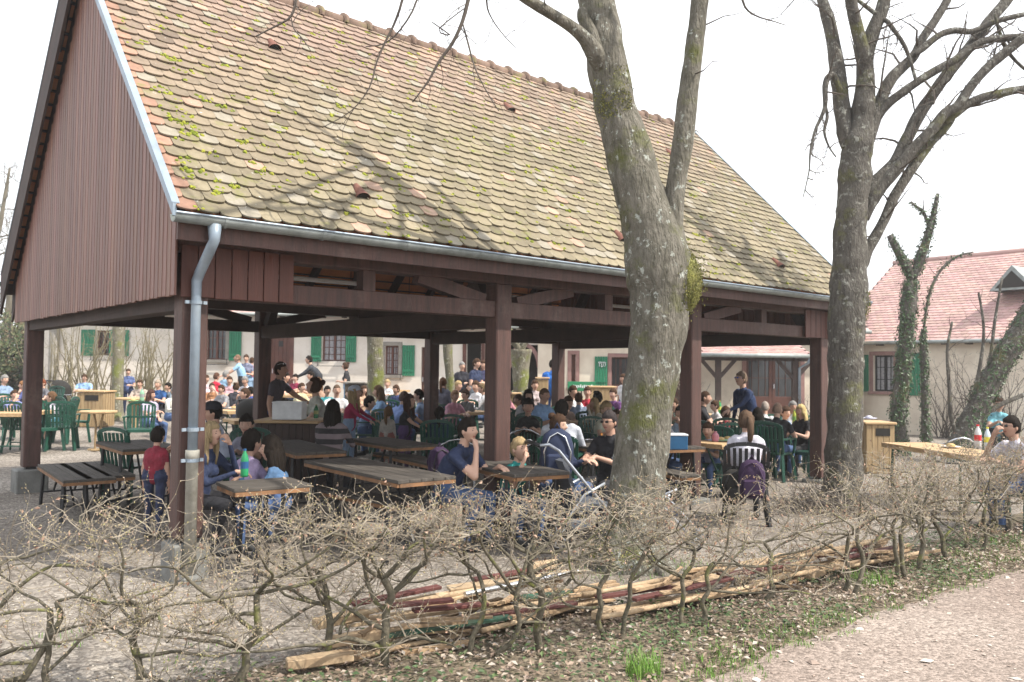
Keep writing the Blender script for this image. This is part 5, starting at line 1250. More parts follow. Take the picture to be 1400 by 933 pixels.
# bottles, cups, plates
def bottle(px, py, z, label, col, cap, h=.3, rad=.038, Y=None):
    if Y: p = at_x(px, Y); 
    else: p = zpt(px, py, z)
    m_ = flat('bottle_' + str(len(bpy.data.materials)), col, .25); c_ = flat('cap_' + str(len(bpy.data.materials)), cap, .5)
    t = thing('bottle', label, 'bottle', (p.x, p.y, p.z + z), 0, 'bottles on the tables'); b = MB(); b.smooth = True; b.lathe([(rad * .9, 0), (rad, .02), (rad, h * .3), (rad * .93, h * .36), (rad, h * .42), (rad, h * .62), (rad * .75, h * .76), (rad * .36, h * .88), (rad * .36, h * .93)], n=12); b.build('body', m_, t)
    b = MB(); b.lathe([(rad * .42, h * .93), (rad * .42, h)], n=10); b.build('cap', c_, t)
    b = MB(); b.lathe([(rad * 1.02, h * .3), (rad * 1.02, h * .55)], n=12); b.build('label', c_, t); return t
for a in [(334, 652, .75, 'big green bottle in front of the girl in lilac', (.03, .3, .12), (.02, .1, .25), .24, .034), (1337, 612, .75, 'bottle with red cap and red label at the right table', (.6, .6, .62), (.6, .03, .04), .3, .042), (1350, 614, .75, 'clear bottle with yellow cap at the right table', (.55, .65, .72), (.65, .6, .05), .28, .038), (984, 566, .75, 'green bottle beside the standing man', (.04, .3, .1), (.5, .5, .1), .3, .04), (1086, 581, .75, 'yellow-green bottle between the bald man and the blonde woman', (.3, .35, .04), (.1, .25, .05), .28, .038), (822, 610, .75, 'glass of amber drink on the dark table', (.5, .2, .03), (.5, .2, .03), .16, .036), (194, 545, .75, 'green bottle on the small round table', (.25, .45, .3), (.3, .3, .3), .28, .05), (640, 563, .75, 'red-capped bottle by the woman in pink', (.6, .6, .6), (.6, .05, .05), .24, .036), (978, 604, .75, 'pink cup on the table left of the woman in white', (.5, .2, .25), (.5, .2, .25), .14, .05), (432, 572, .95, 'green bottle on the serving counter', (.04, .2, .08), (.3, .3, .1), .2, .036)]: bottle(*a)
M['paper'] = flat('white_paper', (.75, .74, .7), .9)
for px, py, z, col, lab in [(985, 603, .755, (.35, .6, .4), 'pale green plate on the table left of the woman in white'), (995, 602, .755, (.7, .75, .6), 'white plate with food by the ponytail woman'), (320, 559, .755, (.7, .7, .68), 'white plate of food behind the downpipe'), (400, 531, .755, (.5, .7, .55), 'green paper cloth on the far table'), (650, 540, .755, (.3, .6, .3), 'green dish on the far table by the dark entrance'), (788, 563, .75, (.35, .6, .2), 'lime tray on the round table'), (1300, 612, .755, (.7, .65, .6), 'napkin on the long table at right'), (182, 545, .755, (.3, .6, .3), 'green dish on the small round table'), (703, 536, .98, (.4, .65, .5), 'pale green tray on the small bin'), (1188, 573, .98, (.6, .6, .72), 'crumpled white bag on the double bin')]:
    p = zpt(px, py, z); t = thing('plate', lab, 'plate', (p.x, p.y, p.z + z), 0, 'dishes on the tables'); b = MB(); b.smooth = True; b.lathe([(.06, 0), (.12, .012), (.125, .018), (.11, .016), (.05, .008)], n=16); b.build('dish', flat('dish_' + str(px), col), t); b = MB(); b.smooth = True; b.lathe([(.05, .008), (.06, .03), (.035, .05), (.01, .055)], n=9); b.build('food', flat('food_' + str(px), (.5, .35, .15) if px != 1188 else (.6, .6, .7)), t)
# pushchairs
def pushchair(px, Y, rz, label, frame, fabric, sc=1.0, hood=True):
    t = thing('pushchair', label, 'pushchair', at_x(px, Y), rz, 'pushchairs'); t.scale = (sc, sc, sc)
    for sx in (-1, 1):
        b = MB(); b.smooth = True; b.tube([(sx * .24, -.42, .1), (sx * .24, .02, .55), (sx * .24, .36, .93), (sx * .23, .46, .99), (sx * .2, .54, .98)], .016, 8); b.build('push_bar', frame, t)
        b = MB(); b.smooth = True; b.tube([(sx * .25, .38, .12), (sx * .24, .08, .5), (sx * .24, -.14, .6)], .014, 8); b.build('side_tube', frame, t)
        for y, rr in ((-.42, .1), (.38, .14)):
            b = MB(); b.smooth = True; Mx = Matrix.Translation((sx * .29, y, rr)) @ Matrix.Rotation(R(90), 4, 'Y')
            b.tube([(sx * .29, y + math.cos(a) * (rr - .018), rr + math.sin(a) * (rr - .018)) for a in [2 * math.pi * k / 20 for k in range(21)]], .018, 7); w_ = b.build('wheel', M['black'], t)
            b = MB()
            for k in range(5): a = 2 * math.pi * k / 5; b.tube([(sx * .29, y, rr), (sx * .29, y + math.cos(a) * (rr - .02), rr + math.sin(a) * (rr - .02))], .008, 5)
            b.build('spokes', frame, w_)
    b = MB(); b.smooth = True; b.tube([(-.2, .54, .98), (0, .56, 1.0), (.2, .54, .98)], .02, 8); b.build('handle', M['black'], t)
    b = MB(); b.tube([(-.28, .38, .14), (.28, .38, .14)], .012, 6); b.build('axle', frame, t); b = MB(); b.tube([(-.24, -.42, .12), (.24, -.42, .12)], .012, 6); b.build('axle', frame, t)
    b = MB(); b.quadbox([(-.2, -.2, .36), (.2, -.2, .36), (.2, .12, .32), (-.2, .12, .32), (-.2, -.2, .41), (.2, -.2, .41), (.2, .1, .38), (-.2, .1, .38)]); b.quadbox([(-.2, .08, .34), (.2, .08, .34), (.2, .12, .34), (-.2, .12, .34), (-.2, .26, .84), (.2, .26, .84), (.2, .3, .82), (-.2, .3, .82)])
    b.build('seat', fabric, t)
    b = MB(); b.box((0, .12, .2), (.36, .34, .12), bev=.03); b.build('basket', fabric, t)
    if hood:
        b = MB(); b.smooth = True; vs = []; n_ = 7; m_ = 9
        for j in range(n_):
            a = R(-15 + 105 * j / (n_ - 1))
            for k in range(m_):
                x = -.23 + .46 * k / (m_ - 1); q = math.sqrt(max(0, 1 - (x / .25) ** 2)) ** .5; rr = .34 * q; vs.append((x, .28 - math.cos(a) * rr, .72 + math.sin(a) * rr * .9))
        b.add(vs, [(j * m_ + k, j * m_ + k + 1, (j + 1) * m_ + k + 1, (j + 1) * m_ + k) for j in range(n_ - 1) for k in range(m_ - 1)]); h_ = b.build('hood', fabric, t)
        b = MB(); b.smooth = True; b.tube([vs[k] for k in range(m_)], .012, 6); b.build('hood_rim', M['chrome'], h_)
    return t
M['navy'] = flat('navy_fabric', (.02, .03, .07), .85); M['greyfab'] = flat('grey_fabric', (.1, .11, .13), .85); M['purple'] = flat('purple_fabric', (.035, .015, .05), .85)
M['silver'] = flat('silver_tube', (.5, .53, .58), .3, metal=.6)
pushchair(795, 8.35, R(112), 'silver-framed pushchair with grey seat parked behind the hedge left of the thick trunk', M['silver'], M['greyfab'], 1.0, False)
pushchair(905, 8.3, R(70), 'folded-down pushchair with small wheels just right of the thick trunk', M['silver'], M['navy'], .85, False)
pushchair(91, 21.3, R(80), 'black pushchair with puffed hood between the green chairs and the planked bin', M['black'], M['dark'], 1.0)
pushchair(345, 14.6, R(20), 'black pushchair with pale hood rim behind the man with the dark cap', M['black'], M['dark'], 1.05)
def backpack(name, label, p, rz, m, piping, sc=1.0, cat='backpack'):
    t = thing(name, label, cat, p, rz); t.scale = (sc,) * 3; b = MB(); b.smooth = True
    pr = [(-.0, .0), (.13, .02), (.15, .12), (.15, .3), (.12, .4), (.05, .45)]
    vs = []; n_ = 12
    for rad, z in pr:
        for k in range(n_): a = 2 * math.pi * k / n_; c, s_ = math.cos(a), math.sin(a); vs.append((rad * abs(c) ** .7 * (1 if c > 0 else -1), rad * .6 * abs(s_) ** .7 * (1 if s_ > 0 else -1), z))
    b.add(vs, [(i * n_ + k, i * n_ + (k + 1) % n_, (i + 1) * n_ + (k + 1) % n_, (i + 1) * n_ + k) for i in range(5) for k in range(n_)] + [tuple(5 * n_ + k for k in range(n_))]); b.build('bag_body', m, t)
    b = MB(); b.smooth = True; b.tube([(-.1, -.07, .04), (-.12, -.09, .25), (-.07, -.085, .38), (0, -.07, .42), (.07, -.085, .38), (.12, -.09, .25), (.1, -.07, .04)], .008, 6); b.build('piping', piping, t)
    b = MB(); b.box((0, -.1, .14), (.2, .05, .18), bev=.02); b.build('front_pocket', m, t)
    b = MB(); b.smooth = True; b.tube([(-.03, 0, .44), (0, 0, .5), (.03, 0, .44)], .01, 6); b.build('carry_loop', m, t)
    for sx in (-1, 1): b = MB(); b.smooth = True; b.tube([(sx * .08, .08, .4), (sx * .1, .15, .25), (sx * .09, .08, .06)], .016, 6); b.build('strap', m, t)
    return t
M['boardgreen'] = mat('dirty_green_board', (.02, .11, .07), .8, scale=9, col2=(.05, .06, .04), bump=.3)
# timber piles
def pile(x0, y0, x1, y1, items, seed):
    rr = random.Random(seed); a = Vector((x0, y0, 0)); c = Vector((x1, y1, 0)); d = (c - a).normalized(); s = Vector((-d.y, d.x, 0)); L_ = (c - a).length
    for kind, u0, u1, off, z, lab in items:
        p = a + d * (L_ * u0) + s * off; q = a + d * (L_ * u1) + s * (off + rr.uniform(-.13, .13)); z += gh(p.x, p.y) + .01
        mid = (p + q) / 2; nm = {'pole': 'peeled_pole', 'maroon': 'painted_board', 'green': 'painted_board', 'plank': 'plank', 'block': 'timber_block', 'white': 'metal_tube'}[kind]
        P0 = Vector((p.x, p.y, z + rr.uniform(-.01, .01))) - mid; P1 = Vector((q.x, q.y, z + rr.uniform(-.015, .03))) - mid; b = MB(); k = rr.uniform(.8, 1.15); b.col = (k, k * .97, k * .93)
        if kind == 'pole': b.smooth = True; n_ = 7; b.tube([P0.lerp(P1, i / n_) + Vector((0, 0, rr.uniform(-.006, .006))) for i in range(n_ + 1)], [.018 * rr.uniform(.8, 1.15) for _ in range(n_ + 1)], 10); m_ = M['timbernew']
        elif kind == 'white': b.tube([P0, P1], .018, 10); m_ = M['chrome']
        elif kind == 'block': b.beam(P0, P1, .08, .055, bev=.006); m_ = M['timbernew']
        elif kind == 'plank': b.beam(P0, P1, .12, .022, bev=.003); m_ = M['timbernew']
        else: b.beam(P0, P1, .06, .022, bev=.003); m_ = M['maroon'] if kind == 'maroon' else M['boardgreen']
        o = b.build(nm, m_, attr=True); o.location = mid; tag(o, lab, {'pole': 'pole', 'maroon': 'board', 'green': 'board', 'plank': 'plank', 'block': 'block', 'white': 'tube'}[kind], 'timbers of the %s pile' % ('nearer' if seed == 1 else 'farther'))
def offcuts(x0, y0, x1, y1, n, seed, label):
    rr = random.Random(seed); a = Vector((x0, y0, 0)); c = Vector((x1, y1, 0)); d = (c - a).normalized(); s_ = Vector((-d.y, d.x, 0)); L_ = (c - a).length; b = MB()
    for _ in range(n):
        p = a + d * L_ * rr.random() + s_ * rr.uniform(-.08, .32); q = (d + s_ * rr.gauss(0, .35)).normalized(); l = rr.uniform(.08, .5); z = gh(p.x, p.y) + rr.uniform(.015, .2); k = rr.uniform(.5, 1.1); b.col = (k, k * .92, k * .85)
        b.beam(Vector((p.x, p.y, z)), Vector((p.x, p.y, z + rr.uniform(-.03, .03))) + q * l, rr.uniform(.015, .06), rr.uniform(.01, .022))
    tag(b.build('offcuts', M['timbernew'], attr=True), label, 'wood offcuts', kind='stuff')
NP, FP = 'nearer pile', 'farther pile'
g0, g1 = gpt(448, 915), gpt(806, 838)
pile(g0.x, g0.y, g1.x, g1.y, [
 ('block', -.12, .06, .02, .05, 'short pale block at the lowest left tip of the nearer pile'), ('block', .0, .17, .2, .19, 'pale split block on top at the left end of the nearer pile'), ('block', .02, .16, .05, .13, 'pale block under the red boards at the left end of the nearer pile'),
 ('pole', .02, .98, -.02, .03, 'lowest front pole of the nearer pile'), ('pole', .1, 1.02, .06, .12, 'middle pole of the nearer pile, half hidden by green board'), ('pole', .12, 1.0, .14, .22, 'top front pole of the nearer pile'), ('pole', .3, 1.06, .3, .2, 'rear pole of the nearer pile'), ('pole', .5, 1.03, -.1, .05, 'thin pole lying on the weeds before the nearer pile'),
 ('plank', .1, .6, .22, .16, 'long pale plank inside the nearer pile'), ('plank', .45, .98, .2, .2, 'pale plank topping the right half of the nearer pile'), ('plank', .3, .9, .08, .07, 'low pale plank in the middle of the nearer pile'), ('plank', .5, .7, .3, .24, 'short wide plank across the middle of the nearer pile'),
 ('green', .18, .62, .03, .1, 'dark green board low in the nearer pile'), ('green', .7, .95, .12, .15, 'dark green board at the right of the nearer pile'),
 ('maroon', .12, .45, .2, .27, 'maroon board on top left of the nearer pile'), ('maroon', .2, .42, .12, .25, 'short maroon board beside it on the nearer pile'), ('maroon', .55, .9, .02, .1, 'maroon board low at the right of the nearer pile'), ('maroon', .6, .92, .3, .26, 'maroon board at the back of the nearer pile'), ('maroon', .3, .55, .08, .2, 'maroon board between the poles of the nearer pile'), ('maroon', .66, .84, .24, .28, 'short maroon board topmost right on the nearer pile'),
 ('white', .5, 1.02, .1, .24, 'silver tube along the top of the nearer pile'), ('block', .86, 1.0, .36, .27, 'pale block crowning the right end of the nearer pile')], 1)
offcuts(g0.x, g0.y, g1.x, g1.y, 45, 3, 'loose offcuts and splinters in the nearer timber pile')
g0, g1 = gpt(822, 862), gpt(1252, 768)
offcuts(g0.x, g0.y, g1.x, g1.y, 60, 4, 'loose offcuts and splinters in the farther timber pile')
pile(g0.x, g0.y, g1.x, g1.y, [
 ('block', .0, .06, .05, .06, 'pale end block at the left tip of the farther pile'), ('block', .46, .52, .22, .13, 'orange-ended block in the middle of the farther pile'), ('block', .58, .64, .0, .06, 'pale block low in the middle of the farther pile'),
 ('pole', .0, .48, .0, .07, 'front left pole of the farther pile'), ('pole', .02, .44, .28, .13, 'rear left pole of the farther pile'), ('pole', .4, .72, .02, .08, 'front middle pole of the farther pile'), ('pole', .36, .78, .3, .15, 'rear middle pole of the farther pile'), ('pole', .62, 1.0, .02, .07, 'front right pole of the farther pile'), ('pole', .68, .98, .32, .14, 'rear right pole of the farther pile'), ('pole', .5, .95, .15, .18, 'top pole of the farther pile'),
 ('plank', .05, .42, .14, .06, 'pale plank inside the left of the farther pile'), ('plank', .28, .34, .15, .12, 'short plank across the left of the farther pile'), ('plank', .5, .8, .18, .08, 'pale plank inside the middle of the farther pile'), ('plank', .8, .98, .14, .07, 'pale plank at the right of the farther pile'),
 ('maroon', .04, .3, .22, .13, 'maroon board at the back left of the farther pile'), ('maroon', .1, .36, .1, .12, 'maroon board on the left of the farther pile'), ('maroon', .36, .6, .2, .14, 'maroon board in the middle of the farther pile'), ('maroon', .4, .56, .1, .15, 'short maroon board on the middle of the farther pile'), ('maroon', .66, .86, .2, .13, 'maroon board at the right of the farther pile'), ('maroon', .74, .94, .08, .12, 'maroon board in front at the right of the farther pile')], 2)
# ================================================================ people
import time
SK, SHI_, SLV, TRO, SHN, SHO, EYE, LIP = range(8)
def cap_mesh(b, a, c, ra, rc, n=12):
    a = Vector(a); c = Vector(c); d = (c - a); L_ = d.length
    d = d / L_ if L_ > 1e-6 else Vector((0, 0, 1)); pts = []; rad = []
    for k in range(3): t = math.pi / 2 * (k + .3) / 3; pts.append(a - d * ra * math.cos(t)); rad.append(ra * math.sin(t))
    pts.append(a); rad.append(ra); pts.append(c); rad.append(rc)
    for k in (2, 1, 0): t = math.pi / 2 * (k + .3) / 3; pts.append(c + d * rc * math.cos(t)); rad.append(rc * math.sin(t))
    b.tube(pts, rad, n)
def remesh(caps, vox, smooth=3):
    b = MB()
    for a, c, ra, rc, tg in caps: cap_mesh(b, a, c, ra, rc)
    o = b.build('tmp', M['white']); md = o.modifiers.new('r', 'REMESH'); md.mode = 'VOXEL'; md.voxel_size = vox; md2 = o.modifiers.new('s', 'SMOOTH'); md2.factor = .5; md2.iterations = smooth
    bpy.context.view_layer.update(); dg = bpy.context.evaluated_depsgraph_get(); me = bpy.data.meshes.new_from_object(o.evaluated_get(dg)); 
    nv = len(me.vertices); V = np.empty(nv * 3); me.vertices.foreach_get('co', V); V = V.reshape(-1, 3); Fc = [tuple(p.vertices) for p in me.polygons]
    bpy.data.objects.remove(o); bpy.data.meshes.remove(me)
    C = np.array([V[list(f)].mean(0) for f in Fc]); best = np.full(len(C), 9.); tg = np.zeros(len(C), int)
    for a, c, ra, rc, t in caps:
        a = np.array(a, float); c = np.array(c, float); d = c - a; l2 = max(d @ d, 1e-9); u = np.clip((C - a) @ d / l2, 0, 1); q = np.linalg.norm(C - a - u[:, None] * d, axis=1) - (ra + (rc - ra) * u)
        m_ = q < best; best[m_] = q[m_]; tg[m_] = t
    return V, Fc, tg
# hand: wrist at origin, fingers along -Z, palm towards -Y, thumb towards +X
def hand_caps(curl=.5):
    c = [((0, 0, .01), (0, 0, -.03), .024, .026, SK), ((-.018, 0, -.035), (-.024, 0, -.085), .017, .014, SK), ((.0, 0, -.035), (.0, 0, -.088), .018, .014, SK), ((.018, 0, -.035), (.024, 0, -.085), .017, .014, SK)]
    for x, l, w_ in ((.031, .068, .0085), (.0105, .076, .0088), (-.0105, .07, .0085), (-.031, .055, .0075)):
        a = curl * .5; p0 = Vector((x, 0, -.085)); 
        for k, f in enumerate((.42, .33, .25)):
            p1 = p0 + Vector((x * .04, -math.sin(a), -math.cos(a))) * l * f * 1.15; c.append((tuple(p0), tuple(p1), w_ * (1 - .1 * k), w_ * (.92 - .12 * k), SK)); p0 = p1; a += curl * .7
    c += [((.02, -.004, -.03), (.05, -.018, -.06), .014, .011, SK), ((.05, -.018, -.06), (.06, -.03, -.088), .0105, .008, SK)]
    return c
HAND = remesh(hand_caps(.55), .0065, 1)
FIST = remesh(hand_caps(1.35), .0065, 1)
def head_mesh():
    V = []; Fc = []; T = []; nu, nv = 28, 22
    for j in range(nv + 1):
        ph = math.pi * j / nv
        for i in range(nu):
            th = 2 * math.pi * i / nu; x = math.sin(ph) * math.sin(th); y = -math.sin(ph) * math.cos(th); z = math.cos(ph)
            fx = .074; fy = .094; fz = .118
            X, Y, Z = x * fx, y * fy, z * fz
            if Z < -.02: k = (-.02 - Z) / .1; X *= 1 - .38 * k; Y = Y * (1 - .22 * k) - .012 * k if y < 0 else Y * (1 - .55 * k)
            if y < 0:
                g = lambda cx, cz, sx, sz: math.exp(-((X - cx) / sx) ** 2 - ((Z - cz) / sz) ** 2)
                Y -= .024 * g(0, -.022, .011, .016) + .014 * g(0, -.002, .009, .02)            # nose
                Y += .010 * (g(.03, .006, .014, .011) + g(-.03, .006, .014, .011))             # eye sockets
                Y -= .006 * g(0, .026, .045, .009)                                             # brow
                Y -= .007 * g(0, -.062, .02, .008); Y -= .009 * g(0, -.098, .02, .014)         # lips, chin
                Y -= .005 * (g(.042, -.025, .018, .02) + g(-.042, -.025, .018, .02))           # cheeks
            V.append((X, Y, Z))
    for j in range(nv):
        for i in range(nu):
            f = (j * nu + i, (j + 1) * nu + i, (j + 1) * nu + (i + 1) % nu, j * nu + (i + 1) % nu); Fc.append(f)
            c = [sum(V[q][a] for q in f) / 4 for a in range(3)]
            T.append(LIP if c[1] < -.05 and abs(c[0]) < .024 and abs(c[2] + .063) < .0075 else SK)
    def ell(c, r_, n_, tg):
        n0 = len(V)
        for j in range(6):
            ph = math.pi * j / 5
            for i in range(n_): th = 2 * math.pi * i / n_; V.append((c[0] + r_[0] * math.sin(ph) * math.cos(th), c[1] + r_[1] * math.sin(ph) * math.sin(th), c[2] + r_[2] * math.cos(ph)))
        for j in range(5):
            for i in range(n_): Fc.append((n0 + j * n_ + i, n0 + (j + 1) * n_ + i, n0 + (j + 1) * n_ + (i + 1) % n_, n0 + j * n_ + (i + 1) % n_)); T.append(tg)
    for s in (-1, 1):
        ell((s * .076, .008, -.008), (.011, .018, .03), 8, SK); ell((s * .03, -.0725, .004), (.0125, .01, .006), 8, EYE); ell((s * .031, -.085, .027), (.016, .006, .003), 6, EYE)
    return np.array(V), Fc, np.array(T)
HEAD = head_mesh()
def frame_to(d, pn):                     # -Z along d, -Y along pn (palm normal)
    z = -Vector(d).normalized(); y = -Vector(pn); y = (y - z * y.dot(z)).normalized(); x = y.cross(z); return np.array([[x.x, y.x, z.x], [x.y, y.y, z.y], [x.z, y.z, z.z]])
def person_mesh(name, sit, fem=False, child=False, lean=.1, armL='table', armR='table', hy=0., hp=0.):
    sh = (.165 if fem else .19) * (.82 if child else 1); hw = .1; lx = .095
    if sit: pel = Vector((0, 0, .53)); T_ = .5
    else: pel = Vector((0, 0, .93)); T_ = .5
    if child: T_ = .44
    ln = Vector((0, -math.sin(lean), math.cos(lean))); chest = pel + ln * (T_ * .62); nk = pel + ln * T_ + Vector((0, -.01 - lean * .05, 0)); hs = 1.22 if child else 1.0
    hc = nk + Vector((0, -.03 - lean * .08, .155 * (1.08 if child else 1)))
    k = 1.0 if not fem else .93; cp = []
    for sx in (-1, 1):
        cp.append((pel + Vector((sx * .085, 0, 0)), pel + Vector((sx * .06, -.01, .14)), .115 * (1.04 if fem else 1), .1 * k, TRO if True else 0))
        cp.append((pel + Vector((sx * .055, 0, .14)), chest + Vector((sx * .075, 0, 0)), .112 * k, .118 * k, SHI_))
        cp.append((chest + Vector((sx * .07, 0, 0)), nk + Vector((sx * sh * .68, .0, -.07)), .112 * k, .072, SHI_))
        if fem: cp.append((chest + Vector((sx * .065, -.075, -.02)), chest + Vector((sx * .065, -.085, -.04)), .06, .06, SHI_))
    cp.append((pel, chest, .115, .12 * k, SHI_)); cp.append((nk + Vector((0, .01, -.06)), nk + Vector((0, 0, -.01)), .085, .06, SHI_))
    cp.append((nk + Vector((0, 0, -.04)), hc + Vector((0, .02, -.04)), .053 * k, .052 * k, SK))
    for sx in (-1, 1):
        hip = pel + Vector((sx * lx, 0, -.01))
        if sit: kn = Vector((sx * .13, -.43, .5)); an = Vector((sx * .13, -.36 - .05 * sx, .09)); toe = an + Vector((sx * .02, -.15, -.055))
        else: kn = Vector((sx * .1, -.03 * sx, .49)); an = Vector((sx * .11, .04 - .03 * sx, .09)); toe = an + Vector((sx * .03, -.16, -.055))
        cp += [(hip, kn, .092 if not child else .08, .062, TRO), (kn, an + Vector((0, 0, .12)), .06, .045, SHN), (an + Vector((0, 0, .12)), an, .044, .038, SHN), (an + Vector((0, .03, -.045)), toe, .04, .036, SHO), (an, an + Vector((0, 0, -.03)), .04, .042, SHO)]
    hands = []
    for sx, mode in ((-1, armR), (1, armL)):
        s_ = nk + Vector((sx * sh, .0, -.085))
        # elbow and wrist targets per gesture
        if mode == 'table': e = s_ + Vector((sx * .07, -.16, -.22)); w_ = Vector((sx * .06, e.y - .23, max(.82, e.z - .02) if sit else e.z)); hd = Vector((-sx * .5, -.9, -.15)); pn = Vector((0, 0, -1))
        elif mode == 'lap': e = s_ + Vector((sx * .07, .02, -.27)); w_ = Vector((sx * .09, e.y - .24, e.z - .03)); hd = Vector((-sx * .4, -.9, -.3)); pn = Vector((0, 0, -1))
        elif mode == 'down': e = s_ + Vector((sx * .06, .02, -.28)); w_ = e + Vector((sx * .01, -.05, -.25)); hd = Vector((0, -.1, -1)); pn = Vector((-sx, 0, 0))
        elif mode == 'mouth': e = s_ + Vector((sx * .07, -.2, -.2)); w_ = hc + Vector((sx * .06, -.17, -.09)); hd = Vector((-sx * .5, .1, .8)); pn = Vector((-sx * .3, 1, 0))
        elif mode == 'chin': e = s_ + Vector((-sx * .02, -.24, -.19)); w_ = hc + Vector((sx * .03, -.12, -.17)); hd = Vector((-sx * .25, .35, .9)); pn = Vector((0, 1, -.3))
        elif mode == 'reach': e = s_ + Vector((sx * .05, -.2, -.17)); w_ = e + Vector((-sx * .03, -.22, -.1)); hd = Vector((0, -1, -.35)); pn = Vector((0, 0, -1))
        elif mode == 'fold': e = s_ + Vector((sx * .06, -.03, -.27)); w_ = e + Vector((-sx * .12, -.2, .04)); hd = Vector((-sx * .7, -.6, .1)); pn = Vector((0, .6, -.6))
        if child: e = s_ + (e - s_) * .85; w_ = e + (w_ - e) * .92 if mode not in ('mouth', 'chin') else w_
        cp += [(s_, s_.lerp(e, .55), .058 * k, .05 * k, SHI_), (s_.lerp(e, .5), e, .05 * k, .042 * k, SLV), (e, w_, .041 * k, .027 * k, SLV)]
        hands.append((w_, hd, pn, sx, mode))
    caps = [(tuple(a), tuple(c), ra, rc, t) for a, c, ra, rc, t in cp]
    V, Fc, T = remesh(caps, .0155, 4); V = list(map(tuple, V)); Fc = list(Fc); T = list(T)
    for w_, hd, pn, sx, mode in hands:
        HV, HF, HT = (FIST if mode in ('chin', 'mouth') else HAND); X = HV * np.array([-sx if mode != 'down' else -sx, 1, 1]); X = X * (.95 if fem else 1.03) * (.85 if child else 1)
        X = X @ frame_to(hd, pn).T + np.array(w_); n0 = len(V); V += list(map(tuple, X)); Fc += [tuple(i + n0 for i in (f if sx < 0 else f[::-1])) for f in HF]; T += [SK] * len(HF)
    Rh = (Matrix.Rotation(hy, 3, 'Z') @ Matrix.Rotation(hp, 3, 'X')); HV, HF, HT = HEAD; X = HV * hs * (.96 if fem else 1) @ np.array(Rh).T + np.array(hc); n0 = len(V); V += list(map(tuple, X)); Fc += [tuple(i + n0 for i in f) for f in HF]; T += list(HT)
    me = bpy.data.meshes.new(name); me.from_pydata([tuple(map(float, v)) for v in V], [], Fc)
    for i in range(8): me.materials.append(M['white'])
    me.polygons.foreach_set('material_index', [int(t) for t in T]); me.polygons.foreach_set('use_smooth', [True] * len(Fc)); me.update()
    Hm = Matrix.Translation(hc) @ Rh.to_4x4() @ Matrix.Scale(hs * (.96 if fem else 1), 4)
    return me, Hm, hc.z + .118 * hs
def hair_mesh(style):
    b = MB(); b.smooth = True; rr = random.Random(len(style)); nu, nv = 30, 18; V = []; 
    def dep(th, ph):                       # hair thickness by direction; th 0 = face
        th = (th + math.pi) % (2 * math.pi) - math.pi; front = abs(th); z = math.cos(ph)
        line = {'short': .33 if front < 1.1 else (-.05 if front < 1.7 else -.62), 'shaved': .38 if front < 1.15 else (.05 if front < 1.7 else -.5), 'bald': 9, 'cap': .3}.get(style, .4 if front < .95 else -.75)
        t = {'short': .017, 'shaved': .004, 'cap': .02}.get(style, .022)
        return t * min(1, max(-1.2, (z - line) * 6))
    for j in range(nv + 1):
        ph = math.pi * j / nv
        for i in range(nu):
            th = 2 * math.pi * i / nu; x = math.sin(ph) * math.sin(th); y = -math.sin(ph) * math.cos(th); z = math.cos(ph); t = dep(th, ph)
            t = t * (1 + .6 * noise.noise(Vector((x * 6, y * 6, z * 4))) + .4 * noise.noise(Vector((x * 14, y * 14, z * 7)))) if t > 0 else t
            X, Y, Z = x * (.074 + t), y * (.094 + t), z * (.118 + t * 1.1)
            if Z < -.02: k = (-.02 - Z) / .1; X *= 1 - .3 * k; Y *= (1 - .35 * k)
            V.append((X, Y, Z))
    b.add(V, [(j * nu + i, (j + 1) * nu + i, (j + 1) * nu + (i + 1) % nu, j * nu + (i + 1) % nu) for j in range(nv) for i in range(nu)])
    def lock(pts, rad, n=8): b.tube(pts, rad, n, True, .5)
    if style == 'long':
        for k in range(11):
            a = R(-85 + 17 * k); x, y = math.sin(a), math.cos(a); lock([(x * .07, y * .09, .03), (x * .09, y * .105, -.06), (x * .095, y * .1 + .01, -.14), (x * .085, y * .09 + .02, -.24), (x * .07, y * .08 + .02, -.3 - .04 * rr.random())], [.024, .03, .03, .024, .008])
    if style == 'ponytail': lock([(0, .1, .05), (0, .14, .04), (0, .165, -.02), (0, .16, -.12), (0, .14, -.22), (0, .13, -.27)], [.02, .028, .036, .034, .024, .006], 10)
    if style == 'bun': lock([(0, .06, .09), (0, .1, .12), (0, .125, .135)], [.035, .045, .02], 10)
    return b
HAIRM = {}
def skinmat(i): return [(.5, .31, .23), (.42, .25, .18), (.56, .37, .29), (.33, .19, .13)][i]
cm = {}
def cmat(kind, col, rough=.8):
    k = (kind, tuple(round(c, 3) for c in col))
    if k not in cm:
        if kind == 'cloth': cm[k] = mat('cloth_%d' % len(cm), col, .85, var=.2, scale=9, bump=.8, bscale=11, bdist=.035)
        elif kind == 'skin': cm[k] = mat('skin_%d' % len(cm), col, .55, var=.05, scale=20, bump=.03)
        elif kind == 'hair': cm[k] = mat('hair_%d' % len(cm), col, .85, var=.3, scale=6, stretch=(12, 12, 1), bump=.4, bscale=30, spec=.12)
        else: cm[k] = flat('plain_%d' % len(cm), col, rough)
    return cm[k]
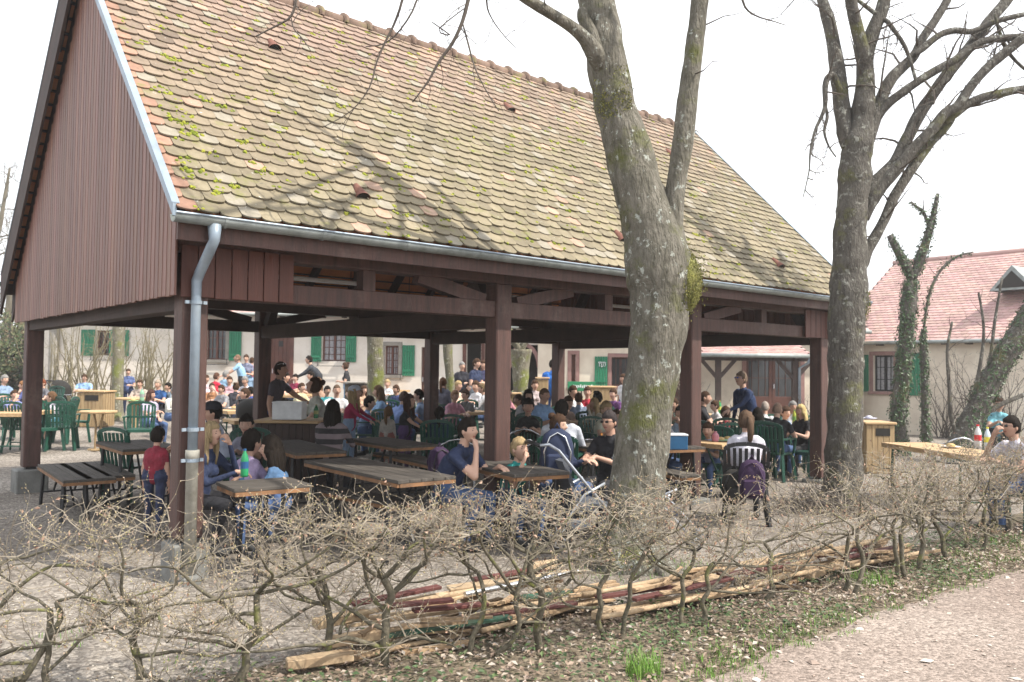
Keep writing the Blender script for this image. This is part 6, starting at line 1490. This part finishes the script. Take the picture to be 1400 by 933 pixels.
POSES = {
 'sit': dict(sit=True), 'sitR': dict(sit=True, lean=.02, armL='lap', armR='lap'), 'eat': dict(sit=True, lean=.22, armR='mouth', hp=-.1), 'chin': dict(sit=True, lean=.3, armR='chin', armL='table', hp=-.05),
 'sitF': dict(sit=True, fem=True, lean=.12), 'sitFR': dict(sit=True, fem=True, lean=.02, armL='lap', armR='table', hy=.35), 'eatF': dict(sit=True, fem=True, lean=.18, armL='mouth', hp=-.12),
 'sitC': dict(sit=True, child=True, fem=True, lean=.15), 'eatC': dict(sit=True, child=True, fem=True, lean=.2, armR='mouth', hp=-.15), 'standC': dict(sit=False, child=True, fem=True, lean=.03, armL='down', armR='down'), 'playC': dict(sit=False, child=True, fem=True, lean=.1, armL='reach', armR='reach', hp=-.25),
 'stand': dict(sit=False, lean=.02, armL='down', armR='down'), 'reach': dict(sit=False, lean=.18, armL='reach', armR='down', hp=-.2), 'bend': dict(sit=False, lean=.42, armL='reach', armR='reach', hp=-.1), 'standF': dict(sit=False, fem=True, lean=.03, armL='fold', armR='down'), 'fold': dict(sit=False, lean=.02, armL='fold', armR='fold'), 'lean': dict(sit=True, lean=.45, hp=.2), 'downF': dict(sit=True, fem=True, lean=.15, armL='table', armR='table', hp=-.45)}
PM = {}
def get_pose(p):
    if p not in PM: PM[p] = person_mesh('person', **POSES[p])
    return PM[p]
NP_ = 0
def person(px, ytop, pose, face, label, shirt, trous=(.05, .07, .12), hair='short', hcol=(.05, .035, .025), Y=None, sc=None, skin=0, long=False, shorts=False, shoes=(.05, .05, .05), chair=None, extra=None, group=None, top2=None):
    global NP_
    me, Hm, H = get_pose(pose); hor = HOR + (px - 700) * math.tan(ROLL)
    if Y is None:
        s = sc or 1.0; Y = 10
        for _ in range(12): g = gh((px - 700) / F * Y, Y); Y = (CH - H * s - g) * F / max(ytop - hor, 3); Y = min(Y, 28)
    else:
        z = at(px, ytop, Y).z; g = gh((px - 700) / F * Y, Y); s = (z - g) / H; lo, hi = (.5, .9) if pose.endswith('C') else (.84, 1.12)
        if sc: lo, hi = sc * .84, sc * 1.15
        s = min(hi, max(lo, s))
    p = at_x(px, Y); rz = R(face); o = bpy.data.objects.new('person', me); COL.objects.link(o); NP_ += 1
    # face: 0 = towards the camera, 90 = to image right
    off = 0
    Rz = Matrix.Rotation(rz, 3, 'Z'); hx = Rz @ Vector((Hm.translation.x, Hm.translation.y, 0)) * s
    o.location = (p.x - hx.x, p.y - hx.y, gh(p.x, p.y)); o.rotation_euler.z = rz; o.scale = (s, s, s)
    tag(o, label, 'child' if pose.endswith('C') else 'person', group or 'people in the beer garden')
    sk = cmat('skin', skinmat(skin)); cl = cmat('cloth', shirt); tr = cmat('cloth', trous)
    for i, m in enumerate((sk, cl, cl if long else sk, tr, sk if shorts else tr, cmat('p', shoes), cmat('p', (.04, .025, .02)), cmat('p', (.36, .14, .12)))):
        o.material_slots[i].link = 'OBJECT'; o.material_slots[i].material = m
    if hair != 'bald':
        st = 'short' if hair == 'cap' else hair
        if st not in HAIRM: HAIRM[st] = hair_mesh(st).build('hair', M['white']); hm = HAIRM[st]; hm.parent = o
        else: hm = HAIRM[st].copy(); COL.objects.link(hm); hm.parent = o
        hm.matrix_parent_inverse = Matrix.Identity(4); hm.matrix_local = Hm; hm.material_slots[0].link = 'OBJECT'; hm.material_slots[0].material = cmat('hair', hcol)
    if hair == 'cap' or (extra and 'cap' in extra):
        b = MB(); b.smooth = True; n_ = 16; b.lathe([(.1, .035), (.103, .055), (.098, .09), (.08, .12), (.045, .138), (.005, .143)], n=n_); b.v = [(v[0] * .86, v[1] * 1.04, v[2]) for v in b.v]
        b.add([(-.07, -.085, .04), (-.05, -.155, .03), (0, -.175, .032), (.05, -.155, .03), (.07, -.085, .04), (0, -.08, .048)], [(0, 1, 2, 5), (5, 2, 3, 4)]); c = b.build('cap', cmat('cloth', (extra or {}).get('cap', (.05, .05, .07))), o); c.matrix_local = Hm
    if extra and 'glasses' in extra:
        b = MB(); zz = .006 if not extra.get('up') else .085; yy = -.096 if not extra.get('up') else -.075
        for sx in (-1, 1): b.box((sx * .032, yy, zz), (.044, .006, .026), bev=.004); b.beam((sx * .055, yy, zz + .006), (sx * .078, .01, zz + .004), .004, .004)
        b.box((0, yy, zz + .006), (.02, .005, .005)); c = b.build('glasses', cmat('p', extra['glasses'], .2), o); c.matrix_local = Hm
    if extra and 'vest' in extra: pass
    if chair is None and POSES[pose]['sit'] and ytop > 0 and Y < 18: chair = gc0
    if chair:
        q = Rz @ Vector((0, .02, 0)); c = put_chair(chair, o.location.x + q.x, o.location.y + q.y, rz, 'green chair under the ' + label.split(' with ')[0].split(',')[0][:60] if chair is not bc0 else 'hoop chair under the ' + label.split(' with ')[0].split(',')[0][:60], BG if chair is bc0 else GG)
        c['label'] = ' '.join(c['label'].split()[:16])
        if chair is dc0: c['label'] = 'black garden chair under the ponytail woman in white'; c['group'] = 'dark garden chairs'
    return o
B, W, G_ = (.02, .02, .025), (.7, .7, .72), (.16, .16, .18)
NV, LB, JN = (.02, .032, .08), (.3, .45, .65), (.07, .12, .25)
BL, DK, BR, GY, RD = (.45, .33, .18), (.02, .015, .012), (.08, .045, .028), (.3, .29, .28), (.25, .08, .04)
P = person
dc0 = make_garden_chair('garden_chair', 'x', M['black']); used[dc0] = False
# --- under the shelter, nearest
P(640, 573, 'chin', 62, 'man in navy T-shirt resting his chin on his fist beside the big post', NV, JN, 'short', DK, Y=8.0, chair=False, skin=0)
P(833, 563, 'sit', -40, 'man with glasses in black T-shirt half hidden by the thick trunk', B, B, 'short', (.06, .05, .05), Y=9.1, skin=1, chair=False, extra=dict(glasses=(.03, .03, .03)))
P(764, 568, 'sitF', 60, 'woman in navy top with pinned-up brown hair leaning over the dark table', NV, JN, 'bun', BR, Y=8.9, long=True, chair=False)
P(711, 583, 'eatC', 40, 'small blond toddler in teal at the dark table', (.03, .3, .28), JN, 'short', BL, Y=8.3, sc=.7, chair=False)
P(768, 548, 'sit', 170, 'man in white checked shirt seen from behind, above the woman with pinned-up hair', (.55, .58, .65), B, 'short', DK, Y=10.5, chair=gc0, long=True)
P(290, 578, 'eatF', 75, 'blonde woman in navy cardigan eating just right of the downpipe', NV, B, 'long', (.4, .3, .17), Y=7.7, long=True, chair=False)
P(345, 588, 'sitC', 150, 'girl in lilac T-shirt seen from behind with dark hair', (.5, .4, .62), JN, 'short', DK, Y=8.0, sc=.84, chair=False)
P(372, 597, 'sitC', -80, 'dark-haired girl in denim blue jacket facing left', (.09, .18, .33), JN, 'long', DK, Y=7.8, sc=.82, long=True, chair=False)
P(217, 584, 'standC', 175, 'boy in dark red football jersey standing left of the near post', (.24, .02, .04), (.03, .04, .09), 'short', DK, Y=8.3, sc=.7, skin=1)
P(291, 551, 'sit', -70, 'man in pale blue T-shirt and dark cap behind the blonde woman', (.42, .47, .6), B, 'cap', DK, Y=9.6, skin=1, chair=gc0, extra=dict(cap=(.02, .02, .03)))
P(337, 567, 'sitC', 10, 'small dark-haired child between the downpipe and the inner post', (.35, .35, .45), B, 'short', DK, Y=10.2, sc=.82, chair=gc0)
STR = P(455, 548, 'sitF', 172, 'dark-haired woman in striped charcoal sweater seen from behind', (.09, .08, .085), B, 'long', DK, Y=10.6, long=True, chair=False)
P(1020, 563, 'sitFR', 165, 'woman in white T-shirt with ponytail on a dark chair, back to the hedge', (.66, .64, .72), B, 'ponytail', (.14, .09, .06), Y=9.6, chair=dc0)
sm = cmat('cloth', (.095, .085, .0905)).copy(); sm.name = 'striped_knit'; nt_ = sm.node_tree; bb = nt_.nodes['Principled BSDF']; tc_ = N(nt_, 'ShaderNodeTexCoord'); wv = N(nt_, 'ShaderNodeTexWave', bands_direction='Z'); wv.inputs['Scale'].default_value = 2.4
rp_ = N(nt_, 'ShaderNodeValToRGB'); rp_.color_ramp.interpolation = 'CONSTANT'; rp_.color_ramp.elements[0].color = (.03, .028, .03, 1); rp_.color_ramp.elements[1].position = .5; rp_.color_ramp.elements[1].color = (.2, .16, .17, 1); nt_.links.new(tc_.outputs['Object'], wv.inputs[0]); nt_.links.new(wv.outputs[1], rp_.inputs[0]); nt_.links.new(rp_.outputs[0], bb.inputs['Base Color'])
for i_ in (1, 2): STR.material_slots[i_].material = sm
P(912, 559, 'eatF', 50, 'blond woman shading her face, right of the thick trunk', (.1, .1, .12), JN, 'short', (.42, .34, .2), Y=11.2)
P(968, 578, 'sitC', -30, 'child in pale checked top behind the third post', (.4, .42, .55), JN, 'short', BR, Y=11.6, sc=.8)
# --- the playing children in the middle
P(485, 528, 'playC', 80, 'girl in white and blue cap and raspberry jacket reaching forward', (.42, .03, .1), (.3, .42, .6), 'long', BL, Y=13.2, sc=.83, long=True, shoes=(.5, .06, .05), extra=dict(cap=(.6, .68, .8)))
P(531, 556, 'standC', 170, 'little girl in white cardigan with ponytail seen from behind', (.62, .58, .52), (.45, .18, .15), 'ponytail', (.25, .16, .09), Y=13.2, sc=.63, long=True, shoes=(.45, .1, .1))
P(560, 540, 'playC', 70, 'long-haired girl in black top and purple trousers holding something', (.03, .03, .035), (.12, .07, .2), 'long', (.08, .04, .03), Y=12.9, sc=.76)
P(383, 496, 'reach', 80, 'standing man in grey T-shirt, sunglasses on his head, at the serving counter', (.085, .075, .09), (.02, .05, .16), 'short', (.05, .03, .025), Y=13.4, skin=1, extra=dict(glasses=(.6, .6, .6), up=1))
P(428, 517, 'downF', -60, 'woman in white lace blouse looking down behind the serving counter', (.6, .62, .55), (.5, .5, .45), 'bun', BR, Y=13.4, sc=1.08)
P(460, 526, 'sit', 20, 'bald man in white T-shirt facing the girl in the cap', W, B, 'shaved', (.15, .1, .07), Y=16.6)
P(505, 542, 'sitC', 100, 'boy in pale blue shirt with dark hair near the mossy yard trunk', (.28, .38, .6), JN, 'short', DK, Y=15.4, sc=.84, chair=gc0)
P(517, 528, 'sitF', -70, 'woman in blue blouse with long brown hair beside the boy in pale blue', (.25, .42, .65), JN, 'long', (.2, .12, .07), Y=15.8)
P(552, 536, 'lean', 150, 'man in light blue shirt bending forward behind the long-haired girl', (.25, .36, .7), JN, 'short', (.15, .1, .08), Y=15.4, long=True)
P(572, 533, 'sit', -90, 'man in pale blue shirt facing left next to the back post', (.35, .48, .7), B, 'short', DK, Y=16, long=True)
# --- right of the big post
P(744, 531, 'sit', 50, 'man in light blue T-shirt turned right, sitting in front of the pollarded trunk', (.28, .45, .72), JN, 'shaved', (.2, .12, .08), Y=14.4)
P(722, 533, 'sitF', 10, 'woman in pale grey top with long dark hair left of the man in light blue', (.45, .45, .47), B, 'long', DK, Y=15.4)
P(722, 545, 'sitC', 0, 'child in black T-shirt in front of the woman in pale grey', (.02, .02, .02), B, 'short', DK, Y=13.4, sc=.84, skin=1)
P(731, 520, 'standC', 15, 'small boy in pale shirt standing before the tan box', (.5, .42, .42), B, 'short', BR, Y=19.5, sc=.8)
P(755, 490, 'stand', 170, 'standing person in bright blue shirt beside the tan box', (.02, .14, .5), (.03, .09, .28), 'short', DK, Y=22.5, long=True)
P(783, 528, 'sit', 35, 'man in white T-shirt leaning at the table behind the round one', W, B, 'short', BR, Y=17)
P(803, 529, 'sitF', -10, 'dark-haired woman in red top under the green board', (.5, .03, .06), B, 'short', BR, Y=18)
P(817, 536, 'sitF', 150, 'woman in black tank top with hair up, back to us', (.02, .02, .02), JN, 'bun', DK, Y=15.8)
P(829, 549, 'sitC', 30, 'blond boy above the man with glasses', (.5, .5, .4), JN, 'short', BL, Y=13.6, sc=.84)
P(777, 542, 'sitC', 30, 'boy with dark blond hair behind the plaid-shirted man', (.4, .3, .25), B, 'short', BR, Y=15.8, sc=.86)
P(852, 512, 'stand', -60, 'person in white T-shirt standing half behind the thick trunk', W, JN, 'short', BR, Y=20)
P(843, 560, 'sitC', -20, 'child in purple peeping left of the thick trunk', (.4, .1, .4), B, 'short', BR, Y=14.5, sc=.8)
# --- right table groups
P(1013, 509, 'reach', -70, 'standing man in navy shirt and blue sunglasses at the table', (.02, .04, .11), (.02, .035, .09), 'short', (.25, .18, .13), Y=14.0, long=True, extra=dict(glasses=(.05, .12, .5)))
P(964, 535, 'sit', 75, 'man in black T-shirt just right of the third post', B, JN, 'shaved', BR, Y=15)
P(1046, 549, 'sit', 150, 'bald man in white T-shirt seen from behind', W, JN, 'shaved', (.4, .34, .3), Y=14.8)
P(1063, 551, 'sit', 140, 'bald man in black T-shirt resting his arm on the table', B, JN, 'shaved', (.35, .24, .18), Y=13.4)
P(1074, 556, 'sitC', 20, 'child in light blue beyond the bald man in black', LB, JN, 'short', BR, Y=15.3, sc=.9)
P(1095, 554, 'sitF', -60, 'woman with long blonde hair in black top at the right table', B, B, 'long', (.6, .46, .22), Y=13.9)
P(1382, 570, 'eat', -80, 'dark-haired man in white shirt drinking at the right edge', (.6, .58, .66), JN, 'short', DK, Y=9.2, skin=1, extra=dict(glasses=(.02, .02, .02)), chair=gc0)
P(1366, 540, 'sitC', -20, 'small distant child in turquoise behind the leaning trunk', (.2, .5, .6), B, 'short', BR, Y=17, sc=.9)
# --- left edge
P(5, 513, 'sit', 70, 'grey-haired man in blue checked shirt at the far left', (.25, .35, .5), B, 'short', GY, Y=19.5, chair=gc0)
P(19, 534, 'eat', 60, 'boy in lavender T-shirt eating at the far left', (.22, .24, .5), B, 'short', BR, Y=17, chair=gc0, sc=.92)
P(30, 530, 'sitF', -70, 'person with reddish hair behind the boy in lavender', (.1, .12, .3), B, 'short', (.3, .15, .07), Y=19)
P(57, 519, 'sitF', -20, 'woman with red hair in grey top right of the left post', G_, B, 'short', RD, Y=20, chair=gc0)
P(70, 536, 'eatC', -80, 'curly child in white T-shirt and pale blue shorts by the left post', (.65, .6, .7), (.2, .5, .6), 'short', (.16, .09, .05), Y=16.6, sc=.86, shorts=True, chair=gc0)
P(114, 521, 'sit', 10, 'man in light blue shirt and sunglasses left of the planked bin', (.3, .48, .75), NV, 'short', BR, Y=23, extra=dict(glasses=(.02, .02, .02)))
P(174, 525, 'standF', 20, 'person in dark blue standing behind the thin yard trunk', (.1, .14, .3), NV, 'short', BR, Y=23, sc=.9)
P(190, 528, 'sit', 0, 'seated man in beige at the small round table', (.5, .42, .36), B, 'short', BR, Y=21)
P(206, 534, 'sitFR', 60, 'woman with long dark hair in pale lilac top and jeans', (.58, .52, .68), JN, 'long', (.1, .05, .04), Y=16.6, chair=False)
P(215, 520, 'sit', -10, 'balding man in blue shirt left of the near post', (.03, .1, .28), B, 'short', (.4, .33, .26), Y=20)
P(229, 526, 'sitF', -40, 'person in teal grey top just left of the near post', (.2, .25, .3), B, 'short', DK, Y=20)
# --- by the windows
P(323, 485, 'reach', -80, 'standing man in light blue T-shirt before the green shutter', (.3, .52, .75), B, 'shaved', (.25, .15, .1), Y=25.5, skin=1)
P(335, 485, 'standF', 0, 'standing woman in grey waistcoat with pale red shoulder', (.2, .22, .32), LB, 'short', BR, Y=26.3)
P(343, 489, 'standF', 170, 'standing person in pink top and pale jeans beside the inner post', (.5, .08, .18), LB, 'short', BR, Y=27)
P(281, 513, 'sitF', 60, 'woman in white and pink top at left of the crowd by the windows', (.65, .5, .55), B, 'short', BR, Y=22.5)
P(295, 510, 'sitF', 150, 'woman in red T-shirt seen from behind by the windows', (.55, .02, .05), B, 'short', (.12, .06, .04), Y=23.5)
P(308, 507, 'sit', 140, 'man in blue-grey T-shirt seated right of the woman in red', (.25, .4, .55), B, 'short', GY, Y=24.3)
P(313, 515, 'sitF', 10, 'person in pale pink shirt facing us by the windows', (.6, .38, .42), B, 'short', BR, Y=21.8)
P(334, 515, 'lean', -20, 'grey-haired man in white shirt bending over his table', (.6, .6, .65), B, 'short', GY, Y=22.5)
P(334, 531, 'eatC', -60, 'child in purple and yellow at the food table', (.45, .35, .5), B, 'short', BR, Y=18, sc=.86)
P(342, 534, 'sitF', -90, 'dark-haired person in blue close to the inner post', (.03, .06, .25), B, 'short', DK, Y=19)
P(390, 510, 'sit', 80, 'man in charcoal T-shirt behind the standing man at the counter', (.1, .1, .12), B, 'short', DK, Y=22.5)
P(421, 487, 'bend', -85, 'man in dark jacket leaning left with a pink coat', (.035, .04, .05), B, 'short', DK, Y=26.3, long=True)
P(424, 508, 'sitF', -60, 'dark-haired woman in white at the far pale table', (.6, .58, .62), B, 'short', DK, Y=23.5)
P(434, 517, 'sitF', -90, 'brown-haired woman behind the lace blouse', (.4, .25, .18), B, 'long', (.2, .11, .06), Y=21)
P(471, 496, 'standF', -80, 'woman in black sleeveless top standing under the curtained window', (.03, .03, .035), LB, 'bun', BR, Y=25)
P(529, 519, 'sitC', 0, 'distant small child in white under the second window', W, B, 'short', BL, Y=25, sc=.95)
P(605, 517, 'standF', 165, 'woman in grey jacket with brown ponytail left of the slender trunk', (.12, .12, .16), NV, 'ponytail', (.14, .07, .04), Y=17.5, long=True, sc=.93)
P(601, 560, 'sitF', 180, 'woman in dark blue with teal bag at the middle back post', (.03, .07, .13), B, 'ponytail', DK, Y=12.8, long=True)
P(631, 495, 'standF', 20, 'woman in long black dress before the dark entrance', (.02, .02, .03), (.02, .02, .03), 'short', GY, Y=24, long=True)
P(651, 491, 'fold', 60, 'standing man in navy T-shirt before the dark entrance', NV, (.3, .35, .4), 'short', BR, Y=22.5)
P(661, 493, 'standF', -40, 'person in patterned top standing close to the big post', (.1, .1, .2), NV, 'short', BR, Y=23.5)
P(650, 521, 'sitC', -30, 'distant child in white at the far table', W, B, 'short', BR, Y=21.5, sc=.92)
P(659, 525, 'sit', -90, 'man in pale grey sweater and jeans facing the far table', (.5, .5, .52), JN, 'short', (.2, .14, .08), Y=19.5, long=True)
P(622, 534, 'sitF', 40, 'woman in pink T-shirt leaning on the table behind the slender trunk', (.6, .3, .38), B, 'short', (.35, .2, .12), Y=16.5)
P(626, 521, 'sitF', 60, 'blond person behind the woman in pink', (.65, .5, .4), B, 'short', BL, Y=20)
P(641, 524, 'eat', 20, 'person in pale top eating at the far table', (.6, .5, .42), B, 'short', BR, Y=22.5)
# --- more diners at the middle and far tables
for i, (px, yt, ps, fc, lab, shc, hr, hc_, Y) in enumerate([
 (38, 520, 'sitF', 20, 'woman in dark red top between the boy and the left post', (.3, .05, .06), 'long', DK, 22), (238, 532, 'sit', 60, 'grey-haired man in cream shirt behind the near post edge', (.6, .6, .55), 'short', GY, 18), (289, 525, 'eatF', 30, 'woman in orange-brown top behind the downpipe crowd', (.4, .2, .1), 'short', BR, 20.5),
 (302, 528, 'sit', -30, 'man in grey pullover at the downpipe food table', (.3, .3, .32), 'short', BR, 19.5), (322, 524, 'sitF', 180, 'woman in black seen from behind near the food table', (.03, .03, .04), 'bun', BR, 20.5), (403, 512, 'sit', -20, 'man in wine-red shirt beside the far pale table', (.3, .03, .08), 'short', DK, 24.5), (412, 524, 'sitF', 60, 'woman in pale yellow behind the lace blouse', (.6, .55, .35), 'short', BR, 20), 
 (447, 528, 'sitF', 30, 'woman in teal beside the bald man in white', (.05, .3, .33), 'short', DK, 18.5), (478, 532, 'sit', -60, 'man in dark green at the bald man\u2019s table', (.04, .1, .06), 'short', BR, 18), (497, 528, 'sitF', 40, 'woman in pale orange left of the mossy yard trunk', (.6, .4, .28), 'long', BR, 20), (541, 527, 'sit', -40, 'man in dark blue right of the second window trunk', (.05, .07, .18), 'short', BR, 20), (583, 524, 'sitF', 10, 'woman in white behind the back post', (.6, .6, .6), 'short', BL, 21),
 (592, 533, 'eat', -60, 'man in olive top close to the middle back post', (.14, .14, .07), 'short', DK, 17), (612, 527, 'sitF', 90, 'woman in coral top beside the slender trunk', (.6, .2, .15), 'bun', BR, 19), (636, 533, 'sit', -50, 'man in dark grey at the table of the woman in pink', (.1, .1, .1), 'short', BR, 17.5), (694, 530, 'sitF', 60, 'woman in rose top at the edge of the big post', (.55, .25, .3), 'short', DK, 18), (709, 540, 'sit', -70, 'man in sand-coloured shirt below the small bin', (.45, .36, .25), 'short', BR, 16), 
 (765, 527, 'sitF', -60, 'woman in lilac between the blue man and the back post', (.4, .3, .5), 'short', BR, 19), (791, 538, 'sit', 180, 'man in grey-blue seen from behind at the round table', (.2, .25, .35), 'short', BR, 16.6), (812, 545, 'eatF', -60, 'woman in cream facing left at the round table', (.6, .55, .45), 'long', BL, 15), (838, 532, 'sit', -40, 'man in dark purple left of the thick trunk', (.15, .06, .2), 'short', BR, 18.5), 
 (921, 545, 'sit', -40, 'man in grey-green right of the thick trunk', (.2, .24, .2), 'short', BR, 15), (930, 556, 'sitF', -60, 'woman in pale blue left of the third post', (.4, .5, .62), 'long', DK, 13), (977, 548, 'sitF', -80, 'woman in white across from the man in black', (.62, .62, .62), 'short', BR, 16.2), (992, 556, 'sitC', 170, 'child in dark red behind the ponytail woman', (.3, .04, .05), 'short', BR, 14.5), (1084, 549, 'sit', 0, 'man in pale grey facing us at the bald men\u2019s table', (.45, .45, .48), 'short', GY, 16), (1036, 558, 'sitF', 170, 'woman in navy with dark hair beyond the ponytail woman', (.04, .05, .12), 'long', DK, 13.8)]):
    P(px, yt, ps, fc, lab, shc, [B, JN, NV][i % 3], hr, hc_, Y=Y, sc=.84 if ps.endswith('C') else None, long=i % 3 == 1, chair=False if Y > 16 else gc0, skin=i % 3)
# bags and jackets
wp = at_x(1028, 9.15); backpack('backpack', 'black and purple backpack hanging on the ponytail woman’s chair', (wp.x, wp.y, .32), R(165 + 180), M['purple'], M['purple'], .95)
wp = at_x(1004, 9.3); backpack('shoulder_bag', 'black bag hanging left of the purple backpack', (wp.x, wp.y, .22), R(-10), M['dark'], M['black'], .9, 'bag')
wp = at_x(762, 8.35); backpack('backpack', 'navy backpack with pale reflective piping behind the hedge', (wp.x, wp.y, .62), R(0), M['navy'], M['chrome'], 1.1)
wp = at_x(985, 13.3); backpack('backpack', 'black rucksack on the ground behind the ponytail woman', (wp.x, wp.y, gh(wp.x, wp.y) + .35), R(20), M['dark'], M['black'], 1.1)
wp = at_x(606, 13.6); backpack('backpack', 'teal rucksack hung on a chair behind the navy man', (wp.x, wp.y, .35), R(0), flat('teal_fabric', (.02, .16, .15)), M['black'], 1.0)
wp = at_x(602, 9.3); backpack('shoulder_bag', 'dark purple jacket-like bag slung behind the navy man', (wp.x, wp.y, .45), R(30), M['purple'], M['black'], .85, 'bag')
